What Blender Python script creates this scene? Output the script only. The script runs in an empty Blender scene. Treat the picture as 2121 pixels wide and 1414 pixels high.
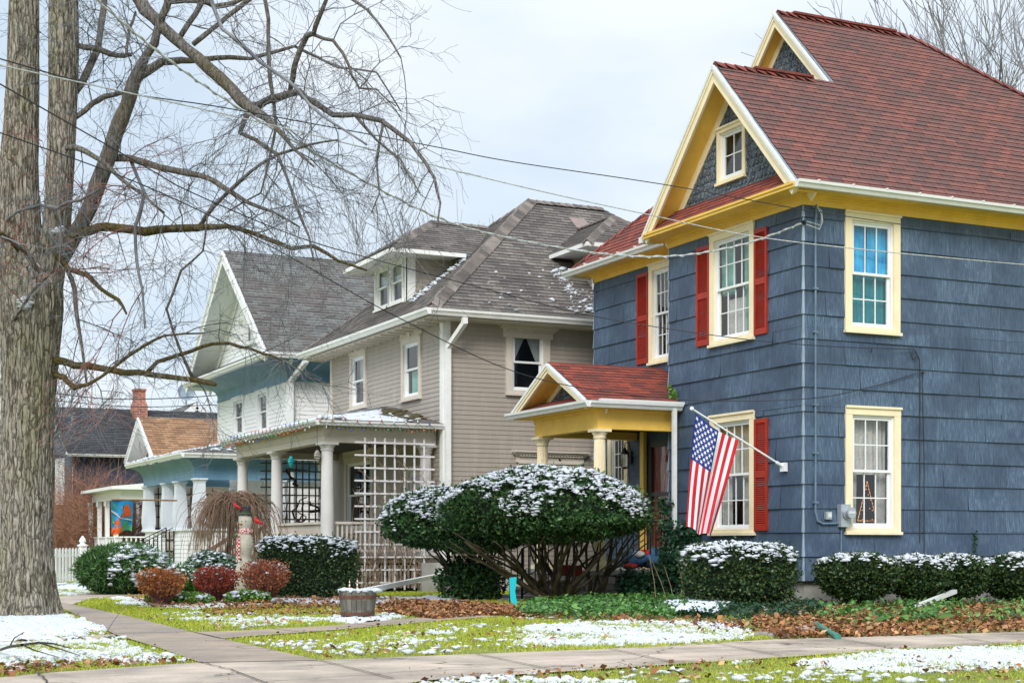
import bpy, math, random
import numpy as np
from mathutils import Vector, Matrix
random.seed(7); rng = np.random.default_rng(7)
R = math.radians
SC = bpy.context.scene
COL = SC.collection
# ------------------------------------------------------------------ camera model (photo pixels 2121 x 1414)
F_, CX, HZ, ZC = 3200.0, 1060.5, 1130.0, 0.95
S_, C_ = 0.4350, 0.9004
def at(px, py, d):
    r = (px-CX)/F_*d
    return Vector((C_*r+S_*d, -S_*r+C_*d, ZC+(HZ-py)/F_*d))
def onZ(px, py, z=0.0):
    return at(px, py, F_*(ZC-z)/(py-HZ))
def aX(px, X):            # Y on plane X
    t = (px-CX)/F_
    return X*(C_-t*S_)/(S_+t*C_)
def aY(px, Y):            # X on plane Y
    t = (px-CX)/F_
    return Y*(S_+t*C_)/(C_-t*S_)
def dep(x, y): return S_*x+C_*y
def proj(x, y, z=0.0):
    d = S_*x+C_*y
    return CX+F_*(C_*x-S_*y)/d, HZ-F_*(z-ZC)/d
class Face:
    def __init__(s, ax, c): s.ax, s.c = ax, c
    def a(s, px): return aX(px, s.c) if s.ax == 'X' else aY(px, s.c)
    def z(s, px, py):
        a = s.a(px); d = dep(s.c, a) if s.ax == 'X' else dep(a, s.c)
        return ZC+(HZ-py)/F_*d
    def p(s, a, z, o=0.0):
        return (s.c-o, a, z) if s.ax == 'X' else (a, s.c-o, z)
    def axes(s):
        return (Vector((0,1,0)), Vector((0,0,1)), Vector((-1,0,0))) if s.ax == 'X' else (Vector((1,0,0)), Vector((0,0,1)), Vector((0,-1,0)))
# ------------------------------------------------------------------ objects
def tag(o, label=None, cat=None, group=None, kind=None):
    if label: o['label'] = label
    if cat: o['category'] = cat
    if group: o['group'] = group
    if kind: o['kind'] = kind
    return o
def empty(name, loc, label, cat, group=None):
    o = bpy.data.objects.new(name, None); COL.objects.link(o); o.location = loc; o.empty_display_size = .2
    bpy.context.view_layer.update()
    return tag(o, label, cat, group)
def par(o, parent):
    if parent is not None:
        o.parent = parent
        if parent.type == 'EMPTY': o.matrix_parent_inverse = Matrix.Translation(parent.location).inverted()
    return o
class MB:
    def __init__(s): s.v=[]; s.f=[]; s.m=[]; s.uv=[]
    def poly(s, pts, m=0, uv=None):
        n=len(s.v); s.v += [tuple(p) for p in pts]; s.f.append(tuple(range(n,n+len(pts)))); s.m.append(m)
        s.uv.append(uv if uv else [(0,0)]*len(pts)); return s
    def hexa(s, c, m=0):      # 8 corners: bottom 4 ccw, top 4 ccw
        n=len(s.v); s.v += [tuple(p) for p in c]
        for q in ((0,3,2,1),(4,5,6,7),(0,1,5,4),(1,2,6,5),(2,3,7,6),(3,0,4,7)):
            s.f.append(tuple(n+i for i in q)); s.m.append(m); s.uv.append([(0,0)]*4)
        return s
    def box(s, a, b, m=0):
        x0,x1=sorted((a[0],b[0])); y0,y1=sorted((a[1],b[1])); z0,z1=sorted((a[2],b[2]))
        return s.hexa([(x0,y0,z0),(x1,y0,z0),(x1,y1,z0),(x0,y1,z0),(x0,y0,z1),(x1,y0,z1),(x1,y1,z1),(x0,y1,z1)], m)
    def pbox(s, F, a0, a1, z0, z1, o0, o1, m=0): return s.box(F.p(a0,z0,o0), F.p(a1,z1,o1), m)
    def bar(s, p, q, w, h, m=0, up=(0,0,1)):   # rectangular bar along p->q
        p=Vector(p); q=Vector(q); d=(q-p).normalized(); u=Vector(up)
        if abs(d.dot(u))>.98: u=Vector((1,0,0))
        sd=d.cross(u).normalized()*w/2; u2=sd.cross(d).normalized()*h/2
        return s.hexa([p-sd-u2,p+sd-u2,q+sd-u2,q-sd-u2,p-sd+u2,p+sd+u2,q+sd+u2,q-sd+u2], m)
    def tube(s, pts, rad, n=6, m=0, cap=True):
        pts=[Vector(p) for p in pts]
        if not hasattr(rad,'__len__'): rad=[rad]*len(pts)
        b=len(s.v); N=len(pts); t0=(pts[1]-pts[0]).normalized()
        u=t0.orthogonal().normalized()
        for i,p in enumerate(pts):
            t=(pts[min(i+1,N-1)]-pts[max(i-1,0)])
            t=t.normalized() if t.length>1e-9 else t0
            u=(u-t*u.dot(t)); u=u.normalized() if u.length>1e-6 else t.orthogonal().normalized()
            w=t.cross(u)
            for k in range(n):
                a=2*math.pi*k/n; s.v.append(tuple(p+(u*math.cos(a)+w*math.sin(a))*rad[i]))
        for i in range(N-1):
            for k in range(n):
                k2=(k+1)%n
                s.f.append((b+i*n+k,b+i*n+k2,b+(i+1)*n+k2,b+(i+1)*n+k)); s.m.append(m); s.uv.append([(0,0)]*4)
        if cap and n>2:
            for q in (tuple(b+k for k in range(n))[::-1], tuple(b+(N-1)*n+k for k in range(n))):
                s.f.append(q); s.m.append(m); s.uv.append([(0,0)]*n)
        return s
    def lathe(s, c, prof, n=24, m=0, flute=0, fd=0):    # prof [(r,z)]
        b=len(s.v)
        for r,z in prof:
            for k in range(n):
                a=2*math.pi*k/n; rr=r*(1-fd*(1 if (k%2) else 0)) if flute else r
                s.v.append((c[0]+rr*math.cos(a),c[1]+rr*math.sin(a),c[2]+z))
        for i in range(len(prof)-1):
            for k in range(n):
                k2=(k+1)%n; s.f.append((b+i*n+k,b+i*n+k2,b+(i+1)*n+k2,b+(i+1)*n+k)); s.m.append(m); s.uv.append([(0,0)]*4)
        for q in (tuple(b+k for k in range(n))[::-1], tuple(b+(len(prof)-1)*n+k for k in range(n))):
            s.f.append(q); s.m.append(m); s.uv.append([(0,0)]*n)
        return s
    def build(s, name, mats, parent=None, smooth=False, label=None):
        me=bpy.data.meshes.new(name); me.from_pydata(s.v,[],s.f)
        if not isinstance(mats,(list,tuple)): mats=[mats]
        for m in mats: me.materials.append(m)
        me.polygons.foreach_set('material_index', s.m)
        uvl=me.uv_layers.new(name='UVMap'); flat=[c for q in s.uv for t in q for c in t]
        uvl.data.foreach_set('uv', flat)
        if smooth: me.polygons.foreach_set('use_smooth',[True]*len(s.f))
        me.update(); o=bpy.data.objects.new(name, me); COL.objects.link(o); par(o,parent)
        if label: o['label']=label
        return o
def npobj(name, V, Fq, mats, parent=None, smooth=False, mi=None):
    me=bpy.data.meshes.new(name); V=np.asarray(V,np.float32); Fq=np.asarray(Fq,np.int32); k=Fq.shape[1]
    me.vertices.add(len(V)); me.vertices.foreach_set('co',V.ravel())
    me.loops.add(Fq.size); me.loops.foreach_set('vertex_index',Fq.ravel())
    me.polygons.add(len(Fq)); me.polygons.foreach_set('loop_start',np.arange(0,Fq.size,k,dtype=np.int32))
    me.polygons.foreach_set('loop_total',np.full(len(Fq),k,np.int32))
    if not isinstance(mats,(list,tuple)): mats=[mats]
    for m in mats: me.materials.append(m)
    if mi is not None: me.polygons.foreach_set('material_index',np.asarray(mi,np.int32))
    if smooth: me.polygons.foreach_set('use_smooth',np.ones(len(Fq),bool))
    me.update(calc_edges=True); me.validate()
    o=bpy.data.objects.new(name,me); COL.objects.link(o); return par(o,parent)
# ------------------------------------------------------------------ noise (numpy)
def vnoise(x, y, seed=0):
    def h(i,j):
        n=(i*374761393+j*668265263+seed*982451653)&0x7fffffff
        n=(n^(n>>13))*1274126177&0x7fffffff
        return ((n^(n>>16))&0xffff)/65535.0
    xi=np.floor(x).astype(np.int64); yi=np.floor(y).astype(np.int64); fx=x-xi; fy=y-yi
    fx=fx*fx*(3-2*fx); fy=fy*fy*(3-2*fy)
    return (h(xi,yi)*(1-fx)+h(xi+1,yi)*fx)*(1-fy)+(h(xi,yi+1)*(1-fx)+h(xi+1,yi+1)*fx)*fy
def fbm(x,y,seed=0,o=4):
    t=0;a=.5
    for i in range(o): t=t+a*vnoise(x*2**i,y*2**i,seed+i); a*=.5
    return t/(1-.5**o)
def inpoly(px,py,poly):
    px=np.asarray(px); py=np.asarray(py); c=np.zeros(px.shape,bool); n=len(poly)
    for i in range(n):
        x1,y1=poly[i]; x2,y2=poly[(i+1)%n]
        if y1==y2: continue
        t=((y1>py)!=(y2>py))&(px<(x2-x1)*(py-y1)/(y2-y1)+x1); c^=t
    return c
# ------------------------------------------------------------------ materials
class NT:
    def __init__(s,name):
        s.mat=bpy.data.materials.new(name); s.mat.use_nodes=True; s.t=s.mat.node_tree; s.t.nodes.clear()
        s.out=s.n('ShaderNodeOutputMaterial'); s.b=s.n('ShaderNodeBsdfPrincipled'); s.l(s.b.outputs[0],s.out.inputs[0])
    def n(s,ty,**k):
        x=s.t.nodes.new(ty)
        for a,b in k.items(): setattr(x,a,b)
        return x
    def l(s,a,b): s.t.links.new(a,b)
    def set(s,node,**k):
        for a,b in k.items(): node.inputs[a.replace('_',' ')].default_value=b
    def coord(s,uv=False,scale=(1,1,1)):
        c=s.n('ShaderNodeTexCoord'); m=s.n('ShaderNodeMapping'); s.l(c.outputs['UV' if uv else 'Object'],m.inputs[0]); m.inputs['Scale'].default_value=scale; return m.outputs[0]
    def noise(s,vec,scale=5,detail=4,rough=.6,dist=0):
        x=s.n('ShaderNodeTexNoise'); s.l(vec,x.inputs['Vector']); s.set(x,Scale=scale,Detail=detail,Roughness=rough,Distortion=dist); return x.outputs['Fac']
    def ramp(s,fac,stops):
        x=s.n('ShaderNodeValToRGB'); s.l(fac,x.inputs[0]); e=x.color_ramp.elements
        while len(e)<len(stops): e.new(.5)
        for i,(p,c) in enumerate(stops): e[i].position=p; e[i].color=(*c,1) if len(c)==3 else c
        return x.outputs[0]
    def mix(s,fac,a,b,blend='MIX'):
        x=s.n('ShaderNodeMix',data_type='RGBA',blend_type=blend)
        for i,v in ((0,fac),(6,a),(7,b)):
            if hasattr(v,'links') or hasattr(v,'is_linked'): s.l(v,x.inputs[i])
            else: x.inputs[i].default_value = v if i==0 else ((*v,1) if len(v)==3 else v)
        return x.outputs[2]
    def math(s,op,a,b=0.0):
        x=s.n('ShaderNodeMath',operation=op)
        for i,v in ((0,a),(1,b)):
            if hasattr(v,'is_linked'): s.l(v,x.inputs[i])
            else: x.inputs[i].default_value=v
        return x.outputs[0]
    def bump(s,h,strength=.3,dist=.01):
        x=s.n('ShaderNodeBump'); s.set(x,Strength=strength,Distance=dist); s.l(h,x.inputs['Height']); s.l(x.outputs[0],s.b.inputs['Normal'])
    def col(s,v):
        if hasattr(v,'is_linked'): s.l(v,s.b.inputs['Base Color'])
        else: s.b.inputs['Base Color'].default_value=(*v,1)
    def island(s): return s.n('ShaderNodeNewGeometry').outputs['Random Per Island']
g3=lambda c,k:(min(c[0]*k,1),min(c[1]*k,1),min(c[2]*k,1))
def pm(name,c,rough=.7,var=.12,scale=6,c2=None,amt=.5,bump=0,bscale=60,st=(1,1,1),isl=0,metal=0,spec=.3,worn=None,wthr=.62):
    t=NT(name); v=t.coord(scale=st); n=t.noise(v,scale)
    base=t.ramp(n,[(.3,g3(c,1-var)),(.7,g3(c,1+var) if c2 is None else c2)])
    if isl:
        r=t.island(); base=t.mix(1.0,base,t.ramp(r,[(0,(1-isl,)*3),(1,(1+isl*.0+.0,)*3)]),'MULTIPLY')
    if worn:
        n2=t.noise(t.coord(scale=st),scale*4,6,.7); base=t.mix(t.ramp(n2,[(wthr,(0,0,0)),(wthr+.05,(1,1,1))]),base,worn)
    t.col(base); t.set(t.b,Roughness=rough,Metallic=metal); t.b.inputs['Specular IOR Level'].default_value=spec
    if bump: t.bump(t.noise(t.coord(scale=st),bscale,5,.6),bump,.01)
    return t.mat
def siding_paint(name,c,light,dark,fine=90,amp=.38,mold=None):     # combed shingles: vertical streaks
    t=NT(name); v=t.coord(scale=(1,1,.012)); n=t.noise(v,fine,4,.75); n2=t.noise(t.coord(scale=(1,1,.07)),11,6,.7); n3=t.noise(t.coord(),1.3,3,.5)
    b=t.ramp(n,[(.3,dark),(.5,c),(.75,light)])
    b=t.mix(t.ramp(n2,[(.52,(0,0,0)),(.78,(amp,)*3)]),b,light)
    b=t.mix(t.ramp(n3,[(.38,(.6,)*3),(.6,(0,0,0))]),b,dark)
    b=t.mix(t.ramp(t.island(),[(0,(.0,)*3),(1,(.38,)*3)]),b,dark)
    sp=t.n('ShaderNodeSeparateXYZ'); t.l(t.coord(),sp.inputs[0]); lo=t.math('ADD',t.math('MULTIPLY',t.noise(t.coord(),4,5,.7),.9),t.math('MULTIPLY',sp.outputs[2],-.5)); b=t.mix(t.ramp(lo,[(.1,(0,0,0)),(.5,(.35,)*3)]),b,(.13,.12,.10))
    t.col(b); t.set(t.b,Roughness=.62); t.bump(n,.35,.008); return t.mat
def clap_paint(name,c,dirt,amt=.35):
    t=NT(name); n=t.noise(t.coord(scale=(1,1,.12)),7,5,.7); n2=t.noise(t.coord(),1.1,3)
    b=t.mix(t.ramp(n,[(.5,(0,0,0)),(.8,(amt,)*3)]),c,dirt); b=t.mix(t.ramp(n2,[(.4,(.25,)*3),(.7,(0,0,0))]),b,g3(c,.82))
    t.col(b); t.set(t.b,Roughness=.5); return t.mat
def shingle(name,c1,c2,c3,row=.16,tab=.3,stain=(.05,.05,.045),samt=.5,moss=0,mdir=None):
    t=NT(name); uv=t.coord(uv=True); br=t.n('ShaderNodeTexBrick'); t.l(uv,br.inputs['Vector']); br.offset=.5; br.squash=1
    t.set(br,Scale=1.0,Mortar_Size=.006,Mortar_Smooth=.1,Bias=0.0,Brick_Width=tab,Row_Height=row)
    br.inputs['Color1'].default_value=(0,0,0,1); br.inputs['Color2'].default_value=(1,1,1,1); br.inputs['Mortar'].default_value=(.5,.5,.5,1)
    b=t.ramp(br.outputs['Color'],[(0,c1),(.5,c2),(1,c3)])
    n=t.noise(t.coord(uv=True,scale=(1,.55,1)),1.1,5,.65); b=t.mix(t.ramp(n,[(.42,(0,0,0)),(.68,(samt,)*3)]),b,stain)
    n2=t.noise(t.coord(uv=True,scale=(3,6,1)),2.2,4); b=t.mix(t.ramp(n2,[(.3,(.5,)*3),(.6,(0,0,0))]),b,c3)
    g=t.noise(t.coord(uv=True),160,2); b=t.mix(.22,b,t.ramp(g,[(.35,(0,0,0)),(.7,(1,1,1))]),'OVERLAY')
    if moss:
        m=t.noise(t.coord(uv=True),2.0,6,.7); b=t.mix(t.ramp(m,[(.58,(0,0,0)),(.68,(moss,)*3)]),b,(.07,.085,.02))
    b=t.mix(br.outputs['Fac'],b,g3(c1,.25)); t.col(b); t.set(t.b,Roughness=.9); t.b.inputs['Specular IOR Level'].default_value=.15  # joint lines between tabs painted dark, standing in for shadow lines
    h=t.math('SUBTRACT',br.outputs['Color'],t.math('MULTIPLY',br.outputs['Fac'],2.0)); h=t.math('ADD',h,t.math('MULTIPLY',g,.6)); t.bump(h,.5,.006); return t.mat
def glassmat():
    m=bpy.data.materials.new('window_glass'); m.use_nodes=True; t=m.node_tree; t.nodes.clear()
    o=t.nodes.new('ShaderNodeOutputMaterial'); mx=t.nodes.new('ShaderNodeMixShader'); tr=t.nodes.new('ShaderNodeBsdfTransparent'); gl=t.nodes.new('ShaderNodeBsdfGlossy')
    ge=t.nodes.new('ShaderNodeNewGeometry'); dt=t.nodes.new('ShaderNodeVectorMath'); dt.operation='DOT_PRODUCT'; t.links.new(ge.outputs['Normal'],dt.inputs[0]); t.links.new(ge.outputs['Incoming'],dt.inputs[1]); ms=[]
    for op,v in (('ABSOLUTE',None),('SUBTRACT',1),('POWER',4.0),('MULTIPLY_ADD',.86)):
        q=t.nodes.new('ShaderNodeMath'); q.operation=op; ms.append(q)
    t.links.new(dt.outputs['Value'],ms[0].inputs[0]); ms[1].inputs[0].default_value=1; t.links.new(ms[0].outputs[0],ms[1].inputs[1]); t.links.new(ms[1].outputs[0],ms[2].inputs[0]); ms[2].inputs[1].default_value=4; t.links.new(ms[2].outputs[0],ms[3].inputs[0]); ms[3].inputs[1].default_value=.8; ms[3].inputs[2].default_value=.09; fr=ms[3]; gl.inputs['Roughness'].default_value=.015; tr.inputs[0].default_value=(.86,.9,.9,1)
    c=t.nodes.new('ShaderNodeTexCoord'); n=t.nodes.new('ShaderNodeTexNoise'); n.inputs['Scale'].default_value=1.6; n.inputs['Detail'].default_value=1; b=t.nodes.new('ShaderNodeBump'); b.inputs['Strength'].default_value=.06; b.inputs['Distance'].default_value=.05
    t.links.new(c.outputs['Object'],n.inputs['Vector']); t.links.new(n.outputs['Fac'],b.inputs['Height']); t.links.new(b.outputs[0],gl.inputs['Normal'])
    t.links.new(fr.outputs[0],mx.inputs[0]); t.links.new(tr.outputs[0],mx.inputs[1]); t.links.new(gl.outputs[0],mx.inputs[2]); t.links.new(mx.outputs[0],o.inputs[0]); return m
def emis(name,c,s):
    t=NT(name); t.col(c); t.b.inputs['Emission Color'].default_value=(*c,1); t.b.inputs['Emission Strength'].default_value=s; return t.mat
def leafmat(name,cs,rough=.6,trans=0.0):
    t=NT(name); n=len(cs); b=t.ramp(t.island(),[(i/(n-1),c) for i,c in enumerate(cs)])
    t.col(b); t.set(t.b,Roughness=rough); t.b.inputs['Specular IOR Level'].default_value=.3; return t.mat
def snowmat():
    t=NT('snow'); n=t.noise(t.coord(),14,4); t.col(t.ramp(n,[(.3,(.47,.52,.60)),(.7,(.66,.68,.72))])); t.set(t.b,Roughness=.7); t.b.inputs['Subsurface Weight'].default_value=.0
    t.bump(t.noise(t.coord(),60,4),.4,.01); return t.mat
def barkmat(name,c1,c2,c3,moss,mo=.5,sc=1.0,plates=False):
    t=NT(name); v=t.coord(scale=(1,1,.16)); n=t.noise(v,26*sc,6,.7,.4); n2=t.noise(t.coord(scale=(1,1,.4)),1.5,5,.65); n3=t.noise(t.coord(),9,5,.7)
    b=t.ramp(n,[(.36,c1),(.47,c2),(.68,c3)]); b=t.mix(t.ramp(n2,[(.48,(0,0,0)),(.66,(mo,)*3)]),b,moss); b=t.mix(t.ramp(n3,[(.6,(0,0,0)),(.68,(.35,)*3)]),b,(.42,.46,.42))
    if plates:
        vo=t.n('ShaderNodeTexVoronoi',feature='DISTANCE_TO_EDGE'); nz=t.n('ShaderNodeTexNoise'); t.l(t.coord(),nz.inputs['Vector']); nz.inputs['Scale'].default_value=5; sc_=t.n('ShaderNodeVectorMath',operation='SCALE'); t.l(nz.outputs['Color'],sc_.inputs[0]); sc_.inputs['Scale'].default_value=1.6; ad=t.n('ShaderNodeVectorMath',operation='ADD'); t.l(t.coord(scale=(17,17,2.4)),ad.inputs[0]); t.l(sc_.outputs[0],ad.inputs[1]); t.l(ad.outputs[0],vo.inputs['Vector']); vo.inputs['Scale'].default_value=1.0
        b=t.mix(t.ramp(vo.outputs['Distance'],[(.0,(.85,)*3),(.13,(0,0,0))]),b,c1); n=t.math('ADD',t.math('MULTIPLY',n,.5),t.math('MINIMUM',vo.outputs['Distance'],.25))
    t.col(b); t.set(t.b,Roughness=.9); t.b.inputs['Specular IOR Level'].default_value=.1; t.bump(n,1.0,.07); return t.mat
M={}
M['blue']=siding_paint('blue_shingle_paint',(.062,.104,.176),(.22,.32,.41),(.026,.045,.086))
M['scale']=pm('weathered_fish_scale',(.10,.14,.20),.8,.25,9,isl=.6,worn=(.33,.32,.28),wthr=.54,bump=.4)
M['edge']=pm('corner_metal',(.28,.36,.44),.5,.3,5,st=(1,1,.5),worn=(.45,.28,.16),wthr=.66)
M['yellow']=pm('yellow_paint',(.84,.54,.11),.6,.09,3,worn=(.50,.34,.16),wthr=.66)
M['cream']=pm('cream_paint',(.85,.73,.50),.5,.06,4,worn=(.62,.56,.48),wthr=.66,st=(1,1,.6))
M['white']=pm('white_paint',(.78,.78,.77),.45,.06,3)
M['vinyl']=pm('white_vinyl',(.80,.81,.82),.35,.03,3)
M['gutter']=pm('gutter_white',(.72,.73,.73),.4,.07,4,worn=(.42,.41,.38),wthr=.66,st=(1,1,2))
M['red']=pm('shutter_red',(.34,.026,.012),.45,.15,5)
M['roofred']=shingle('red_asphalt_shingle',(.285,.112,.092),(.20,.088,.078),(.125,.082,.078),.145,.26,(.16,.10,.097),.6)
M['roofred2']=shingle('bright_red_shingle',(.42,.10,.065),(.27,.075,.058),(.14,.060,.055),.145,.26,(.12,.055,.05),.5)
M['roofgray']=shingle('gray_asphalt_shingle',(.27,.24,.215),(.18,.162,.15),(.11,.10,.098),.135,.28,(.068,.062,.062),.65,moss=.3)
M['roofdark']=shingle('slate_gray_shingle',(.23,.245,.235),(.165,.17,.165),(.11,.10,.10),.15,.3,(.13,.09,.08),.6)
M['roofchar']=shingle('charcoal_shingle',(.10,.105,.11),(.065,.068,.075),(.04,.042,.05),.17,.3,(.03,.03,.033),.5)
M['rooftan']=shingle('tan_shingle',(.46,.28,.165),(.34,.20,.115),(.22,.125,.075),.15,.3,(.2,.12,.08),.4)
M['ridge']=pm('ridge_cap',(.215,.19,.175),.9,.3,4,isl=.6,c2=(.27,.23,.205))
M['ridgered']=pm('ridge_cap_red',(.24,.065,.052),.9,.3,4,isl=.5)
M['taupe']=clap_paint('taupe_clapboard',(.365,.32,.28),(.56,.51,.45),.5)
M['taupetrim']=pm('taupe_trim',(.60,.54,.48),.55,.08,3,worn=(.45,.40,.35),wthr=.68)
M['whiteclap']=clap_paint('white_clapboard',(.86,.86,.86),(.70,.68,.64),.3)
M['navyclap']=clap_paint('dark_blue_clapboard',(.03,.045,.08),(.05,.06,.09),.3)
M['creamclap']=clap_paint('pale_cream_clapboard',(.72,.69,.60),(.5,.47,.4),.4)
M['teal']=pm('teal_blue_paint',(.13,.27,.40),.5,.12,2,c2=(.17,.32,.45))
M['palegray']=pm('pale_gray_panel',(.70,.73,.76),.6,.05,2)
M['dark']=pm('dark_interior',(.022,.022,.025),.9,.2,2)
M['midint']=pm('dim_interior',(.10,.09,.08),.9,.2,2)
M['iron']=pm('black_iron',(.015,.015,.017),.4,.2,9,metal=.3)
M['glass']=glassmat()
M['curtw']=pm('white_curtain',(.62,.64,.64),.9,.06,3)
M['curtg']=pm('teal_green_curtain',(.10,.42,.36),.85,.25,4,c2=(.35,.62,.55))
M['curtb']=pm('bright_blue_curtain',(.02,.50,1.0),.8,.2,3,c2=(.12,.72,1.0))
M['curtteal']=pm('deep_teal_curtain',(.02,.22,.27),.85,.3,3,c2=(.02,.32,.38))
M['lace']=pm('lace_curtain',(.55,.52,.5),.9,.15,22)
M['tanblind']=pm('tan_blind',(.50,.42,.33),.9,.08,3)
M['stone']=pm('foundation_stone',(.30,.28,.25),.9,.3,5,isl=.4,bump=.8,bscale=25)
M['concrete']=pm('foundation_concrete',(.38,.37,.35),.9,.2,3,bump=.4,bscale=30)
M['brick']=NT('chimney_brick').mat
M['snow']=snowmat()
M['bark']=barkmat('maple_bark',(.045,.035,.028),(.31,.275,.23),(.50,.46,.41),(.20,.21,.07),.42,plates=True)
M['limb']=barkmat('limb_bark',(.06,.05,.045),(.165,.145,.13),(.36,.34,.33),(.16,.13,.03),.3,1.5)
M['mossy']=barkmat('mossy_limb_bark',(.05,.04,.025),(.11,.08,.03),(.22,.19,.13),(.15,.12,.015),.75,1.5)
M['twig']=pm('twig_bark',(.13,.135,.155),.8,.3,2,c2=(.25,.255,.28),isl=.4)
M['redtwig']=pm('red_twig',(.24,.10,.08),.8,.3,3,isl=.3)
M['bgtwig']=pm('distant_twig',(.20,.20,.22),.9,.2,2)
M['wood']=pm('weathered_wood',(.22,.19,.16),.85,.25,6,st=(1,1,.2),isl=.3,bump=.4)
M['galv']=pm('galvanised',(.42,.46,.50),.4,.12,7,metal=.4)
M['cable']=pm('black_cable',(.03,.032,.038),.6,.1,2)
M['cablel']=pm('pale_cable',(.45,.47,.48),.6,.35,25)
M['cpaint']=pm('conduit_paint',(.13,.20,.27),.5,.2,5)
M['brass']=pm('brass',(.55,.38,.12),.3,.1,8,metal=.9)
M['doorw']=pm('storm_door',(.06,.065,.07),.4,.1,3)
M['doorred']=pm('red_door',(.30,.02,.02),.4,.1,3)
def _brick():
    m=M['brick']; t=m.node_tree; b=[n for n in t.nodes if n.type=='BSDF_PRINCIPLED'][0]; c=t.nodes.new('ShaderNodeTexCoord'); mp=t.nodes.new('ShaderNodeMapping'); mp.inputs['Rotation'].default_value=(R(90),0,0)
    br=t.nodes.new('ShaderNodeTexBrick'); t.links.new(c.outputs['Object'],mp.inputs[0]); t.links.new(mp.outputs[0],br.inputs['Vector'])
    for k,v in (('Scale',1),('Brick Width',.3),('Row Height',.11),('Mortar Size',.012)): br.inputs[k].default_value=v
    br.inputs['Color1'].default_value=(.42,.12,.06,1); br.inputs['Color2'].default_value=(.28,.08,.05,1); br.inputs['Mortar'].default_value=(.4,.36,.32,1)
    t.links.new(br.outputs['Color'],b.inputs['Base Color']); b.inputs['Roughness'].default_value=.9
_brick()
# ------------------------------------------------------------------ lapped courses (siding and shingles as real steps)
def clip(poly, ax, val, gt):
    out=[]; n=len(poly)
    for i in range(n):
        a=poly[i]; b=poly[(i+1)%n]; ia=(a[ax]>=val-1e-9) if gt else (a[ax]<=val+1e-9); ib=(b[ax]>=val-1e-9) if gt else (b[ax]<=val+1e-9)
        if ia: out.append(a)
        if ia!=ib:
            t=(val-a[ax])/(b[ax]-a[ax]); out.append((a[0]+(b[0]-a[0])*t, a[1]+(b[1]-a[1])*t))
    return out
def lap(mb, O, eu, ev, en, poly, holes, h, t, v0=None, m=0, jit=0.0, usplit=0):
    O=Vector(O); vmin=min(p[1] for p in poly); vmax=max(p[1] for p in poly)
    if v0 is None: v0=vmin
    k=math.floor((vmin-v0)/h)
    P3=lambda u,v,o: O+eu*u+ev*v+en*o
    while v0+k*h<vmax-1e-6:
        a=v0+k*h; b=a+h; k+=1
        br=sorted({a,b,*[z for hl in holes for z in (hl[2],hl[3]) if a<z<b]})
        for s0,s1 in zip(br,br[1:]):
            if s1-s0<1e-5: continue
            row=clip(clip(poly,1,s0,True),1,s1,False)
            if len(row)<3: continue
            mid=(s0+s1)/2; us=[(hl[0],hl[1]) for hl in holes if hl[2]<mid<hl[3]]; us.sort(); segs=[]; cur=min(p[0] for p in row)-1; end=max(p[0] for p in row)+1
            for x0,x1 in us: segs.append((cur,x0)); cur=x1
            segs.append((cur,end))
            if usplit:
                s2=[]
                for x0,x1 in segs:
                    x=math.floor((x0)/usplit)*usplit+(random.random()*usplit)
                    pts=[x0]
                    while x<x1:
                        if x>x0+.1: pts.append(x)
                        x+=usplit*random.uniform(.7,1.3)
                    pts.append(x1); s2+=list(zip(pts,pts[1:]))
                segs=s2
            for x0,x1 in segs:
                if usplit: x0+=.0012; x1-=.0012
                c=row if (x0<end-2 and x1>=end and x0<cur-1e9) else clip(clip(row,0,x0,True),0,x1,False)
                if len(c)<3: continue
                tj=t*(random.uniform(.75,1.35) if usplit else 1); off=lambda v:.001+tj*(1-(v-a)/h)
                mb.poly([P3(u,v,off(v)) for u,v in c],m,[(u,v) for u,v in c])
                if abs(s0-a)<1e-6:
                    lo=[p for p in c if abs(p[1]-a)<1e-6]
                    if len(lo)>=2:
                        u0=min(p[0] for p in lo); u1=max(p[0] for p in lo)
                        if u1-u0>1e-4: mb.poly([P3(u0,a,-.002),P3(u1,a,-.002),P3(u1,a,off(a)),P3(u0,a,off(a))],m,[(u0,a+.01)]*4)
    return mb
def wallmesh(name, F, poly, holes, h, t, mat, parent, v0=None, usplit=0, label=None):
    eu,ev,en=F.axes(); O=F.p(0,0,0); return lap(MB(),O,eu,ev,en,poly,holes,h,t,v0,usplit=usplit).build(name,mat,parent,label=label)
def roofplane(mb, pts, h=.145, t=.014, m=0, thick=.07, me=1, slab=True, zr0=None):
    P=[Vector(p) for p in pts]; n=(P[1]-P[0]).cross(P[2]-P[0]).normalized()
    if n.z<0: n=-n; 
    ev=(Vector((0,0,1))-n*n.z).normalized(); eu=ev.cross(n).normalized()
    O=min(P,key=lambda p:p.z); O=Vector((0,0,0))+n*O.dot(n)
    poly=[((p-O).dot(eu),(p-O).dot(ev)) for p in P]; lap(mb,O,eu,ev,n,poly,[],h,t,v0=(None if zr0 is None else (zr0-O.z)/ev.z),m=m)
    if slab:
        T=[p-n*.003 for p in P]; B=[p-n*thick for p in P]; k=len(P)
        mb.poly(B[::-1],me)
        for i in range(k): mb.poly([B[i],B[(i+1)%k],T[(i+1)%k],T[i]],me)
    return mb
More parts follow.
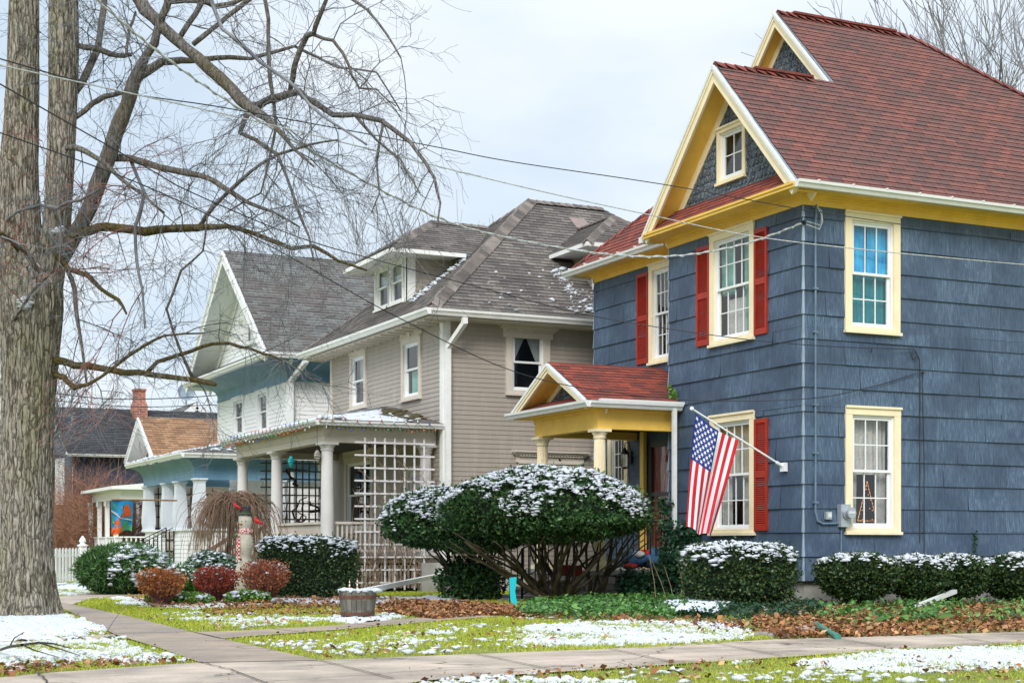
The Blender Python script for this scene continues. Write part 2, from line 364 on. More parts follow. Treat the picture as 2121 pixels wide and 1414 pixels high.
def ridgecap(mb, p, q, w=.13, seg=.2, t=.012, m=0, sl=.62):
    p=Vector(p); q=Vector(q); L=(q-p).length; n=int(L/seg); d=(q-p)/L; sd=d.cross(Vector((0,0,1))).normalized()
    for i in range(n):
        a=p+d*(i*seg); b=p+d*((i+1.15)*seg); hz=Vector((0,0,1))
        c0=a+hz*(t+.018); c1=b+hz*.012
        for s in (1,-1):
            o0=a+sd*s*w-hz*(w*.62); o1=b+sd*s*w-hz*(w*sl+.006)
            o0=o0+hz*t*1.3
            mb.poly([c0,o0,o1,c1] if s>0 else [c0,c1,o1,o0],m)
        mb.poly([a+sd*w-hz*(w*sl-t),c0,a-sd*w-hz*(w*sl-t),a-hz*.05],m)
    return mb
def gutter(mb, p, q, w=.12, h=.11, m=0, out=None):
    p=Vector(p); q=Vector(q); d=(q-p).normalized(); o=out if out else d.cross(Vector((0,0,1))); o=Vector(o).normalized()*w; z=Vector((0,0,h))
    pr=[Vector((0,0,0))+z,Vector((0,0,0)),o*.55,o*.75+z*.45,o*.95+z*.6,o+z,o*.93+z,o*.88+z*.65,o*.55+z*.1,z*.08+o*.05]
    for a,b in zip(pr,pr[1:]): mb.poly([p+a,p+b,q+b,q+a],m)
    for e in (p,q): mb.poly([e+pr[0],e+pr[1],e+pr[2],e+pr[3],e+pr[4],e+pr[5]],m)
    return mb
# ================================================================== windows
def window(F, a0,a1,z0,z1, parent, cas='cream', cw=.13, head=None, mun=(3,2), curt=None, lower=None, sash='vinyl', dp=.045, sill=True, inner='dark', split=.5, label=None, single=False, extra=None, tight=False):
    c=MB(); ch=cw if head is None else head
    c.pbox(F,a0,a0+cw,z0,z1-ch,-.07,dp); c.pbox(F,a1-cw,a1,z0,z1-ch,-.07,dp); c.pbox(F,a0,a1,z1-ch,z1,-.07,dp+.004)
    c.pbox(F,a0-.01,a1+.01,z1-.025,z1+.012,dp+.004,dp+.03)
    c.pbox(F,a0+cw,a1-cw,z0,z0+cw*.55,-.07,dp)
    if sill: c.pbox(F,a0-.015,a1+.015,z0-.035,z0+.012,-.05,dp+.035)
    W=c.build('window',M[cas],parent,label=label)
    i0,i1,j0,j1=a0+cw,a1-cw,z0+cw*.55,z1-ch; fr=.035; zm=j0+(j1-j0)*split
    s=MB()
    s.pbox(F,i0,i0+fr,j0,j1,-.065,.004); s.pbox(F,i1-fr,i1,j0,j1,-.065,.004); s.pbox(F,i0+fr,i1-fr,j1-fr,j1,-.065,.004); s.pbox(F,i0+fr,i1-fr,j0,j0+fr,-.065,.004)
    fs=.042; k0,k1=i0+fr,i1-fr
    def sashf(b0,b1,o):
        s.pbox(F,k0,k0+fs,b0,b1,o-.03,o); s.pbox(F,k1-fs,k1,b0,b1,o-.03,o); s.pbox(F,k0+fs,k1-fs,b0,b0+fs,o-.03,o); s.pbox(F,k0+fs,k1-fs,b1-fs,b1,o-.03,o)
    if single: sashf(j0+fr,j1-fr,-.02); reg=[(j0+fr,j1-fr,-.02)]
    else: sashf(zm-.01,j1-fr,-.012); sashf(j0+fr,zm+.03,-.045); reg=[(zm-.01,j1-fr,-.012),(j0+fr,zm+.03,-.045)]
    s.build('sash',M[sash],W)
    if mun:
        g=MB()
        for b0,b1,o in reg:
            for q in range(1,mun[0]):
                x=k0+fs+(k1-k0-2*fs)*q/mun[0]; g.pbox(F,x-.009,x+.009,b0+fs,b1-fs,o-.022,o-.006)
            for q in range(1,mun[1]):
                z=b0+fs+(b1-b0-2*fs)*q/mun[1]; g.pbox(F,k0+fs,k1-fs,z-.009,z+.009,o-.0225,o-.0065)
        g.build('muntins',M[sash],W)
    p=MB()
    for b0,b1,o in reg:
        q=[F.p(k0+fs,b0+fs,o-.018),F.p(k1-fs,b0+fs,o-.018),F.p(k1-fs,b1-fs,o-.018),F.p(k0+fs,b1-fs,o-.018)]; p.poly(q if F.ax=='Y' else q[::-1])
    p.build('pane',M['glass'],W)
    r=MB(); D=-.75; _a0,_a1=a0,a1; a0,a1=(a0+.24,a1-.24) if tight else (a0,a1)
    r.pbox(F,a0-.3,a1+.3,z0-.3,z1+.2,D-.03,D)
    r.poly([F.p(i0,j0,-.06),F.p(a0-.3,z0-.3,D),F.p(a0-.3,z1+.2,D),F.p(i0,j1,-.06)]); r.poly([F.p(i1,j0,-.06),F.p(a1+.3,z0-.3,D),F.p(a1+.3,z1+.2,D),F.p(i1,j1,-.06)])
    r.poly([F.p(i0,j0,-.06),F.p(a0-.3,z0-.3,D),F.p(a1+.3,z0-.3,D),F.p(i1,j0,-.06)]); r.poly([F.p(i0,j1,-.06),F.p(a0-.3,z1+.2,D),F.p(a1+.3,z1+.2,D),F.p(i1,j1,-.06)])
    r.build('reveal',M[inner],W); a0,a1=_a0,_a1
    def drape(x0,x1,y0,y1,mat,o=-.14,amp=.02,n=28,fold=9,taper=None):
        d=MB(); rows=6
        for i in range(n):
            for j in range(rows):
                def pt(ii,jj):
                    f=ii/n; g_=jj/rows; xa=x0+(x1-x0)*f
                    if taper: 
                        side,amt=taper; k=amt*(1-g_)
                        xa = x0+(x1-x0)*f*(1-k) if side<0 else x1-(x1-x0)*(1-f)*(1-k)
                    return F.p(xa,y0+(y1-y0)*g_,o+amp*math.sin(f*fold*2*math.pi+g_*1.5)+.006*math.sin(f*31))
                d.poly([pt(i,j),pt(i+1,j),pt(i+1,j+1),pt(i,j+1)])
        d.build('curtain_or_dark_sheet',M[mat],W,smooth=True)  # in the interior materials this sheet paints an unlit room, not cloth
    for cfg in (curt or []): drape(*[i0+(i1-i0)*cfg[0], i0+(i1-i0)*cfg[1], j0+(j1-j0)*cfg[2], j0+(j1-j0)*cfg[3]],cfg[4],**(cfg[5] if len(cfg)>5 else {}))
    if extra: extra(W,F,i0,i1,j0,j1)
    return (a0+.02,a1-.02,z0+.02,z1-.02)
def shutter(F,a0,a1,z0,z1,parent,mat='red',dp=.035,o=.012):
    s=MB(); st=.05; zm=(z0+z1)/2
    s.pbox(F,a0,a0+st,z0,z1,o,o+dp); s.pbox(F,a1-st,a1,z0,z1,o,o+dp)
    for b0,b1 in ((z0,z0+.09),(zm-.05,zm+.05),(z1-.07,z1)): s.pbox(F,a0+st,a1-st,b0,b1,o,o+dp)
    s.pbox(F,a0+st,a1-st,z0+.09,z1-.07,o,o+.006)
    for b0,b1 in ((z0+.09,zm-.05),(zm+.05,z1-.07)):
        n=int((b1-b0)/.034)
        for i in range(n):
            z=b0+(b1-b0)*(i+.1)/n; dz=(b1-b0)/n
            s.poly([F.p(a0+st,z,o+dp*.8),F.p(a1-st,z,o+dp*.8),F.p(a1-st,z+dz*.8,o+.008),F.p(a0+st,z+dz*.8,o+.008)])
    s.build('shutter',M[mat],parent)
def column(cx,cy,z0,z1,r,parent,mat,flute=True,base=True,label=None):
    c=MB(); H=z1-z0
    if base: c.box((cx-r*1.5,cy-r*1.5,z0),(cx+r*1.5,cy+r*1.5,z0+.07)); c.lathe((cx,cy,z0),[(r*1.4,.07),(r*1.42,.1),(r*1.2,.14),(r*1.1,.17)],24)
    c.lathe((cx,cy,z0),[(r,.17),(r*1.0,H*.35),(r*.86,H-.17)],40 if flute else 24,flute=flute,fd=.07)
    c.lathe((cx,cy,z0),[(r*.95,H-.17),(r*1.05,H-.14),(r*.9,H-.13),(r*1.2,H-.07),(r*1.25,H-.05)],24)
    c.box((cx-r*1.35,cy-r*1.35,z1-.05),(cx+r*1.35,cy+r*1.35,z1))
    return c.build('column',M[mat],parent,label=label)
def fishscale(F, poly, holes, parent, w=.115, h=.125, mat='scale', name='fish_scale_shingles'):
    mb=MB(); vs=[p[1] for p in poly]; us=[p[0] for p in poly]; z=min(vs); k=0
    eu,ev,en=F.axes(); lap(mb,F.p(0,0,-.004),eu,ev,en,poly,holes,9,.001)
    while z<max(vs):
        u=min(us)+(w/2 if k%2 else 0)
        while u<max(us)+w:
            cz=z+h*.6
            if bool(inpoly([u],[cz],poly)[0]) and bool(inpoly([u-w*.4],[z+h*.3],poly)[0]) and bool(inpoly([u+w*.4],[z+h*.3],poly)[0]) and not any(a<u<b and c<cz<d for a,b,c,d in holes):
                o0=.022+random.uniform(-.003,.006); ww=w*.47; pts=[(u-ww,z+h*1.25,.006)]
                for a in (180,205,235,270,305,335,360):
                    pts.append((u+ww*math.cos(R(a)),z+h*.42+h*.42*math.sin(R(a)),o0))
                pts.append((u+ww,z+h*1.25,.006))
                mb.poly([F.p(*p) for p in pts])
                for q in range(1,len(pts)-2): mb.poly([F.p(pts[q][0],pts[q][1],0),F.p(pts[q+1][0],pts[q+1][1],0),F.p(*pts[q+1]),F.p(*pts[q])])
            u+=w
        z+=h; k+=1
    return mb.build(name,M[mat],parent)
# ================================================================== BLUE HOUSE
BX,BY,BY1,WX,WY1=14.70,19.89,23.88,15.25,27.68
FB=Face('X',BX); FS=Face('Y',BY); FW=Face('X',WX)
H1=empty('blue_house',(20,24,0),'dark blue shingled house with red roof, yellow trim and red shutters at the corner','house')
Zf=6.31; Zs=6.47; Zbot=.40; row=.3815
def win_px(F,p0,p1,pt,yt,yb,**k):
    a0,a1=sorted((F.a(p0),F.a(p1))); return window(F,a0,a1,F.z(pt,yb),F.z(pt,yt),H1,**k)
def lights_oval(W,F,i0,i1,j0,j1):
    m=MB(); cx=(i0+i1)/2; cz=j0+(j1-j0)*.70
    for i in range(26):
        a=i/26*2*math.pi; x=cx+.17*math.cos(a); z=cz+.28*math.sin(a)
        m.lathe(F.p(x,z,-.10),[(.003,-.005),(.0055,0),(.003,.005)],6)
    m.build('window_lights',M['bulbo'],W)
def lights_tree(W,F,i0,i1,j0,j1):
    m=MB(); cx=(i0+i1)/2; cz=j0+.12; pts=[]
    for t in np.linspace(0,1,12): pts+= [(cx-.19*(1-t)*(1 if int(t*12)%3 else .75),cz+.62*t),(cx+.19*(1-t)*(1 if int(t*12)%3 else .75),cz+.62*t)]
    for x,z in pts+[(cx+.05,cz+.2),(cx-.06,cz+.3),(cx+.02,cz+.42),(cx,cz),(cx+.1,cz+.02),(cx-.1,cz+.02)]: m.lathe(F.p(x,z,-.12),[(.003,-.007),(.007,0),(.003,.007)],6)
    m.tube([F.p(cx-.19,cz,-.125),F.p(cx,cz+.64,-.125),F.p(cx+.19,cz,-.125),F.p(cx-.19,cz,-.125)],.003,4)
    m.build('window_lights',M['bulbo'],W)
M['bulbo']=emis('orange_mini_light',(1,.42,.15),.9)
hS=[win_px(FS,1748,1861.5,1748,437,684,curt=[(0,.46,.5,1,'curtb'),(.5,1,.5,1,'curtb'),(0,1,0,.5,'curtteal',{'amp':.012})],label='upper side window with bright blue curtains'),
    win_px(FS,1749,1862.5,1749,840.5,1102,curt=[(0,1,.48,1,'lace',{'o':-.2,'amp':.01}),(0,.3,0,.5,'lace',{'o':-.2}),(.75,1,0,.5,'lace',{'o':-.2})],extra=lambda *a:(lights_oval(*a),lights_tree(*a)),label='lower side window with small orange light figures')]
hB=[win_px(FB,1473.3,1565.3,1565.3,458,698,mun=(4,2),curt=[(0,.35,0,1,'curtg'),(.6,1,.45,1,'curtg'),(.3,.8,0,.4,'lace')],label='upper bay window with green curtains'),
    win_px(FB,1474,1565.5,1565.5,850,1103.5,mun=(4,2),curt=[(0,1,.5,1,'tanblind',{'amp':.004}),(0,.4,0,.5,'lace'),(.7,1,0,.5,'lace')],label='lower bay window behind the flag')]
for p0,p1,pt,yt,yb in ((1446,1472.3,1446,515,719),(1565.6,1592,1592,468.5,689.5),(1566,1593,1593,865,1098)):
    a0,a1=sorted((FB.a(p0),FB.a(p1))); shutter(FB,a0,a1,FB.z(pt,yb),FB.z(pt,yt),H1)
# wing: window partly behind the bay, narrow porch window
a0w,a1w=FW.a(1404),FW.a(1347); zt=FW.z(1347,541); zb=FW.z(1347,754)
hW=[window(FW,a0w,a1w,zb,6.31,H1,mun=(4,2),curt=[(0,1,0,1,'curtw',{'o':-.3})],label='upper window over the porch'),
    window(FW,FW.a(1303),FW.a(1262),1.25,FW.z(1262,893),H1,mun=(3,3),curt=[(0,1,0,1,'lace',{'o':-.3})],label='narrow window inside the porch')]
shutter(FW,FW.a(1345.5),FW.a(1322),FW.z(1322,756),FW.z(1322,570),H1)
door0,door1=FW.a(1392),FW.a(1341)
hdoor=(door0,door1,.47,2.95)
wallmesh('wall',FS,[(BX,Zbot),(25.4,Zbot),(25.4,Zf),(BX,Zf)],hS,row,.022,M['blue'],H1,v0=Zbot,usplit=.9)
wallmesh('wall',FB,[(BY,Zbot),(BY1,Zbot),(BY1,Zf),(BY,Zf)],hB,row,.022,M['blue'],H1,v0=Zbot,usplit=.9)
wallmesh('wall',FW,[(BY1,Zbot),(WY1,Zbot),(WY1,Zf),(BY1,Zf)],hW+[hdoor],row,.022,M['blue'],H1,v0=Zbot,usplit=.9)
w=MB(); w.poly([(BX,BY1,Zbot),(WX,BY1,Zbot),(WX,BY1,Zs),(BX,BY1,Zs)]); w.poly([(WX,WY1,Zbot),(25.4,WY1,Zbot),(25.4,WY1,Zs),(WX,WY1,Zs)]); w.poly([(25.4,BY,Zbot),(25.4,WY1,Zbot),(25.4,WY1,Zs),(25.4,BY,Zs)]); w.build('back_wall',M['blue'],H1)
# corner flashing, one tapered strip per course
for (x,y,zt_) in ((BX,BY,Zf),(BX,BY1,Zf),(WX,WY1,Zf)):
    k=0; c=MB()
    while Zbot+k*row<zt_-.02:
        a=Zbot+k*row; b=min(a+row,zt_); f=1 if y==BY else -1
        e0,e1=.031,.010; wd=.038
        q=lambda z,e,sx,sy:(x-e+sx, y-f*e+f*sy, z)
        c.poly([q(a,e0,0,0),q(a,e0,0,wd),q(b,e1,0,.018),q(b,e1,0,0)]); c.poly([q(a,e0,0,0),q(a,e0,wd,0),q(b,e1,.018,0),q(b,e1,0,0)]); c.poly([q(a,e0,0,0),q(a,e0,wd,0),(x,y,a),q(a,e0,0,wd)]); k+=1
    c.build('corner_flashing',M['edge'],H1)
# foundation
c=MB(); c.box((BX+.06,BY+.06,-.3),(25.3,BY1-.02,Zbot+.02)); c.box((WX+.06,BY1-.01,-.3),(25.3,WY1-.06,Zbot+.02)); c.build('foundation',M['concrete'],H1)
# frieze, crown and soffit
c=MB(); o=.03
c.box((BX-o,BY-o,Zf),(25.5,BY,Zs)); c.box((BX-o,BY,Zf),(BX,BY1+o,Zs)); c.box((WX-o,BY1+o,Zf),(WX,WY1+o,Zs)); c.box((WX-o,WY1,Zf),(25.5,WY1+o,Zs))
for q,e in ((.05,.0),(.085,.035)):
    z0,z1=Zs-.07+e,Zs-.035+e
    c.box((BX-q,BY-q,z0),(25.5,BY-o,z1)); c.box((BX-q,BY-o,z0),(BX-o,BY1+q,z1)); c.box((WX-q,BY1+q,z0),(WX-o,WY1+q,z1))
c.box((14.36,19.53,Zs),(25.8,BY+.1,Zs+.03)); c.box((14.36,BY+.1,Zs),(BX+.1,24.05,Zs+.03)); c.box((14.88,24.05,Zs),(WX+.1,28.0,Zs+.03))
c.build('frieze',M['yellow'],H1)
# roofs
P_=lambda *a:Vector(a)
EZ=6.575
r=MB()
SLR=4.2/4.01; ZM=6.56+(21.81-19.46)*SLR; XH=26-(2.35/4.01)*6.15
roofplane(r,[(14.30,19.46,6.56),(14.30,21.81,ZM),(XH,21.81,ZM),(26.0,19.46,6.56)],zr0=6.56); roofplane(r,[(16.78,21.80,ZM-.01*SLR),(16.74,23.47,10.76),(19.85,23.47,10.76),(XH+.015,21.80,ZM-.01*SLR)],zr0=6.56)
roofplane(r,[(14.30,24.12,6.56),(14.88,24.12,6.56),(17.46,21.81,9.01),(14.30,21.81,9.01)])
roofplane(r,[(16.74,25.74,8.35),(16.74,23.47,10.76),(19.3,23.47,10.76)])
r.build('roof',[M['roofred'],M['edge']],H1)
r=MB(); roofplane(r,[(14.80,28.07,6.54),(19.3,23.47,10.76),(17.46,21.81,9.02),(14.80,24.0,6.54)]); roofplane(r,[(14.80,28.07,6.54),(26.0,28.07,6.54),(19.85,23.47,10.76),(19.3,23.47,10.76)]); roofplane(r,[(26.0,19.46,6.56),(26.0,28.07,6.56),(19.85,23.47,10.76)])
r.build('roof',[M['roofred2'],M['edge']],H1,label='brighter red roof slope over the set-back wing')
# pent roof at the gable foot
PZ0,PZ1=6.565,6.90
r=MB(); roofplane(r,[(14.28,19.56,PZ0),(14.28,24.02,PZ0),(14.64,23.75,PZ1),(14.64,19.87,PZ1)],h=.12,slab=False); r.box((14.29,19.6,PZ0-.03),(14.66,24.0,PZ0-.004),1); r.build('pent_roof',[M['roofred2'],M['yellow']],H1)
c=MB(); c.box((14.24,19.50,Zs+.0),(14.36,24.06,PZ0-.005)); c.box((14.22,19.52,PZ0-.045),(14.24,24.04,PZ0-.01)); c.build('eave_board',M['yellow'],H1)
# rakes and gables
def rake(X,yc,zc,hw,hz,depth,gx,gz0,tw=.17,parent=H1,mat='cream',smat='yellow',cover='gutter',left=1,right=1,th=.06):
    # X front plane, peak (yc,zc), half width hw, drop hz; gx gable wall plane
    c=MB(); s=MB(); sf=MB()
    for sg,on in ((1,left),(-1,right)):
        if not on: continue
        L=math.hypot(hw,hz); dy,dz=sg*hw/L,-hz/L; ny,nz=-dz*sg*sg,0
        pk=Vector((0,yc,zc-.02)); ft=Vector((0,yc+sg*hw,zc-hz-.02)); dn=Vector((0,-sg*hz/L,-hw/L))  # into the gable, perpendicular to the rake
        def strip(mb,x0,x1,t0,t1):
            a=pk+dn*t0; b=ft+dn*t0; a2=pk+dn*t1; b2=ft+dn*t1
            # mitre at the peak: slide the ends to y=yc
            for v,ref in ((a,0),(a2,0)):
                k=(yc-v.y)/(sg*hw); v.y=yc; v.z+=-hz*k
            f=lambda v,x:(x,v.y,v.z)
            mb.hexa([f(a,x0),f(b,x0),f(b,x1),f(a,x1),f(a2,x0),f(b2,x0),f(b2,x1),f(a2,x1)])
        strip(c,X-.02,X+.02,.05,.05+tw); strip(c,X-.04,X-.02,.05,.095); strip(c,X+.02,X+.05,.05,.05+tw*.8)
        strip(s,X-.055,X+.0,.0,.05)
        strip(sf,X+.05,gx,.10,.13)
        strip(c,gx-.035,gx,.13,.13+tw*.95)
    c.build('rake_board',M[mat],parent); s.build('rake_flashing',M[cover],parent); sf.build('rake_soffit',M[smat],parent)
rake(14.30,21.81,9.01,2.33,2.47,.4,14.72,6.9,tw=.15)
rake(16.72,23.47,10.76,2.2,2.33,.4,17.0,8.9,tw=.13)
FG=Face('X',14.72)
hg=window(FG,*sorted((FG.a(1488.5),FG.a(1547))),FG.z(1488,384),FG.z(1488,270),H1,cw=.085,head=.09,mun=(2,2),single=True,curt=[(0,1,0,1,'dark')],label='small attic window in the front gable')
fishscale(FG,[(19.85,6.86),(23.77,6.86),(21.81,8.93)],[hg],H1)
FG2=Face('X',17.0); fishscale(FG2,[(21.5,8.6),(25.4,8.6),(23.47,10.65)],[],H1)
# ridges
for a_,b_ in (((14.30,21.81,9.03),(16.5,21.81,9.03)),((16.76,23.47,10.78),(19.85,23.47,10.78)),((19.85,23.47,10.78),(26.0,19.46,6.58)),((19.3,23.47,10.77),(14.8,28.07,6.56))): ridgecap(MB(),a_,b_,w=.12,sl=1.0 if a_[1]==b_[1] else .72).build('ridge_cap',M['ridgered'],H1)
for q in (((15.1,21.75,9.03),(16.3,21.87,9.07)),((17.1,23.41,10.78),(19.5,23.53,10.82))): MB().box(*q).build('ridge_vent',M['ridgered'],H1)
# gutters
c=MB(); gutter(c,(14.24,19.48,EZ-.115),(26,19.48,EZ-.115),out=(0,-1,0))
x=14.6
while x<25: c.box((x,19.35,EZ-.012),(x+.02,19.6,EZ+.012)); x+=.66
c.build('gutter',M['gutter'],H1)
c=MB(); gutter(c,(14.83,24.3,EZ-.125),(14.83,28.12,EZ-.125),out=(-1,0,0)); c.tube([(14.7,24.2,6.5),(14.45,24.15,6.48)],.05,8); c.box((14.25,24.1,6.42),(14.55,24.22,6.53))
for k in range(6): c.box((14.7,24.5+k*.66,EZ-.01),(14.95,24.52+k*.66,EZ+.012))
c.build('gutter',M['gutter'],H1)
c=MB(); c.box((14.85,27.95,6.42),(15.3,28.12,6.45)); c.build('soffit_return',M['gutter'],H1)
# electric service: conduit, meter
c=MB(); xx=FS.a(1684); cz=lambda py:FS.z(1684,py)
c.tube([(xx-.03,BY-.05,cz(432)),(xx,BY-.09,cz(425)),(xx+.01,BY-.07,cz(440)),(xx+.01,BY-.05,cz(470)),(xx+.01,BY-.05,cz(1060)),(xx+.05,BY-.05,cz(1078)),(xx+.15,BY-.05,cz(1084)),(FS.a(1733),BY-.05,cz(1083))],.017,8)
for py in (600,690,840,940,1042): c.box((xx-.03,BY-.075,cz(py)),(xx+.05,BY-.02,cz(py)+.03))
c.tube([(FS.a(1739),BY-.05,FS.z(1739,1090)),(FS.a(1738),BY-.05,FS.z(1739,1150))],.012,6)
c.build('conduit',M['cpaint'],H1)
c=MB(); c.tube([(xx,BY-.09,cz(428)),(xx+.07,BY-.13,cz(440)),(xx+.08,BY-.14,cz(462)),(xx+.02,BY-.14,cz(478)),(BX-.03,BY-.12,FS.z(1664,468))],.008,5); c.tube([(xx,BY-.1,cz(430)),(xx+.05,BY-.15,cz(448)),(xx+.04,BY-.15,cz(470)),(BX-.03,BY-.13,FS.z(1664,462))],.006,5); c.build('service_loop',M['cablel'],H1)
c=MB(); c.tube([(BX+.02,BY-.01,FS.z(1664,462)),(BX-.06,BY-.05,FS.z(1664,462))],.022,8); c.box((BX-.04,BY-.06,FS.z(1664,466)),(BX,BY-.02,FS.z(1664,458))); c.build('cable_anchor',M['iron'],H1)
c=MB(); mx=FS.a(1742); mz=FS.z(1742,1070); c.box((mx-.09,BY-.12,mz-.16),(mx+.10,BY-.02,mz+.2)); c.build('meter_box',M['galv'],H1)
c=MB(); 
mzz=mz+.06
for r0,d0,d1 in ((.105,.12,.16),(.085,.16,.24)):
    n=28; b=len(c.v)
    for dd in (d0,d1):
        for k in range(n): a=2*math.pi*k/n; c.v.append((mx+.03+r0*math.cos(a),BY-dd,mzz+r0*math.sin(a)))
    for k in range(n): c.f.append((b+k,b+(k+1)%n,b+n+(k+1)%n,b+n+k)); c.m.append(0); c.uv.append([(0,0)]*4)
    c.f.append(tuple(b+n+k for k in range(n))); c.m.append(0); c.uv.append([(0,0)]*n)
c.box((mx-.03,BY-.245,mzz-.01),(mx+.09,BY-.24,mzz+.025),1)
c.build('electric_meter',[M['galv'],M['curtw']],H1)
c=MB(); sx=FS.a(1711); sz=FS.z(1711,1067); c.box((sx-.055,BY-.08,sz-.06),(sx+.055,BY-.02,sz+.06)); c.box((sx-.02,BY-.085,sz-.03),(sx+.05,BY-.08,sz+.035),1); c.build('outlet_box',[M['galv'],M['curtw']],H1)
# telephone cables down the side wall
c=MB(); tx=FS.a(1902); Z=lambda py:FS.z(1902,py)
c.tube([(FS.a(1889),BY-.05,FS.z(1889,722)),(FS.a(1882),BY-.06,FS.z(1882,735)),(FS.a(1886),BY-.06,FS.z(1886,746)),(FS.a(1894),BY-.06,FS.z(1894,735)),(FS.a(1890),BY-.05,FS.z(1890,724)),(tx-.02,BY-.05,Z(745)),(tx,BY-.04,Z(770)),(tx,BY-.04,Z(1124))],.009,5)
c.tube([(tx+.06,BY-.04,Z(772)),(tx+.05,BY-.04,Z(800)),(tx+.09,BY-.04,Z(950)),(tx+.09,BY-.04,Z(1145))],.007,5)
c.lathe((tx+.04,BY-.06,Z(772)),[(.02,-.02),(.03,0),(.02,.02)],8)
c.lathe((FS.a(1802),BY-.04,FS.z(1802,725)),[(.01,-.02),(.014,0),(.01,.02)],8)
c.build('wall_cable',M['cable'],H1)
# drip trims above/below windows: shown as window parts already
# ================================================================== BLUE HOUSE PORCH (part of the house)
PX0,PY0,PY1,PE=12.82,23.48,26.50,3.47; PYC=24.98; PR=4.28
r=MB(); roofplane(r,[(PX0-.02,PY0-.03,PE),(PX0-.02,PYC,PR),(WX,PYC,PR),(WX,PY0-.03,PE)],h=.13); roofplane(r,[(PX0-.02,PY1+.03,PE),(WX,PY1+.03,PE),(WX,PYC,PR),(PX0-.02,PYC,PR)],h=.13)
r.build('porch_roof',[M['roofred2'],M['edge']],H1)
r=MB(); roofplane(r,[(PX0-.03,PY0+.02,PE+.01),(PX0-.03,PY1-.02,PE+.01),(PX0+.42,PY1-.35,PE+.17),(PX0+.42,PY0+.35,PE+.17)],h=.12,slab=False); r.build('porch_pent_roof',[M['roofred2'],M['edge']],H1)
rake(PX0-.02,PYC,PR,1.5,.80,.4,PX0+.42,3.5,tw=.10)
FP=Face('X',PX0+.42); fishscale(FP,[(PYC-1.15,PE+.12),(PYC+1.15,PE+.12),(PYC,PR-.1)],[],H1,w=.1,h=.1)
c=MB(); gutter(c,(PX0-.02,PY0-.02,PE-.12),(14.66,PY0-.02,PE-.12),out=(0,-1,0)); gutter(c,(PX0-.02,PY0-.1,PE-.12),(PX0-.02,PY1+.1,PE-.12),out=(-1,0,0)); c.box((13.0,PY0-.02,PE-.02),(14.68,PY0-.14,PE+.03)); c.build('porch_gutter',M['gutter'],H1)
c=MB(); BZ0,BZ1=3.0,3.34; bx,by0,by1=13.2,23.76,26.02
c.box((bx-.1,by0-.1,BZ0),(bx+.1,by1+.1,BZ1)); c.box((bx+.1,by0-.1,BZ0),(WX-.03,by0+.1,BZ1)); c.box((bx+.1,by1-.1,BZ0),(WX-.03,by1+.1,BZ1)); c.box((PX0+.02,PY0+.02,BZ1),(WX,PY1-.02,BZ1+.03))
c.box((bx-.13,by0-.13,BZ1-.05),(WX-.03,by0-.1,BZ1-.001)); c.box((bx-.13,by0-.1,BZ1-.05),(bx-.1,by1+.1,BZ1-.001))
c.build('porch_beam',M['yellow'],H1)
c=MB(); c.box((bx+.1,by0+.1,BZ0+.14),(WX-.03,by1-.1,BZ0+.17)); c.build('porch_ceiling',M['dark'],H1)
column(bx,by0+.02,.52,BZ0,.115,H1,'cream'); column(bx,by1-.02,.52,BZ0,.115,H1,'cream')
c=MB(); c.box((WX-.1,FW.a(1342),.47),(WX-.03,FW.a(1334.5),BZ0+.14)); c.build('door_post',M['yellow'],H1)
# door
c=MB(); c.pbox(FW,door0,door1,.47,2.95,-.10,-.06); W=c.build('door',M['doorred'],H1)
c=MB()
for a,b,z0,z1 in ((door1-.13,door1,.47,2.95),(door0,door0+.13,.47,2.95),(door0+.13,door1-.13,2.83,2.95),(door0+.13,door1-.13,.47,.95),(door0+.13,door1-.13,1.9,1.97)): c.pbox(FW,a,b,z0,z1,-.05,.0)
c.build('storm_frame',M['doorw'],W)
c=MB(); c.poly([FW.p(door0+.1,.9,-.03),FW.p(door1-.1,.9,-.03),FW.p(door1-.1,2.85,-.03),FW.p(door0+.1,2.85,-.03)]); c.build('pane',M['glass'],W)
c=MB(); c.pbox(FW,door1-.10,door1-.05,1.25,1.5,0,.02); c.tube([FW.p(door1-.07,1.4,.02),FW.p(door1-.07,1.4,.06),FW.p(door1-.16,1.4,.07)],.012,6); c.build('handle',M['brass'],W)
c=MB(); ly=FW.a(1309); lz=FW.z(1309,950)   # lantern
c.lathe((WX-.16,ly,lz),[(.02,-.2),(.075,-.17),(.08,-.16)],6); c.lathe((WX-.16,ly,lz),[(.095,.09),(.03,.19),(.012,.23)],6)
for k in range(6): a=k*math.pi/3; c.tube([(WX-.16+.078*math.cos(a),ly+.078*math.sin(a),lz-.17),(WX-.16+.088*math.cos(a),ly+.088*math.sin(a),lz+.1)],.007,5)
c.tube([(WX-.16,ly,lz+.22),(WX-.16,ly,lz+.29),(WX-.11,ly,lz+.33),(WX-.05,ly,lz+.28),(WX-.03,ly,lz+.1)],.01,6); c.box((WX-.05,ly-.05,lz-.1),(WX-.025,ly+.05,lz+.15)); W=c.build('wall_lantern',M['iron'],H1)
c=MB(); c.lathe((WX-.16,ly,lz),[(.068,-.16),(.078,.09)],6); c.build('lantern_glass',M['glass'],W)
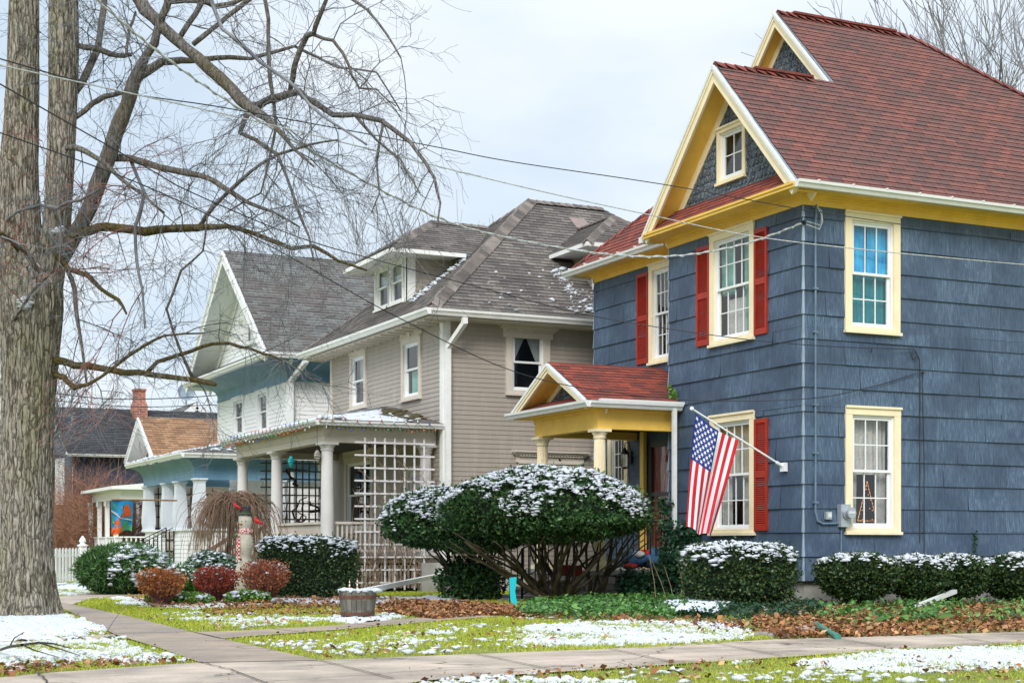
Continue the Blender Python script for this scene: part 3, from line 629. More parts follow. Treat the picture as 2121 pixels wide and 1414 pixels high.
# porch floor, stone base and steps
c=MB(); c.box((12.98,23.55,.44),(WX,26.25,.52)); c.build('porch_floor',pm('floor_board',(.28,.27,.26),.6,.2,6),H1)
def stonewall(name,x0,x1,y0,y1,z0,z1,parent,mat='stone'):
    s=MB(); z=z0
    while z<z1-.01:
        h=min(random.uniform(.1,.17),z1-z)
        for (fx,c0,lo,hi) in (('Y',y0,x0,x1),('X',x0,y0,y1)):
            u=lo
            while u<hi-.01:
                l=min(random.uniform(.18,.42),hi-u); j=random.uniform(.0,.03); g=.008
                if fx=='Y': s.box((u+g,c0-j,z+g),(u+l-g,c0+.12,z+h-g))
                else: s.box((c0-j,u+g,z+g),(c0+.12,u+l-g,z+h-g))
                u+=l
        z+=h
    s.box((x0+.03,y0+.03,z0),(x1-.03,y1-.03,z1-.01)); o=s.build(name,M[mat],parent)
    b=o.modifiers.new('bev','BEVEL'); b.width=.012; b.segments=2; return o
stonewall('porch_base',13.0,15.2,23.6,26.2,-.05,.435,H1)
for i in range(3):
    x1=13.0-.30*i; stonewall('step',x1-.32,x1+.02,24.35,25.55,-.05,.44-.14*(i+1),H1)
for i in range(3):
    x1=13.0-.30*i; c=MB(); c.box((x1-.36,24.3,.44-.14*(i+1)),(x1+.0,25.6,.44-.14*(i+1)+.045)); c.build('tread',M['stone'],H1)
# iron railings
def scroll(mb,c,r,ax,n=14,turns=1.4,s=1):
    pts=[]
    for i in range(n*2):
        t=i/(n*2-1); a=t*turns*2*math.pi*s; rr=r*(1-.75*t); pts.append((c[0]+ax[0]*rr*math.cos(a),c[1]+ax[1]*rr*math.cos(a),c[2]+rr*math.sin(a)))
    mb.tube(pts,.006,4)
def railing(p,q,h,z0=.08,sp=.11,name='railing',scr=True,parent=H1):
    p=Vector(p);q=Vector(q);c=MB();L=(q-p).length;d=(q-p)/L;n=max(2,int(L/sp)); up=Vector((0,0,1))
    c.bar(p+up*h,q+up*h,.035,.02); c.bar(p+up*z0,q+up*z0,.02,.02)
    for i in range(n+1):
        a=p+d*(L*i/n); w=.016 if i not in (0,n) else .032; c.bar(a-(up*.1 if i in(0,n) else up*-z0),a+up*h,w,w)
        if scr and i<n and i%2==0:
            m=a+d*(L/n/2); 
            for zz,sg in ((h-.1,1),(h-.2,-1),(z0+.1,-1)): scroll(c,(m.x,m.y,m.z+zz),L/n*.42,(d.x,d.y),s=sg)
    c.build(name,M['iron'],parent)
railing((13.33,23.62,.52),(14.6,23.62,.52),.86)
railing((13.0,25.75,.52),(13.0,25.5,.52),.86)
railing((12.98,24.33,.46),(11.95,24.33,.02),.88,sp=.13); railing((12.98,25.57,.46),(11.95,25.57,.02),.88,sp=.13)
# porch downspout
def downspout(pts,parent,mat='gutter',w=.075,name='downspout',label=None):
    c=MB()
    for a,b in zip(pts,pts[1:]):
        a=Vector(a);b=Vector(b); e=(b-a).normalized()*.012; c.bar(a-e,b+e,w,w*.8,up=(0,1,0) if abs((b-a).normalized().z)>.9 else (0,0,1))
    c.build(name,M[mat],parent,label=label)
downspout([(14.50,PY0-.08,PE-.1),(14.50,PY0-.08,.25)],H1)
M['colw']=pm('column_paint',(.64,.62,.62),.5,.06,3,worn=(.5,.47,.45),wthr=.7)
# ================================================================== TAUPE HOUSE
GX,GY,GY1,GX1=12.64,29.43,36.45,22.2
FGf=Face('X',GX); FGs=Face('Y',GY)
H2=empty('taupe_house',(17,33,0),'taupe clapboard house with hipped gray roof, two dormers and a columned front porch','house')
GE=5.77; GW=5.60
def header(F,a0,a1,z,parent,mat='taupetrim',key=True):
    c=MB(); c.pbox(F,a0-.06,a1+.06,z,z+.17,.0,.05); c.pbox(F,a0-.13,a1+.13,z+.17,z+.21,.0,.13); c.pbox(F,a0-.16,a1+.16,z+.21,z+.25,.0,.17); c.pbox(F,a0-.09,a1+.09,z+.13,z+.17,.05,.09)
    m=(a0+a1)/2
    if key: c.hexa([F.p(m-.04,z-.02,.05),F.p(m+.04,z-.02,.05),F.p(m+.04,z-.02,.08),F.p(m-.04,z-.02,.08),F.p(m-.08,z+.169,.05),F.p(m+.08,z+.169,.05),F.p(m+.08,z+.169,.12),F.p(m-.08,z+.169,.12)])
    else:
        x=a0
        while x<a1: c.pbox(F,x,x+.035,z+.125,z+.165,.091,.11); x+=.07
    c.build('window_header',M[mat],parent)
hGf=[];hGs=[]
def gw(F,p0,p1,pt,yt,yb,**k):
    a0,a1=sorted((F.a(p0),F.a(p1))); z0,z1=F.z(pt,yb),F.z(pt,yt); k.setdefault('cas','taupetrim'); k.setdefault('mun',None); h=window(F,a0,a1,z0,z1,k.pop('parent',H2),**k); return h,(a0,a1,z0,z1)
h,q=gw(FGs,1047,1138,1047,676,815,cw=.15,curt=[(0,.5,.5,1,'curtw',{'taper':(-1,.75)}),(.5,1,.5,1,'curtw',{'taper':(1,.75)})],label='upper side window with white swag curtains'); hGs.append(h); header(FGs,q[0],q[1],min(q[3],5.35),H2,key=False)
h,q=gw(FGs,1073,1202,1073,957,1120,cw=.14,curt=[(0,1,0,1,'dark')],single=True,label='lower side window behind the snowy yew'); hGs.append(h); header(FGs,q[0],q[1],q[3],H2,key=False)
h,q=gw(FGf,834,874,874,692,822,cw=.12,curt=[(.1,.9,0,.48,'curtg',{'amp':.006}),(.0,1,.5,1,'lace',{'o':-.3})],label='upper front window with pale green paper inside'); hGf.append(h); header(FGf,q[0],q[1],q[3],H2)
h,q=gw(FGf,727,760,760,723,841,cw=.12,curt=[(0,1,.5,1,'curtw',{'o':-.2})],label='upper front window at the far side'); hGf.append(h); header(FGf,q[0],q[1],q[3],H2)
h,q=gw(FGf,845,893,893,962,1095,cw=.12,curt=[(0,1,0,1,'dark')]); hGf.append(h)
h,q=gw(FGf,716,775,775,940,1100,cw=.14,curt=[(0,.3,0,1,'curtw')],label='wide window inside the porch'); hGf.append(h); header(FGf,q[0],q[1],q[3],H2,key=False)
wallmesh('wall',FGs,[(GX,.35),(GX1,.35),(GX1,GW),(GX,GW)],hGs,.098,.011,M['taupe'],H2)
wallmesh('wall',FGf,[(GY,.35),(GY1,.35),(GY1,GW),(GY,GW)],hGf,.098,.011,M['taupe'],H2)
w=MB(); w.poly([(GX,GY1,0),(GX1,GY1,0),(GX1,GY1,GW),(GX,GY1,GW)]); w.poly([(GX1,GY,0),(GX1,GY1,0),(GX1,GY1,GW),(GX1,GY,GW)]); w.build('back_wall',M['taupe'],H2)
c=MB(); c.box((GX-.03,GY-.03,.3),(GX+.15,GY,GW)); c.box((GX-.03,GY,.3),(GX,GY+.13,GW)); c.build('corner_board',M['white'],H2); MB().box((GX-.03,GY1-.1,.3),(GX,GY1+.03,GW)).build('corner_board',M['taupetrim'],H2)
c=MB(); c.box((GX+.05,GY+.05,-.3),(GX1-.05,GY1-.05,.36)); c.build('foundation',pm('pale_foundation',(.50,.46,.43),.9,.15,5,bump=.6,bscale=20),H2)
c=MB(); c.box((12.14,28.93,GW),(GX1+.5,GY+.1,GW+.03)); c.box((12.14,GY+.1,GW),(GX+.1,GY1+.75,GW+.03)); 
y=29.3
while y<37: c.box((12.16,y,GW-.05),(GX-.0,y+.05,GW)); y+=.42
c.build('soffit',M['taupetrim'],H2)
RZ=9.17; xa,ya,yb_=12.08,28.87,37.23; ym=33.05; xr=16.4; xr2=18.45
r=MB(); K=.135
roofplane(r,[(xa,ya,GE),(22.8,ya,GE),(xr2,ym,RZ),(xr,ym,RZ)],h=K); roofplane(r,[(xa,yb_,GE),(xa,ya,GE),(xr,ym,RZ)],h=K); roofplane(r,[(22.8,yb_,GE),(xa,yb_,GE),(xr,ym,RZ),(xr2,ym,RZ)],h=K); roofplane(r,[(22.8,ya,GE),(22.8,yb_,GE),(xr2,ym,RZ)],h=K)
r.build('roof',[M['roofgray'],M['edge']],H2)
ridgecap(MB(),(xr,ym,RZ+.03),(xa,ya,GE+.03),w=.2,seg=.21,t=.03).build('ridge_cap',M['ridge'],H2); ridgecap(MB(),(xr,ym,RZ+.03),(xr2,ym,RZ+.03),w=.15).build('ridge_cap',M['ridge'],H2); ridgecap(MB(),(xr,ym,RZ+.03),(xa,yb_,GE+.03),w=.18).build('ridge_cap',M['ridge'],H2)
c=MB()
for x in (17.2,18.25):
    zt=GE+.79*(32.2-ya)-.12; y=32.2
    c.hexa([(x,y-.05,zt),(x+.42,y-.05,zt),(x+.42,y+.35,zt+.2),(x,y+.35,zt+.2),(x,y-.12,zt+.16),(x+.42,y-.12,zt+.16),(x+.42,y+.3,zt+.48),(x,y+.3,zt+.48)])
    c.build('roof_vent',pm('brown_vent',(.24,.18,.16),.5),H2); c=MB()
c=MB(); gutter(c,(12.1,28.9,GE-.14),(22.8,28.9,GE-.14),h=.13,out=(0,-1,0)); gutter(c,(12.1,28.78,GE-.14),(12.1,37.25,GE-.14),h=.13,out=(-1,0,0)); c.build('gutter',M['white'],H2)
downspout([(GX+.22,28.85,5.6),(GX+.22,28.85,5.5),(GX+.06,29.33,5.05),(GX+.06,29.33,.55),(GX+.0,29.3,.45)],H2,'white',.11)
# snow on the roof
def snowbits(name,P,parent,r=.05,n=None):
    P=np.asarray(P); n=len(P); base=[]; 
    ico=np.array([(0,0,1),(.89,0,.45),(.28,.85,.45),(-.72,.53,.45),(-.72,-.53,.45),(.28,-.85,.45),(.72,.53,-.45),(-.28,.85,-.45),(-.89,0,-.45),(-.28,-.85,-.45),(.72,-.53,-.45),(0,0,-1)])
    F=np.array([(0,1,2),(0,2,3),(0,3,4),(0,4,5),(0,5,1),(1,6,2),(2,7,3),(3,8,4),(4,9,5),(5,10,1),(6,7,2),(7,8,3),(8,9,4),(9,10,5),(10,6,1),(11,7,6),(11,8,7),(11,9,8),(11,10,9),(11,6,10)])
    sc=r*np.clip(np.exp(rng.normal(-.15,.55,(n,1,1))),.3,2.6)*np.concatenate([rng.uniform(.6,1.6,(n,1,2)),rng.uniform(.3,.7,(n,1,1))],2)
    V=P[:,None,:]+ico[None]*sc*rng.uniform(.6,1.45,(n,12,1)); Fq=(F[None]+np.arange(n)[:,None,None]*12).reshape(-1,3)
    return npobj(name,V.reshape(-1,3),Fq,M['snow'],parent,smooth=True)
def onroof(px,py,kind='s'):   # gray roof planes
    t=(px-CX)/F_; u=(HZ-py)/F_; X=C_*t+S_; Y=-S_*t+C_
    if kind=='s': d=(GE-.79*ya-ZC+.03)/(u-.79*Y)
    else: d=(GE-.79*xa-ZC+.03)/(u-.79*X)
    return at(px,py,d)
P=[]
for _ in range(130):
    t=random.random()**.8; P.append(onroof(1143+t*42+random.gauss(0,5),541+t*62+random.gauss(0,5)))
for _ in range(60): P.append(onroof(random.uniform(1180,1228),random.uniform(600,652)))
for _ in range(40): P.append(onroof(random.uniform(980,1180),random.uniform(560,645)))
for _ in range(25): P.append(onroof(1226+random.gauss(0,5),641+random.gauss(0,4)))
for _ in range(150):
    t=random.random(); P.append(onroof(853+t*108+random.gauss(0,2),624-t*88+random.gauss(0,2),'f'))
snowbits('roof_snow',P,H2,.03)
# dormers
def dormer(face,c0,c1,zt,apz,parent):
    # face 'X': front plane X=12.9 y c0..c1 ; face 'Y': plane Y=29.62 x c0..c1
    mid=(c0+c1)/2; hw=(c1-c0)/2; o=.56
    if face=='X': pl=12.9; T=lambda a,b,z:(b,a,z)         # a along, b depth
    else: pl=29.69; T=lambda a,b,z:(a,b,z)
    F=Face(face,pl); zb=GE+.79*(pl-(xa if face=='X' else ya))-.05
    w0,w1=c0+.14,c1-.06; wm=(w0+w1)/2
    hs=[window(F,a,b,zb+.07,zt-.03,parent,tight=True,cas='white',cw=.065,mun=None,curt=[(0,1,.5,1,'curtw')]) for a,b in ((w0,wm+.02),(wm-.02,w1))]
    wallmesh('dormer_wall',F,[(c0,zb),(c1,zb),(c1,zt),(c0,zt)],hs,.098,.01,M['taupe'],parent)
    for s,a in ((-1,c0),(1,c1)):
        end=(zt-GE)/.79+(xa if face=='X' else ya)
        eu=Vector(T(0,1,0)); ev=Vector((0,0,1)); en=Vector(T(s,0,0)); mb=MB()
        lap(mb,T(a,0,0),eu,ev,en,[(pl,zb),(end,zt),(pl,zt)],[],.098,.01,v0=zb); mb.build('dormer_wall',M['taupe'],parent)
        c=MB(); c.box(T(a-.02 if s<0 else a-.1,pl-.02,zb-.05),T(a+.1 if s<0 else a+.02,pl,zt)); c.box(T(a+s*.02,pl-.02,zb-.05),T(a,pl+.2,zt)); c.build('dormer_corner',M['white'],parent)
    r=MB(); e0,e1=c0-o,c1+o; pf=pl-o; sl=(apz-zt)/(hw+o); ap=pf+hw+o; base=(xa if face=='X' else ya); bk=base+(zt-GE)/.79; bkr=base+(apz-GE)/.79
    roofplane(r,[T(e0,pf,zt),T(e1,pf,zt),T(mid,ap,apz)],h=K); roofplane(r,[T(e0,pf,zt),T(mid,ap,apz),T(mid,bkr,apz),T(e0,bk,zt)],h=K); roofplane(r,[T(e1,pf,zt),T(e1,bk,zt),T(mid,bkr,apz),T(mid,ap,apz)],h=K)
    r.build('dormer_roof',[M['roofgray'],M['edge']],parent)
    c=MB(); ridgecap(c,T(mid,ap,apz+.03),T(e0,pf,zt+.03),w=.14); ridgecap(c,T(mid,ap,apz+.03),T(e1,pf,zt+.03),w=.14); ridgecap(c,T(mid,ap,apz+.03),T(mid,bkr,apz+.03),w=.12); c.build('dormer_ridge',M['ridge'],parent)
    c=MB(); c.box(T(e0-.02,pf-.03,zt-.10),T(e1+.02,pf,zt-.01)); c.box(T(e0-.02,pf,zt-.10),T(e0+.01,bk-.15,zt-.01)); c.box(T(e1-.01,pf,zt-.10),T(e1+.02,bk-.15,zt-.01)); c.box(T(e0+.01,pf,zt-.09),T(e1-.01,pl+.1,zt-.06)); c.box(T(e0+.01,pl+.1,zt-.09),T(c0,bk-.3,zt-.06)); c.build('dormer_fascia',M['white'],parent)
dormer('X',32.1,34.1,7.48,8.45,H2)
dormer('Y',16.42,18.15,7.48,8.4,H2)
# porch
QX,QY,QY1,QZ=9.92,29.43,36.5,3.47
FQ=Face('X',QX)
QT=4.03
r=MB()
roofplane(r,[(QX-.03,QY1,QZ),(QX-.03,QY-.03,QZ),(GX,QY+2.7,QT),(GX,QY1-1,QT)],h=.3,t=.008); roofplane(r,[(QX-.03,QY-.03,QZ),(GX,QY-.03,QZ),(GX,QY+2.7,QT)],h=.3,t=.008)
r.build('porch_roof',[M['roofgray'],M['taupetrim']],H2)
# snow sheet on porch roof (uneven edge) and moss strip
def sheet(name,fn,nu,nv,mat,parent,th,mask=None):
    V=[];F=[];idx={}
    for i in range(nu+1):
        for j in range(nv+1):
            p=fn(i/nu,j/nv); idx[i,j]=len(V); e=min(i,nu-i,j,nv-j); V.append((p[0],p[1],p[2]+(th*(1-math.exp(-e*1.1)) if e>0 else -.01)+random.uniform(-1,1)*th*.1*(e>0)))
    for i in range(nu):
        for j in range(nv): F.append((idx[i,j],idx[i+1,j],idx[i+1,j+1],idx[i,j+1]))
    return npobj(name,V,F,mat,parent,smooth=True)
def prf(a,b): # front slope of the porch roof
    y=QY+.06+(QY1-.5-QY)*a; x=QX+(GX-.1-QX)*b; lim=QY+(x-QX)*1.0+.05; y=max(y,lim+.02*math.sin(a*40+b*30)); return (x,y,QZ+.02+(x-QX)*.207)
sheet('porch_snow',prf,60,24,M['snow'],H2,.04)
def prf2(a,b):
    x=QX+.12+(1.75+.15*math.sin(b*9))*a; y=QY+.04+(x-QX-.06)*b; return (x,y,QZ+.02+(y-QY)*.2075)
sheet('porch_snow',prf2,30,14,M['snow'],H2,.03)
P=[]
for i in range(260):
    x=random.uniform(QX,GX-.3); y=QY+random.uniform(0,max(0,(x-QX))*.9); 
    if random.random()<.8*(1-(x-QX)/2.9): P.append((x,y,QZ+.04+(y-QY)*.207))
snowbits('snow_patch',P,H2,.035)
c=MB(); moss=pm('roof_moss',(.16,.14,.03),.95,.5,8,c2=(.07,.06,.04),bump=1,bscale=20)
for i in range(60):
    x=random.uniform(QX+1.2,GX-.05); y=QY+random.uniform(.2,1)*(x-QX)*.9; c.lathe((x,y,QZ+.02+(y-QY)*.207),[(random.uniform(.05,.16),-.02),(.06,.015),(.01,.03)],7)
c.build('roof_moss',moss,H2)
c=MB(); gutter(c,(QX,QY,QZ-.11),(GX-.03,QY,QZ-.11),w=.1,h=.1,out=(0,-1,0)); gutter(c,(QX,QY-.1,QZ-.11),(QX,QY1,QZ-.11),w=.1,h=.1,out=(-1,0,0)); c.build('porch_gutter',M['gutter'],H2)
c=MB(); bx,b0,b1=10.28,29.86,36.1; z0,z1=3.05,3.38
c.box((bx-.12,b0-.12,z0),(bx+.12,b1+.12,z1)); c.box((bx+.12,b0-.12,z0),(GX-.03,b0+.12,z1)); c.box((bx+.12,b1-.12,z0),(GX-.03,b1+.12,z1)); c.box((QX+.02,QY+.02,z1),(GX,QY1-.02,z1+.02))
c.box((bx-.14,b0-.14,z0+.13),(GX-.03,b0-.12,z0+.15)); c.box((bx-.14,b0-.12,z0+.13),(bx-.12,b1+.12,z0+.15))
x=bx-.12
while x<GX-.1: c.box((x,b0-.16,z1-.07),(x+.045,b0-.12,z1-.01)); x+=.09
y=b0
while y<b1: c.box((bx-.16,y,z1-.07),(bx-.12,y+.045,z1-.01)); y+=.09
c.build('porch_beam',M['taupetrim'],H2)
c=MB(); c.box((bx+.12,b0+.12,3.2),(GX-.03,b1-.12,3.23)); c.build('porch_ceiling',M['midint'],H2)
for (x,y) in ((bx,b0+.05),(bx,33.35),(bx,b1),(GX-.2,b0+.05),(12.3,b1)): column(x,y,.75,z0,.135,H2,'colw',flute=False)
FLZ=.74
c=MB(); c.box((10.05,29.62,FLZ-.06),(GX,36.3,FLZ)); c.build('porch_floor',M['wood'],H2)
def rail(p,q,z0,z1,sp,parent,mat='taupetrim',w=.035,name='porch_railing'):
    c=MB(); p=Vector(p);q=Vector(q);L=(q-p).length;d=(q-p)/L;c.bar(p+Vector((0,0,z1)),q+Vector((0,0,z1)),.1,.05);c.bar(p+Vector((0,0,z0)),q+Vector((0,0,z0)),.06,.05)
    for i in range(int(L/sp)): a=p+d*(sp*(i+.5)); c.bar(a+Vector((0,0,z0)),a+Vector((0,0,z1-.025)),w,w)
    return c.build(name,M[mat],parent)
rail((bx,30.05,0),(bx,33.2,0),.85,1.42,.075,H2); rail((bx+.15,b0,0),(GX-.3,b0,0),.85,1.42,.1,H2); rail((bx+.1,b1,0),(12.2,b1,0),.85,1.42,.1,H2)
c=MB(); x=bx-.1
while x<GX: c.box((x,29.74,.08),(x+.045,29.76,.56)); x+=.085
y=29.75
while y<36.2: c.box((bx-.13,y,.08),(bx-.11,y+.045,.66)); y+=.085
c.box((bx-.14,29.71,.60),(GX,29.74,.74)); c.box((bx-.14,29.74,.62),(bx-.13,36.2,.74)); c.build('porch_skirt',M['taupetrim'],H2)
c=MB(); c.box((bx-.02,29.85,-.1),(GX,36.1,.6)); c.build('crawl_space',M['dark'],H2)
MB().box((bx-.14,29.66,-.1),(bx+.06,29.9,.6)).build('porch_pier',M['concrete'],H2); c=MB(); c.box((GX-.45,29.5,-.1),(GX-.05,29.74,.6)); c.build('porch_pier',M['concrete'],H2)
c=MB()
for i in range(4): c.box((bx-.28*(i+1)-.02,33.5,-.05),(bx-.28*i,35.0,FLZ-.18*(i+1)+.18-.18+.0))
c.build('porch_steps',M['wood'],H2)
c=MB(); M['brail']=pm('brown_rail',(.2,.13,.1),.7,.2,5)
for y in (33.5,35.0):
    c=MB(); c.bar((bx-.05,y,1.5),(bx-1.25,y,.75),.05,.09); c.bar((bx-.05,y,1.0),(bx-1.25,y,.3),.04,.07); c.bar((bx-1.25,y,-.05),(bx-1.25,y,.85),.08,.08)
    for k in range(9): c.bar((bx-.12*(k+1),y,.9-.07*k),(bx-.12*(k+1),y,1.45-.075*k),.03,.03)
    c.build('step_handrail',M['brail'],H2)
# downspout leader lying from the corner toward the barrel
downspout([(GX+.0,29.3,.47),(GX-.12,29.2,.36),tuple(at(760,1222,25.5))],H2,'white',.10,label='long white downspout leader sloping towards the barrel')
# trellises
def trellis(name,F,a0,a1,z0,z1,nv,nh,mat,label,group,w=.035,o=0,ex=.12):
    T=empty(name,F.p((a0+a1)/2,z0,o),label,'trellis',group); c=MB()
    for i in range(nv):
        a=a0+(a1-a0)*(i+.5)/nv; c.pbox(F,a-w/2,a+w/2,z0,z1,o,o+.018)
    c.build('upright_slats',M[mat],T); c=MB()
    for j in range(nh):
        z=z0+(z1-z0)*(j+.6)/nh; c.pbox(F,a0-ex,a1+ex,z-w/2,z+w/2,o+.018,o+.036)
    c.build('cross_slats',M[mat],T); return T
FT=Face('Y',29.60)
M['twhite']=pm('trellis_paint',(.66,.64,.66),.6,.12,4); M['tbrown']=pm('trellis_brown',(.13,.11,.10),.8,.2,4)
T1=trellis('trellis',FT,FT.a(745),FT.a(888),FT.z(745,1222),FT.z(745,905),7,12,'twhite','tall pale lattice trellis on the near end of the taupe porch','trellises on the taupe porch',o=.0)
FT2=Face('Y',36.05)
T2=trellis('trellis',FT2,FT2.a(545),FT2.a(582),FT2.z(560,1085),FT2.z(560,952),3,8,'tbrown','small dark trellis at the far end of the taupe porch, left of the middle column','trellises on the taupe porch',ex=.08)
T3=trellis('trellis',FT2,FT2.a(593),FT2.a(660),FT2.z(600,1085),FT2.z(600,952),5,8,'tbrown','dark trellis with thick vines at the far end of the taupe porch','trellises on the taupe porch',ex=.08)
def vine(name,F,a0,a1,z0,z1,n,r,mat,label,o=.03,wig=.12,parent=None,seed=1):
    rn=random.Random(seed); c=MB()
    for i in range(n):
        a=rn.uniform(a0,a1); z=z0; pts=[];rr=[]; L=rn.uniform(.4,1)*(z1-z0); k=0; da=rn.gauss(0,.05)
        if rn.random()<.4: z=rn.uniform(z0,z1-.3); L=rn.uniform(.3,.9)
        st=L/12
        for k in range(13):
            pts.append(F.p(a,z,o+.05*math.sin(k*1.7+i))); rr.append(r*(1-.06*k)); da=da*.6+rn.gauss(0,wig*.35); a=min(max(a+da,a0-.1),a1+.1); z=min(z+st*rn.uniform(.3,1.4),z1)
        c.tube(pts,rr,4)
    o_=c.build(name,M[mat],parent); 
    if parent is None: tag(o_,label,'vine')
    return o_
M['vine']=pm('dry_vine',(.30,.20,.13),.85,.3,4,isl=.4); M['vined']=pm('dark_vine',(.06,.04,.03),.85,.3,4)
vine('climbing_vine',FT,FT.a(738),FT.a(900),.1,3.0,75,.009,'vine','tangle of thin dry vines climbing the pale trellis')
vine('climbing_vine',FT2,FT2.a(600),FT2.a(655),.8,2.8,7,.045,'vined','thick dark twisted vine on the dark porch trellis',wig=.22,seed=5)
vine('climbing_vine',FT2,FT2.a(538),FT2.a(588),.8,2.9,26,.007,'vine','thin dry vines on the small dark trellis',seed=9)
# hanging ornaments under porch beam
for (px,py,cmat,lb,cc) in ((603,955,'curtg','turquoise glass pinecone ornament hanging under the porch beam',(.02,.40,.42)),(657,943,'galv','silver gray pinecone ornament hanging under the porch beam',(.35,.34,.30))):
    pnt=Vector((10.05,aX(px,10.05),0)); pnt.z=ZC+(HZ-py)/F_*dep(pnt.x,pnt.y)
    T=empty('hanging_ornament',pnt,lb,'ornament','ornaments hanging under the porch beam'); c=MB()
    c.lathe(pnt,[(.01,-.14),(.045,-.1),(.035,-.085),(.065,-.06),(.05,-.045),(.075,-.01),(.06,.01),(.07,.035),(.045,.06),(.045,.08),(.015,.11)],14); c.build('body',pm('glass_orn',cc,.15,.3,20,metal=.3),T)
    c=MB(); c.tube([pnt+Vector((0,0,.1)),Vector((pnt.x,pnt.y,3.38))],.005,4); c.build('cord',M['cable'],T)
# string lights on the porch gutter
SL=empty('string_lights',(QX-.1,QY-.1,QZ),'multicoloured bulb string clipped along the taupe porch gutter','string lights')
bm_=[pm('bulb_'+n_,c_,.2,.05,3) for n_,c_ in (('red',(.75,.03,.02)),('orange',(.85,.16,.02)),('green',(.02,.40,.16)),('blue',(.02,.10,.55)),('white',(.75,.75,.78)))]
path=[]; L1=QY1-QY; n=0
cb=MB(); pts=[]
for i in range(50+20):
    if i<50: y=QY1-i*L1/50; x=QX-.13
    else: y=QY-.13; x=QX+(i-50)*(GX-QX-.1)/20
    dz=(-.15 if i%2 else -.02)+random.uniform(-.03,.03); z=QZ+dz; pts.append((x,y,z)); 
    b=MB(); s=-1 if i%2 else 1
    b.lathe((x,y,z),[(.008,0),(.010,s*.012),(.015,s*.022),(.012,s*.038),(.003,s*.052)],8); b.build('bulb',bm_[(i*7+i//3)%5],SL,smooth=True)
cb.tube(pts,.005,4); cb.build('cable',M['iron'],SL)
M['palegray']=pm('pale_gray_gable',(.82,.845,.87),.6,.04,2)
# ================================================================== WHITE AND BLUE HOUSE
VX,VY,VY1,VX1=12.49,39.5,46.5,24
FV=Face('X',VX); FVs=Face('Y',VY)
H3=empty('white_house',(18,43,0),'white clapboard house with curved blue cornice and steep gray gable','house')
hv=[]
for p0,p1,yt,yb,pt in ((534,557,803,893,557),(484,506,818,901,506)):
    a0,a1=sorted((FV.a(p0),FV.a(p1))); hv.append(window(FV,a0,a1,FV.z(pt,yb),FV.z(pt,yt),H3,cas='vinyl',cw=.11,mun=None,curt=[(0,1,.5,1,'curtw',{'o':-.3})]))
ZT=5.36
wallmesh('wall',FV,[(VY,.3),(VY1,.3),(VY1,ZT),(VY,ZT)],hv,.115,.012,M['whiteclap'],H3); wallmesh('wall',FVs,[(VX,.3),(VX1,.3),(VX1,ZT),(VX,ZT)],[],.115,.012,M['whiteclap'],H3)
w=MB(); w.poly([(VX,VY1,0),(VX1,VY1,0),(VX1,VY1,6),(VX,VY1,6)]); w.poly([(VX1,VY,0),(VX1,VY1,0),(VX1,VY1,6),(VX1,VY,6)]); w.build('back_wall',M['whiteclap'],H3)
c=MB(); c.box((VX-.03,VY-.03,.3),(VX+.15,VY,ZT)); c.box((VX-.03,VY,.3),(VX,VY+.14,ZT)); c.box((VX-.03,VY1-.1,.3),(VX,VY1+.03,ZT)); c.build('corner_board',M['vinyl'],H3)
def cove(name,x,y0,y1,x1,zb,zt,o,mat,parent,n=8,below=0):
    c=MB(); pr=[(0,zb)]+[(o*(1-math.cos(R(90*k/n)))**1.0, zb+(zt-zb)*math.sin(R(90*k/n))) for k in range(1,n+1)]
    pr=[(0.03,zb)]+[(.03+(o-.03)*(1-math.cos(R(90*k/n))), zb+.12+(zt-zb-.12)*math.sin(R(90*k/n))) for k in range(0,n+1)]
    for (a,za),(b,zb2) in zip(pr,pr[1:]):
        c.poly([(x-a,y0-a,za),(x-a,y1+a,za),(x-b,y1+b,zb2),(x-b,y0-b,zb2)]); c.poly([(x1,y0-a,za),(x-a,y0-a,za),(x-b,y0-b,zb2),(x1,y0-b,zb2)]); c.poly([(x1,y1+a,za),(x-a,y1+a,za),(x-b,y1+b,zb2),(x1,y1+b,zb2)])
    c.box((x-.05,y0-.05,zb-.04),(x1,y0,zb)); c.box((x-.05,y0,zb-.04),(x,y1+.05,zb))
    return c.build(name,M[mat],parent,smooth=False)
VE=5.96
cove('cornice',VX,VY,VY1,VX1,ZT,VE-.12,.72,'teal',H3)
yc,zc=42.95,9.30; e0,e1=VY-.80,VY1+.80
r=MB(); roofplane(r,[(11.68,e0,VE),(VX1,e0,VE),(VX1,yc,zc),(11.68,yc,zc)],h=.15); roofplane(r,[(11.68,e1,VE-.1),(11.68,yc,zc),(VX1,yc,zc),(VX1,e1,VE-.1)],h=.15); r.build('roof',[M['roofdark'],M['vinyl']],H3)
rake(11.66,yc,zc,yc-e0,zc-VE,.4,12.4,6,tw=.22,parent=H3,mat='vinyl',smat='palegray',cover='vinyl',right=1,left=0); rake(11.66,yc,zc,e1-yc,zc-VE+.1,.4,12.4,6,tw=.22,parent=H3,mat='vinyl',smat='palegray',cover='vinyl',right=0,left=1)
FVg=Face('X',12.42)
tri=[(VY+.0,6.25),(VY1,6.25),(yc,9.2)]
hq=[]
ws=[(FVg.a(540),FVg.a(527)),(FVg.a(525),FVg.a(509)),(FVg.a(507),FVg.a(497))]
for (a0,a1),(yt,yb) in zip(ws,((662,705),(646,710),(662,712))):
    px=proj(12.42,a0)[0]; hq.append(window(FVg,a0,a1,FVg.z(px,yb),FVg.z(px,yt),H3,cas='vinyl',cw=.07,mun=(2,2),single=True,curt=[(0,1,0,1,'dark')]))
wallmesh('gable_wall',FVg,tri,hq,.115,.01,M['palegray'],H3)
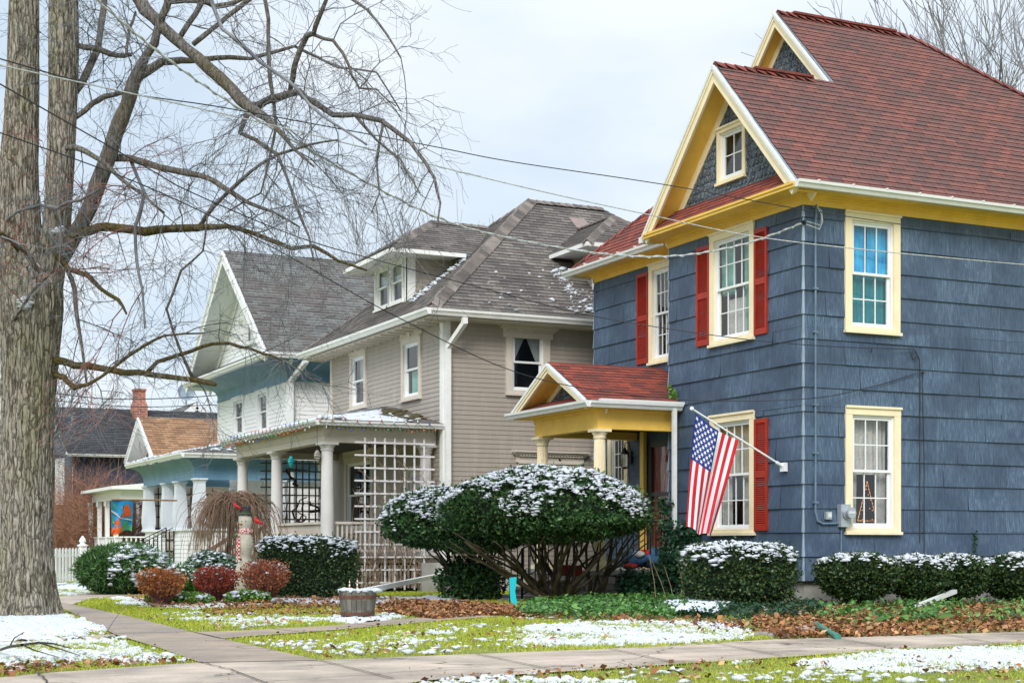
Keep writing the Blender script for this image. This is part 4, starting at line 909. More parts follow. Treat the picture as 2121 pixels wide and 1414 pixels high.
r=MB(); roofplane(r,[(11.66,e0+.05,VE-.01),(11.66,e1-.05,VE-.01),(12.42,VY1,6.35),(12.42,VY,6.35)],h=.15,slab=False); r.box((11.7,e0+.1,VE-.12),(12.5,e1-.1,VE-.10),1); r.build('pent_roof',[M['roofdark'],M['palegray']],H3)
c=MB(); gutter(c,(11.68,e0,VE-.13),(VX1,e0,VE-.13),h=.13,out=(0,-1,0)); gutter(c,(11.68,e0-.12,VE-.13),(11.68,e1,VE-.13),h=.13,out=(-1,0,0)); c.build('gutter',M['vinyl'],H3)
downspout([(VX+.2,e0-.05,VE-.12),(VX+.2,e0-.05,5.75),(VX+.02,VY-.14,5.3),(VX+.02,VY-.14,1)],H3,'vinyl',.13)
# its porch
ux,uy,uy1,uz=9.55,38.95,45.6,3.33
cove('porch_cornice',9.95,39.35,45.2,24,2.70,uz-.13,.38,'teal',H3)
r=MB(); roofplane(r,[(ux,uy1,uz),(ux,uy,uz),(VX,uy+2.6,uz+.62),(VX,uy1-1.5,uz+.62)],h=.3,t=.008,me=1); roofplane(r,[(ux,uy,uz),(VX,uy,uz),(VX,uy+2.6,uz+.62)],h=.3,t=.008); r.build('porch_roof',[M['roofdark'],M['vinyl']],H3)
P=[(x,y,uz+.03+min((x-ux)*.21,(y-uy)*.24)) for x,y in [(ux+abs(random.gauss(0,.9)),random.uniform(uy,uy1)) for _ in range(420)] if x<VX-.1]; snowbits('roof_snow',P,H3,.04)
c=MB(); gutter(c,(ux,uy,uz-.12),(VX,uy,uz-.12),w=.11,h=.11,out=(0,-1,0)); gutter(c,(ux,uy-.11,uz-.12),(ux,uy1,uz-.12),w=.11,h=.11,out=(-1,0,0)); c.build('porch_gutter',M['vinyl'],H3)
M['colb']=pm('pale_blue_gray_post',(.64,.69,.76),.5,.05,3)
def tcol(cx,cy,z0,z1,parent,mat='colb',s=.15):
    c=MB(); pr=[(1.15,0),(1.15,.05),(.98,.06),(1.12,.18),(1.14,.3),(1.05,.5),(.88,.75),(.84,.90),(.95,.95),(1.2,.97),(1.2,1)]; b=len(c.v)
    for k,(f,h) in enumerate(pr):
        r_=s*f; z=z0+(z1-z0)*h
        for sx,sy in ((-1,-1),(1,-1),(1,1),(-1,1)): c.v.append((cx+sx*r_,cy+sy*r_,z))
    for i in range(len(pr)-1):
        for k in range(4): c.f.append((b+i*4+k,b+i*4+(k+1)%4,b+(i+1)*4+(k+1)%4,b+(i+1)*4+k)); c.m.append(0); c.uv.append([(0,0)]*4)
    c.build('column',M[mat],parent)
cz0=1.35
CY=[aX(p_,10.0) for p_ in (413,373,347,308)]
for y in CY: tcol(10.0,y,cz0,2.68,H3)
tcol(12.2,39.45,cz0,2.68,H3)
Fp=Face('X',9.92); wallmesh('porch_parapet',Fp,[(39.2,.1),(CY[1]+.25,.1),(CY[1]+.25,1.35),(39.2,1.35)],[],.11,.012,M['whiteclap'],H3); wallmesh('porch_parapet',Fp,[(CY[2]-.2,.1),(45,.1),(45,1.35),(CY[2]-.2,1.35)],[],.11,.012,M['whiteclap'],H3); Fp2=Face('Y',39.22); wallmesh('porch_parapet',Fp2,[(9.92,.1),(12.49,.1),(12.49,1.35),(9.92,1.35)],[],.11,.012,M['whiteclap'],H3)
c=MB(); c.box((9.95,39.25,.5),(12.5,45,.6)); c.box((9.86,39.15,1.35),(10.15,CY[1]+.28,1.40)); c.box((9.86,CY[2]-.25,1.35),(10.15,45,1.40)); c.box((10.15,39.15,1.35),(12.5,39.35,1.40)); c.build('porch_floor',M['vinyl'],H3)
c=MB(); 
for i in range(4): c.box((9.9-.28*(i+1),CY[1]+.28,-.02),(9.9-.28*i,CY[2]-.25,.6-.14*(i+1)))
c.build('porch_steps',pm('blue_step',(.12,.28,.36),.6),H3)
c=MB(); c.box((10.1,45.0,.6),(12.4,45.2,2.7)); c.build('far_panel',M['creamclap'],H3)
c=MB()
for k in range(6): c.bar((10.3+k*.32,45.0,.6),(10.3+k*.32,45.0,2.65),.03,.03)
for k in range(6): c.bar((10.2,44.97,.8+k*.33),(12.1,44.97,.8+k*.33),.03,.03)
c.build('porch_lattice',M['iron'],H3)
railing((9.9,CY[1]+.28,.6),(8.9,CY[1]+.28,.1),.85,sp=.12,parent=H3); railing((9.9,CY[2]-.25,.6),(8.9,CY[2]-.25,.1),.85,sp=.12,parent=H3)
# ================================================================== TAN-ROOFED HOUSE
D=empty('small_house',(15,52,0),'small pale house with tan brown roof and white porch, behind the white and blue house','house')
TX,TY=12.9,48.8
def ppt(px,py,X): y=aX(px,X); return y, ZC+(HZ-py)/F_*dep(X,y)
yr0,zr0=ppt(318,942,12.3); yp,zp=ppt(288,863,12.3); yl=2*yp-yr0
FTn=Face('X',TX)
r=MB(); roofplane(r,[(12.3,yr0,zr0),(22,yr0,zr0),(22,yp,zp),(12.3,yp,zp)],h=.17); roofplane(r,[(12.3,yl,zr0),(12.3,yp,zp),(22,yp,zp),(22,yl,zr0)],h=.17); r.build('roof',[M['rooftan'],M['vinyl']],D)
rake(12.28,yp,zp,yp-yr0,zp-zr0,.4,TX,5,tw=.2,parent=D,mat='vinyl',smat='palegray',cover='vinyl')
c=MB(); gutter(c,(12.3,yr0,zr0-.12),(22,yr0,zr0-.12),out=(0,-1,0)); c.build('gutter',M['vinyl'],D)
wy0,wy1=yr0+.5,yl-.5; ht=[]
a0,a1=sorted((FTn.a(322),FTn.a(311))); ht.append(window(FTn,a0,a1,FTn.z(316,1000),FTn.z(316,940),D,cas='vinyl',cw=.1,mun=(2,1),curt=[(0,1,.5,1,'curtw')])); shutter(FTn,a1+.02,a1+.42,FTn.z(316,1003),FTn.z(316,938),D,mat='iron'); shutter(FTn,a0-.42,a0-.02,FTn.z(316,1003),FTn.z(316,938),D,mat='iron')
a0,a1=sorted((FTn.a(300),FTn.a(284))); ht.append(window(FTn,a0,a1,FTn.z(290,1105),FTn.z(290,1035),D,cas='vinyl',cw=.1,mun=None,curt=[(0,1,0,1,'midint')]))
wallmesh('wall',FTn,[(wy0,0),(wy1,0),(wy1,zr0+.4),(yp,zp-.3),(wy0,zr0+.4)],ht,.12,.012,M['creamclap'],D)
wallmesh('wall',Face('Y',wy0),[(TX,0),(22,0),(22,zr0+.1),(TX,zr0+.1)],[],.12,.012,M['creamclap'],D)
w=MB(); w.poly([(TX,wy1,0),(22,wy1,0),(22,wy1,zr0),(TX,wy1,zr0)]); w.poly([(22,wy0,0),(22,wy1,0),(22,wy1,zr0),(22,wy0,zr0)]); w.build('back_wall',M['creamclap'],D)
# white porch with thin posts
pxX=10.4; yq0=aX(231,pxX); zq=ZC+(HZ-1006)/F_*dep(pxX,yq0); yq1=aX(167,pxX)
c=MB(); c.box((pxX,yq0,zq-.1),(TX,yq1,zq)); c.poly([(pxX,yq0,zq+.001),(TX,yq0,zq+.25),(TX,yq1,zq+.25),(pxX,yq1,zq+.001)]); c.poly([(pxX,yq0,zq),(TX,yq0,zq),(TX,yq0,zq+.25)]); c.box((pxX+.35,yq0+.35,zq-.42),(pxX+.5,yq1-.35,zq-.1)); c.box((pxX+.5,yq0+.35,zq-.42),(TX,yq0+.5,zq-.1)); c.build('porch_roof',M['vinyl'],D)
for px in (240,222,206,188):
    y=aX(px,pxX+.42); c=MB(); c.box((pxX+.35,y-.07,.0),(pxX+.49,y+.07,zq-.42)); c.box((pxX+.33,y-.16,zq-.6),(pxX+.35,y+.16,zq-.42)); c.build('porch_post',M['vinyl'],D)
rail((pxX+.42,yq0+.4,0),(pxX+.42,yq1-.4,0),.55,1.25,.16,D,'vinyl',.05); rail((pxX+.5,yq0+.42,0),(TX,yq0+.42,0),.55,1.25,.16,D,'vinyl',.05)
c=MB(); c.box((pxX+.3,yq0+.3,0),(TX,yq1-.3,.5)); c.build('porch_floor',M['vinyl'],D)
# ================================================================== DARK BLUE HOUSE (roof towards us) and far gable
E=empty('dark_house',(9,68,0),'dark blue house with charcoal roof and red brick chimney at the end of the row','house')
dy=66.0
def py_(px,py,Y): x=aY(px,Y); return x, ZC+(HZ-py)/F_*dep(x,Y)
xe0,ze=py_(128,938,dy); xe1,_=py_(300,938,dy); 
d2=dy+5; xr0,zr=py_(113,842,d2); xr1,_=py_(470,848,d2)
x_l=aY(100,dy)
r=MB(); roofplane(r,[(xr0-.3,dy,ze),(xr0+18,dy,ze),(xr0+18,d2,zr),(xr0-.3,d2,zr)],h=.2,t=.02); roofplane(r,[(xr0-.3,d2+5,ze),(xr0-.3,d2,zr),(xr0+18,d2,zr),(xr0+18,d2+5,ze)],h=.2,t=.02); r.build('roof',[M['roofchar'],M['edge']],E)
Fd=Face('Y',dy+.5); Fd2=Face('X',xr0)
x0,_=py_(133,1000,dy+.5); x1,_=py_(150,1000,dy+.5)
xw0=aY(112,dy+.5); xw1=aY(133,dy+.5)
hd=[window(Fd,xw0+.05,xw1,2.7,4.6,E,tight=True,cas='vinyl',cw=.1,mun=(2,2),curt=[(0,1,0,1,'curtw')])]
wallmesh('wall',Fd,[(xr0,0),(xr0+18,0),(xr0+18,ze),(xr0,ze)],hd,.15,.015,M['navyclap'],E); wallmesh('wall',Fd2,[(dy+.5,0),(dy+9.5,0),(dy+9.5,ze),(d2,zr-.2),(dy+.5,ze)],[],.15,.015,M['navyclap'],E)
c=MB(); gutter(c,(xr0-.3,dy,ze-.12),(xr0+18,dy,ze-.12),out=(0,-1,0)); c.box((xr0-.33,dy,ze-.05),(xr0-.3,dy+.2,ze+.05)); c.build('gutter',M['vinyl'],E)
cx_,cz_=py_(287,806,d2-.6); c=MB(); h0=zr-.9
c.hexa([(cx_-.30,d2-1.1,h0),(cx_+.30,d2-1.1,h0),(cx_+.30,d2-.3,h0),(cx_-.30,d2-.3,h0),(cx_-.30,d2-1.1,h0+1.0),(cx_+.30,d2-1.1,h0+1.0),(cx_+.30,d2-.3,h0+1.0),(cx_-.30,d2-.3,h0+1.0)])
c.hexa([(cx_-.30,d2-1.1,h0+1.0),(cx_+.30,d2-1.1,h0+1.0),(cx_+.30,d2-.3,h0+1.0),(cx_-.30,d2-.3,h0+1.0),(cx_-.23,d2-1.0,h0+1.25),(cx_+.23,d2-1.0,h0+1.25),(cx_+.23,d2-.4,h0+1.25),(cx_-.23,d2-.4,h0+1.25)])
c.box((cx_-.23,d2-1.0,h0+1.25),(cx_+.23,d2-.4,cz_-.1)); c.box((cx_-.26,d2-1.05,cz_-.1),(cx_+.26,d2-.35,cz_)); W=c.build('chimney',M['brick'],E)
c=MB(); c.box((cx_-.33,d2-1.15,h0-.05),(cx_+.33,d2-.25,h0+.3)); c.build('flashing',M['iron'],W); c=MB(); c.tube([(cx_,d2-.7,cz_),(cx_,d2-.7,cz_+.7)],.04,6); c.box((cx_-.2,d2-.72,cz_+.5),(cx_+.2,d2-.68,cz_+.52)); c.build('flue',M['galv'],W)
G=empty('gabled_house',(18,74,0),'far pale house whose white gable shows over the tan roof','house')
gy=72.0; gxm,gz=py_(408,832,gy); gx0,gzb=py_(362,872,gy); hw=gxm-gx0
# gable facing us (normal -Y)
c=MB(); c.hexa([(gxm-hw,gy+.3,0),(gxm+hw,gy+.3,0),(gxm+hw,gy+9,0),(gxm-hw,gy+9,0),(gxm-hw,gy+.3,gzb),(gxm+hw,gy+.3,gzb),(gxm+hw,gy+9,gzb),(gxm-hw,gy+9,gzb)]); c.poly([(gxm-hw,gy+.3,gzb),(gxm+hw,gy+.3,gzb),(gxm,gy+.3,gz-.1)]); c.build('wall',M['palegray'],G)
r=MB(); roofplane(r,[(gxm-hw-.3,gy,gzb-.1),(gxm,gy,gz),(gxm,gy+9,gz),(gxm-hw-.3,gy+9,gzb-.1)],h=.2); roofplane(r,[(gxm+hw+.3,gy,gzb-.1),(gxm+hw+.3,gy+9,gzb-.1),(gxm,gy+9,gz),(gxm,gy,gz)],h=.2); r.build('roof',[M['roofdark'],M['vinyl']],G)
c=MB(); 
for s in (-1,1): c.bar((gxm,gy-.02,gz-.2),(gxm+s*(hw+.3),gy-.02,gzb-.3),.06,.28)
c.build('rake_board',M['vinyl'],G)
c=MB()
for i in range(14): c.lathe((gxm+random.uniform(-.9,.9),gy+.27,gz-.9+random.uniform(-.25,.15)),[(.08,-.08),(.1,0),(.08,.08)],6)
c.build('gable_ornament',M['edge'],G)
c=MB(); n=16; dc=Vector((gxm-.25,gy+1,gz+.55)); 
c.v.append(tuple(dc+Vector((0,.12,0)))); b=0
for k in range(n): a=2*math.pi*k/n; c.v.append(tuple(dc+Vector((.42*math.cos(a),0,.42*math.sin(a)))))
for k in range(n): c.f.append((0,1+k,1+(k+1)%n)); c.m.append(0); c.uv.append([(0,0)]*3)
c.tube([dc,dc-Vector((0,-.1,.7))],.04,6); c.build('satellite_dish',M['edge'],G)
# ================================================================== ground, walks
def struct(o): o['kind']='structure'; return o
def zpoly(pts): return [tuple(onZ(*p))[:2] for p in pts]
W1=[(0,1403),(98,1393),(414,1371.5),(662,1367),(984,1354),(1340,1340),(1598,1324),(2121,1308),(2500,1299),(2500,1322),(2121,1332),(1855,1345),(1634,1360),(1340,1379),(882,1409),(760,1430),(700,1470),(0,1500),(-300,1500),(-300,1420)]
W2=[(662,1368),(560,1345),(458,1323),(401,1310),(330,1292),(260,1275),(200,1262),(150,1252),(112,1246),(100,1251),(127,1259),(180,1284),(238,1314),(330,1342),(414,1372.5)]
W3=[(401,1310.5),(500,1307),(700,1295.5),(836,1282),(960,1275),(1060,1267),(1100,1262),(1100,1272),(1060,1275),(900,1287),(700,1305),(458,1323.5)]
W4=[(-60,1331),(238,1312),(240,1318),(-60,1339)]
W5=[(100,1246),(112,1236),(190,1229),(300,1226),(300,1232),(190,1239),(150,1252)]
WALKS=[W1,W2,W3,W4,W5]
def conc(name,c):
    t=NT(name); v=t.coord(); n=t.noise(v,1.1,6,.65); n2=t.noise(t.coord(scale=(.35,2.2,1)),1.6,5,.6); n3=t.noise(v,90,3,.7); n4=t.noise(v,5,5,.7)
    b=t.ramp(n,[(.32,g3(c,.55)),(.5,g3(c,.9)),(.7,g3(c,1.22))]); b=t.mix(t.ramp(n2,[(.5,(0,0,0)),(.72,(.6,)*3)]),b,(.22,.165,.12)); b=t.mix(t.ramp(n4,[(.55,(0,0,0)),(.75,(.35,)*3)]),b,(.12,.10,.085))
    b=t.mix(.3,b,t.ramp(n3,[(.3,(.2,)*3),(.7,(.8,)*3)]),'OVERLAY')
    # thin cracks
    vo=t.n('ShaderNodeTexVoronoi',feature='DISTANCE_TO_EDGE'); nz=t.n('ShaderNodeTexNoise'); t.l(v,nz.inputs['Vector']); nz.inputs['Scale'].default_value=3
    mxv=t.n('ShaderNodeVectorMath',operation='ADD'); t.l(v,mxv.inputs[0]); sc=t.n('ShaderNodeVectorMath',operation='SCALE'); t.l(nz.outputs['Color'],sc.inputs[0]); sc.inputs['Scale'].default_value=.35; t.l(sc.outputs[0],mxv.inputs[1]); t.l(mxv.outputs[0],vo.inputs['Vector']); vo.inputs['Scale'].default_value=.25
    b=t.mix(t.ramp(vo.outputs['Distance'],[(.0,(1,1,1)),(.0022,(0,0,0))]),b,(.07,.055,.045))
    t.col(b); t.l(t.ramp(n,[(.35,(.35,)*3),(.6,(.75,)*3)]),t.b.inputs['Roughness']); t.bump(n3,.3,.006); return t.mat
M['conc']=conc('sidewalk_concrete',(.47,.385,.31))
def soil():
    t=NT('ground_soil'); v=t.coord(); n=t.noise(v,2,6,.65); n2=t.noise(v,40,4,.7)
    b=t.ramp(n,[(.3,(.13,.15,.025)),(.55,(.24,.27,.045)),(.75,(.30,.30,.07))]); b=t.mix(.5,b,t.ramp(n2,[(.3,(.1,)*3),(.7,(.8,)*3)]),'OVERLAY'); t.col(b); t.set(t.b,Roughness=.95); t.bump(n2,.8,.03); return t.mat
M['soil']=soil()
# one sheet to the horizon
g=MB(); g.poly([(-900,-300,-.012),(1200,-300,-.012),(1200,1500,-.012),(-900,1500,-.012)]); struct(g.build('ground',M['soil']))
def slab(name,pts,z,mat=None):
    P=zpoly(pts); m=MB(); m.poly([(x,y,z) for x,y in P][::-1] if sum((P[i][0]*P[(i+1)%len(P)][1]-P[(i+1)%len(P)][0]*P[i][1]) for i in range(len(P)))<0 else [(x,y,z) for x,y in P]); return struct(m.build(name,mat or M['conc']))
slab('sidewalk',W1,.004); M['conc2']=conc('damp_walk_concrete',(.34,.265,.205)); slab('sidewalk',W2,.008,M['conc2']); slab('front_walk',W3,.012,M['conc2']); slab('footpath',W4,.001); slab('footpath',W5,.012)
# joints as narrow dark grooves
M['joint']=pm('joint_dirt',(.06,.05,.04),.9,.4,20)
j=MB()
def jl(a,b,w=.014,z=.0145,wob=.0):
    A=onZ(*a);B=onZ(*b);n=10; d=(B-A); L=d.length; d/=L; s=Vector((-d.y,d.x,0))*w/2
    ps=[A+d*L*i/n+Vector((-d.y,d.x,0))*random.uniform(-wob,wob) for i in range(n+1)]
    for p,q in zip(ps,ps[1:]): j.poly([(p.x-s.x,p.y-s.y,z),(q.x-s.x,q.y-s.y,z),(q.x+s.x,q.y+s.y,z),(p.x+s.x,p.y+s.y,z)])
jl((662,1369),(815,1407)); jl((984,1355),(1157,1391)); jl((1260,1344),(1400,1374)); jl((1480,1333),(1620,1360)); jl((1720,1320),(1850,1344)); jl((1950,1313),(2060,1333)); jl((414,1372),(480,1389),wob=.01); jl((480,1389),(780,1384)); jl((480,1389),(560,1420)); jl((445,1400),(495,1395),w=.03,wob=.02); jl((80,1395),(100,1418),wob=.02)
jl((401,1310),(458,1323)); jl((238,1313),(401,1309),w=.03); jl((250,1300),(340,1298)); jl((560,1303),(620,1310)); jl((180,1283),(270,1278)); jl((300,1330),(480,1327)); jl((730,1293),(790,1298))
struct(j.build('pavement_joints',M['joint']))
# ================================================================== grass, snow and leaves (projected test against the walks)
def scatter_xy(n,x0,x1,y0,y1):
    return rng.uniform(x0,x1,n),rng.uniform(y0,y1,n)
def P2(x,y,z=0.0):
    d=S_*x+C_*y; return CX+F_*(C_*x-S_*y)/d, HZ-F_*(z-ZC)/d, d
BEDS=[[(820,1248),(1060,1258),(1080,1278),(1000,1276),(900,1283),(780,1270)],   # leaf bed by the yew
      [(1060,1262),(1180,1240),(1420,1230),(1480,1250),(1560,1270),(1600,1312),(1340,1288),(1060,1280)], # ivy bed
      [(1560,1262),(1640,1240),(2300,1230),(2300,1302),(2121,1308),(1850,1318),(1610,1323),(1560,1300)], # hedge leaf bed
      [(260,1240),(420,1235),(640,1236),(800,1240),(860,1262),(640,1262),(480,1264),(320,1262)]]
def lawn_mask(px,py):
    m=np.ones(px.shape,bool)
    for w_ in WALKS+BEDS[:3]: m&=~inpoly(px,py,w_)
    return m
# blades
N=520000
d_=rng.uniform(0,1,N)**.75*24+9.5; pxr=rng.uniform(-60,2180,N); r_=(pxr-CX)/F_*d_; gx=C_*r_+S_*d_; gyy=-S_*r_+C_*d_
px,py,dd=P2(gx,gyy); m=lawn_mask(px,py)&(py>1215)&(py<1440); gx,gyy,dd,px,py=gx[m],gyy[m],dd[m],px[m],py[m]
dn=fbm(gx*.9,gyy*.9,3); keep=rng.random(len(gx))<np.clip((dn-.2)*2.6,.25,1); gx,gyy,dd=gx[keep],gyy[keep],dd[keep]; n=len(gx)
hh=rng.uniform(.012,.034,n)*(1+.5*fbm(gx*2,gyy*2,9)); an=rng.uniform(0,2*np.pi,n); wd=rng.uniform(.0025,.0045,n)*np.clip(dd/13,1,2); le=rng.uniform(.2,.9,n)*hh
B=np.stack([gx,gyy,np.zeros(n)-.005],1); s=np.stack([np.cos(an),np.sin(an),np.zeros(n)],1)*wd[:,None]; l2=rng.uniform(0,2*np.pi,n); tip=B+np.stack([np.cos(l2)*le,np.sin(l2)*le,hh],1)
V=np.stack([B-s,B+s,tip],1).reshape(-1,3); tri=np.arange(3*n).reshape(-1,3)
def grassmat():
    t=NT('grass_blades'); v=t.coord(); n1=t.noise(v,1.0,4,.6); b=t.ramp(t.island(),[(0,(.20,.29,.025)),(.45,(.42,.47,.035)),(.8,(.56,.56,.06)),(.93,(.50,.42,.13)),(1,(.36,.27,.13))]); b=t.mix(t.ramp(n1,[(.35,(.6,)*3),(.65,(0,0,0))]),b,(.22,.33,.03)); t.col(b); t.set(t.b,Roughness=.6); t.b.inputs['Specular IOR Level'].default_value=.2; return t.mat
tag(npobj('grass',V,tri,grassmat()),kind='stuff')
# snow patches: height field with a broken edge
def snowfield(name,poly,res,thr,amp,hmax,seed,soft=18,sc=6.0,base=0.0):
    P=np.array(zpoly(poly)); x0,y0=P.min(0); x1,y1=P.max(0); nx=int((x1-x0)/res)+2; ny=int((y1-y0)/res)+2
    X,Y=np.meshgrid(x0+np.arange(nx)*res,y0+np.arange(ny)*res,indexing='ij'); px,py,_=P2(X,Y)
    inside=inpoly(X,Y,[tuple(p) for p in P])
    # distance to the polygon edge
    D=np.full(X.shape,1e9)
    for i in range(len(P)):
        a=P[i];b=P[(i+1)%len(P)];ab=b-a;t=np.clip(((X-a[0])*ab[0]+(Y-a[1])*ab[1])/(ab@ab),0,1); D=np.minimum(D,np.hypot(X-a[0]-t*ab[0],Y-a[1]-t*ab[1]))
    D=np.where(inside,D,-D); nz=fbm(X*sc,Y*sc,seed,4); nz2=fbm(X*1.2,Y*1.2,seed+5,3)
    h=(nz-thr)*amp+(nz2-.5)*.55*amp+np.clip(D/(soft*.01),-1,1)*.22*amp-.22*amp
    Z=np.clip(h,-.2,1)*hmax+rng.uniform(-.003,.003,X.shape)+base; ok=h>0
    q=ok[:-1,:-1]|ok[1:,:-1]|ok[:-1,1:]|ok[1:,1:]
    q&=~(inpoly(px,py,W1)|inpoly(px,py,W2)|inpoly(px,py,W3))[:-1,:-1]
    Z=np.minimum(Z,hmax*.5+base)+.35*hmax*(vnoise(X*26,Y*26,seed+3)-.5)
    I=np.arange(nx*ny).reshape(nx,ny); i,k=np.nonzero(q); F=np.stack([I[i,k],I[i+1,k],I[i+1,k+1],I[i,k+1]],1)
    u,inv=np.unique(F,return_inverse=True); V=np.stack([X.ravel(),Y.ravel(),Z.ravel()],1)[u]
    return tag(npobj(name,V,inv.reshape(F.shape),M['snow'],smooth=True),kind='stuff')
snowfield('snow_patch',[(-60,1272),(120,1272),(170,1284),(240,1309),(150,1316),(-60,1330)],.02,.26,2.4,.08,11,sc=6)
snowfield('snow_patch',[(-60,1337),(238,1318),(330,1345),(404,1369),(250,1372),(-60,1372)],.013,.61,3.6,.045,12,sc=16)
snowfield('snow_patch',[(1040,1318),(1090,1295),(1300,1283),(1520,1290),(1580,1318),(1400,1332),(1190,1338),(1060,1334)],.013,.515,3.6,.05,13,sc=17)
snowfield('snow_patch',[(1640,1372),(1740,1352),(1860,1346),(2121,1334),(2300,1330),(2300,1378),(2121,1383),(1900,1392),(1720,1386)],.012,.50,3.6,.045,14,sc=20)
snowfield('snow_patch',[(470,1314),(700,1306),(900,1290),(1000,1300),(900,1330),(700,1362),(560,1342)],.017,.80,3.6,.04,15,sc=13)
snowfield('snow_patch',[(350,1288),(470,1296),(600,1296),(760,1284),(700,1270),(500,1278),(380,1276)],.016,.70,3.6,.045,16,sc=13)
snowfield('snow_patch',[(700,1276),(800,1270),(840,1277),(790,1288),(720,1292)],.018,.36,3.4,.06,17,sc=9)
snowfield('snow_patch',[(560,1232),(700,1240),(960,1234),(960,1250),(800,1258),(640,1252),(540,1246)],.03,.34,3,.07,18,sc=6)
snowfield('snow_patch',[(830,1404),(1000,1398),(1260,1402),(1400,1425),(820,1425)],.013,.60,3.4,.045,19,sc=18)
snowfield('snow_patch',[(220,1236),(400,1240),(560,1252),(400,1262),(240,1250)],.03,.46,3.4,.06,20,sc=7)
snowfield('snow_patch',[(100,1206),(200,1204),(200,1232),(100,1234)],.04,.64,3.4,.05,21,sc=8)
# loose clumps of snow on the grass
def px_scatter(poly,n,z=0.0):
    xs=[p[0] for p in poly]; ys=[p[1] for p in poly]; px=rng.uniform(min(xs),max(xs),n); py=rng.uniform(min(ys),max(ys),n); k=inpoly(px,py,poly); px,py=px[k],py[k]
    d=F_*(ZC-z)/(py-HZ); r=(px-CX)/F_*d; return np.stack([C_*r+S_*d,-S_*r+C_*d,np.full(len(px),z)],1)
Q=np.concatenate([px_scatter([(460,1322),(1060,1275),(1580,1300),(1500,1330),(680,1362)],2600),px_scatter([(300,1270),(780,1262),(780,1286),(500,1302),(380,1296)],900),px_scatter([(0,1340),(300,1340),(400,1368),(0,1396)],1300),px_scatter([(900,1405),(1500,1372),(2121,1345),(2121,1414),(900,1414)],1300)]); 
cl=fbm(Q[:,0]*1.3,Q[:,1]*1.3,31)*.6+fbm(Q[:,0]*7,Q[:,1]*7,32)*.4; Q=Q[cl>.53]; Q[:,2]=.012; tag(snowbits('snow_clumps',Q,None,.017),kind='stuff')
# fallen leaves
def leafquads(C,size,up=.6,curl=.4):
    n=len(C); a=rng.uniform(0,2*np.pi,n); nrm=rng.normal(size=(n,3))*np.array([1-up,1-up,.3]); nrm[:,2]+=up; nrm/=np.linalg.norm(nrm,axis=1)[:,None]
    t=np.stack([np.cos(a),np.sin(a),np.zeros(n)],1); t-=nrm*(t*nrm).sum(1)[:,None]; t/=np.linalg.norm(t,axis=1)[:,None]; b=np.cross(nrm,t); s=(size*np.clip(np.exp(rng.normal(-.1,.38,n)),.4,2.2))[:,None]; w=s*rng.uniform(.3,.85,(n,1))
    cu=nrm*s*rng.uniform(-curl,curl,(n,1))
    V=np.stack([C-t*s,C-b*w+cu,C+t*s+cu*.5,C+b*w+cu],1); return V.reshape(-1,3), (np.arange(n)[:,None]*4+np.array([[0,1,2,3]]))
M['leaves']=leafmat('dead_leaves',[(.05,.022,.015),(.18,.07,.03),(.42,.19,.07),(.30,.13,.05),(.10,.05,.03),(.60,.36,.17)],.7)
def leaves(name,polys,counts,size,thick,kind='stuff'):
    C=[]
    for p,c in zip(polys,counts):
        q=px_scatter(p,c); de=fbm(q[:,0]*2.2,q[:,1]*2.2,91); q=q[rng.random(len(q))<np.clip((de-.28)*3.2,.12,1)]; q[:,2]=rng.uniform(.005,thick,len(q))*(.5+fbm(q[:,0]*1.6,q[:,1]*1.6,92)); C.append(q)
    C=np.concatenate(C); V,F=leafquads(C,np.full(len(C),size)); return tag(npobj(name,V,F,M['leaves']),kind=kind)
leaves('leaf_litter',[BEDS[0],BEDS[2],[(1060,1272),(1340,1278),(1600,1296),(1590,1312),(1340,1290),(1060,1282)],BEDS[3]],[20000,30000,3000,7000],.028,.08)
lp=px_scatter([(0,1240),(2121,1240),(2121,1414),(0,1414)],5200); px,py,_=P2(lp[:,0],lp[:,1]); k=(lawn_mask(px,py)&(fbm(lp[:,0]*.7,lp[:,1]*.7,41)>.45))|(rng.random(len(px))<.006); lp=lp[k]; 
lp2=px_scatter([(0,1385),(100,1376),(330,1368),(414,1370),(98,1393),(0,1404)],1500); lp3=px_scatter([(400,1262),(820,1262),(760,1276),(440,1276)],1500); lp=np.concatenate([lp,lp2,lp3]); lp[:,2]=.02+rng.uniform(0,.02,len(lp))
V,F=leafquads(lp,rng.uniform(.011,.024,len(lp))); tag(npobj('scattered_leaves',V,F,M['leaves']),kind='stuff')
# ================================================================== foliage helpers
M['yew']=leafmat('yew_needles',[(.010,.035,.012),(.018,.060,.020),(.035,.095,.030),(.055,.13,.035),(.10,.17,.05)],.5)
M['yewc']=pm('core_shade_tone',(.010,.018,.008),.9,.3,9)
M['hedge']=leafmat('hedge_leaves',[(.010,.026,.010),(.018,.048,.017),(.032,.075,.024),(.06,.105,.032),(.085,.10,.03)],.45)
M['ivy']=leafmat('ivy_leaves',[(.02,.06,.015),(.045,.13,.03),(.08,.21,.045),(.15,.30,.07)],.45)
M['ivyd']=leafmat('dark_ivy_leaves',[(.008,.030,.018),(.015,.055,.028),(.03,.085,.035)],.4)
M['pine']=leafmat('pine_needles',[(.02,.06,.02),(.04,.11,.03),(.08,.17,.05),(.11,.19,.07)],.5)
M['juni']=leafmat('gray_green_leaves',[(.04,.09,.05),(.08,.15,.09),(.14,.22,.14)],.5)
M['lime']=leafmat('bright_green_leaves',[(.06,.15,.02),(.12,.26,.03),(.20,.36,.05)],.4)
M['barbo']=leafmat('orange_leaves',[(.25,.07,.02),(.42,.14,.03),(.55,.22,.05),(.30,.10,.05)],.6)
M['barbr']=leafmat('red_leaves',[(.16,.02,.015),(.32,.04,.02),(.45,.07,.03),(.20,.07,.04)],.6)
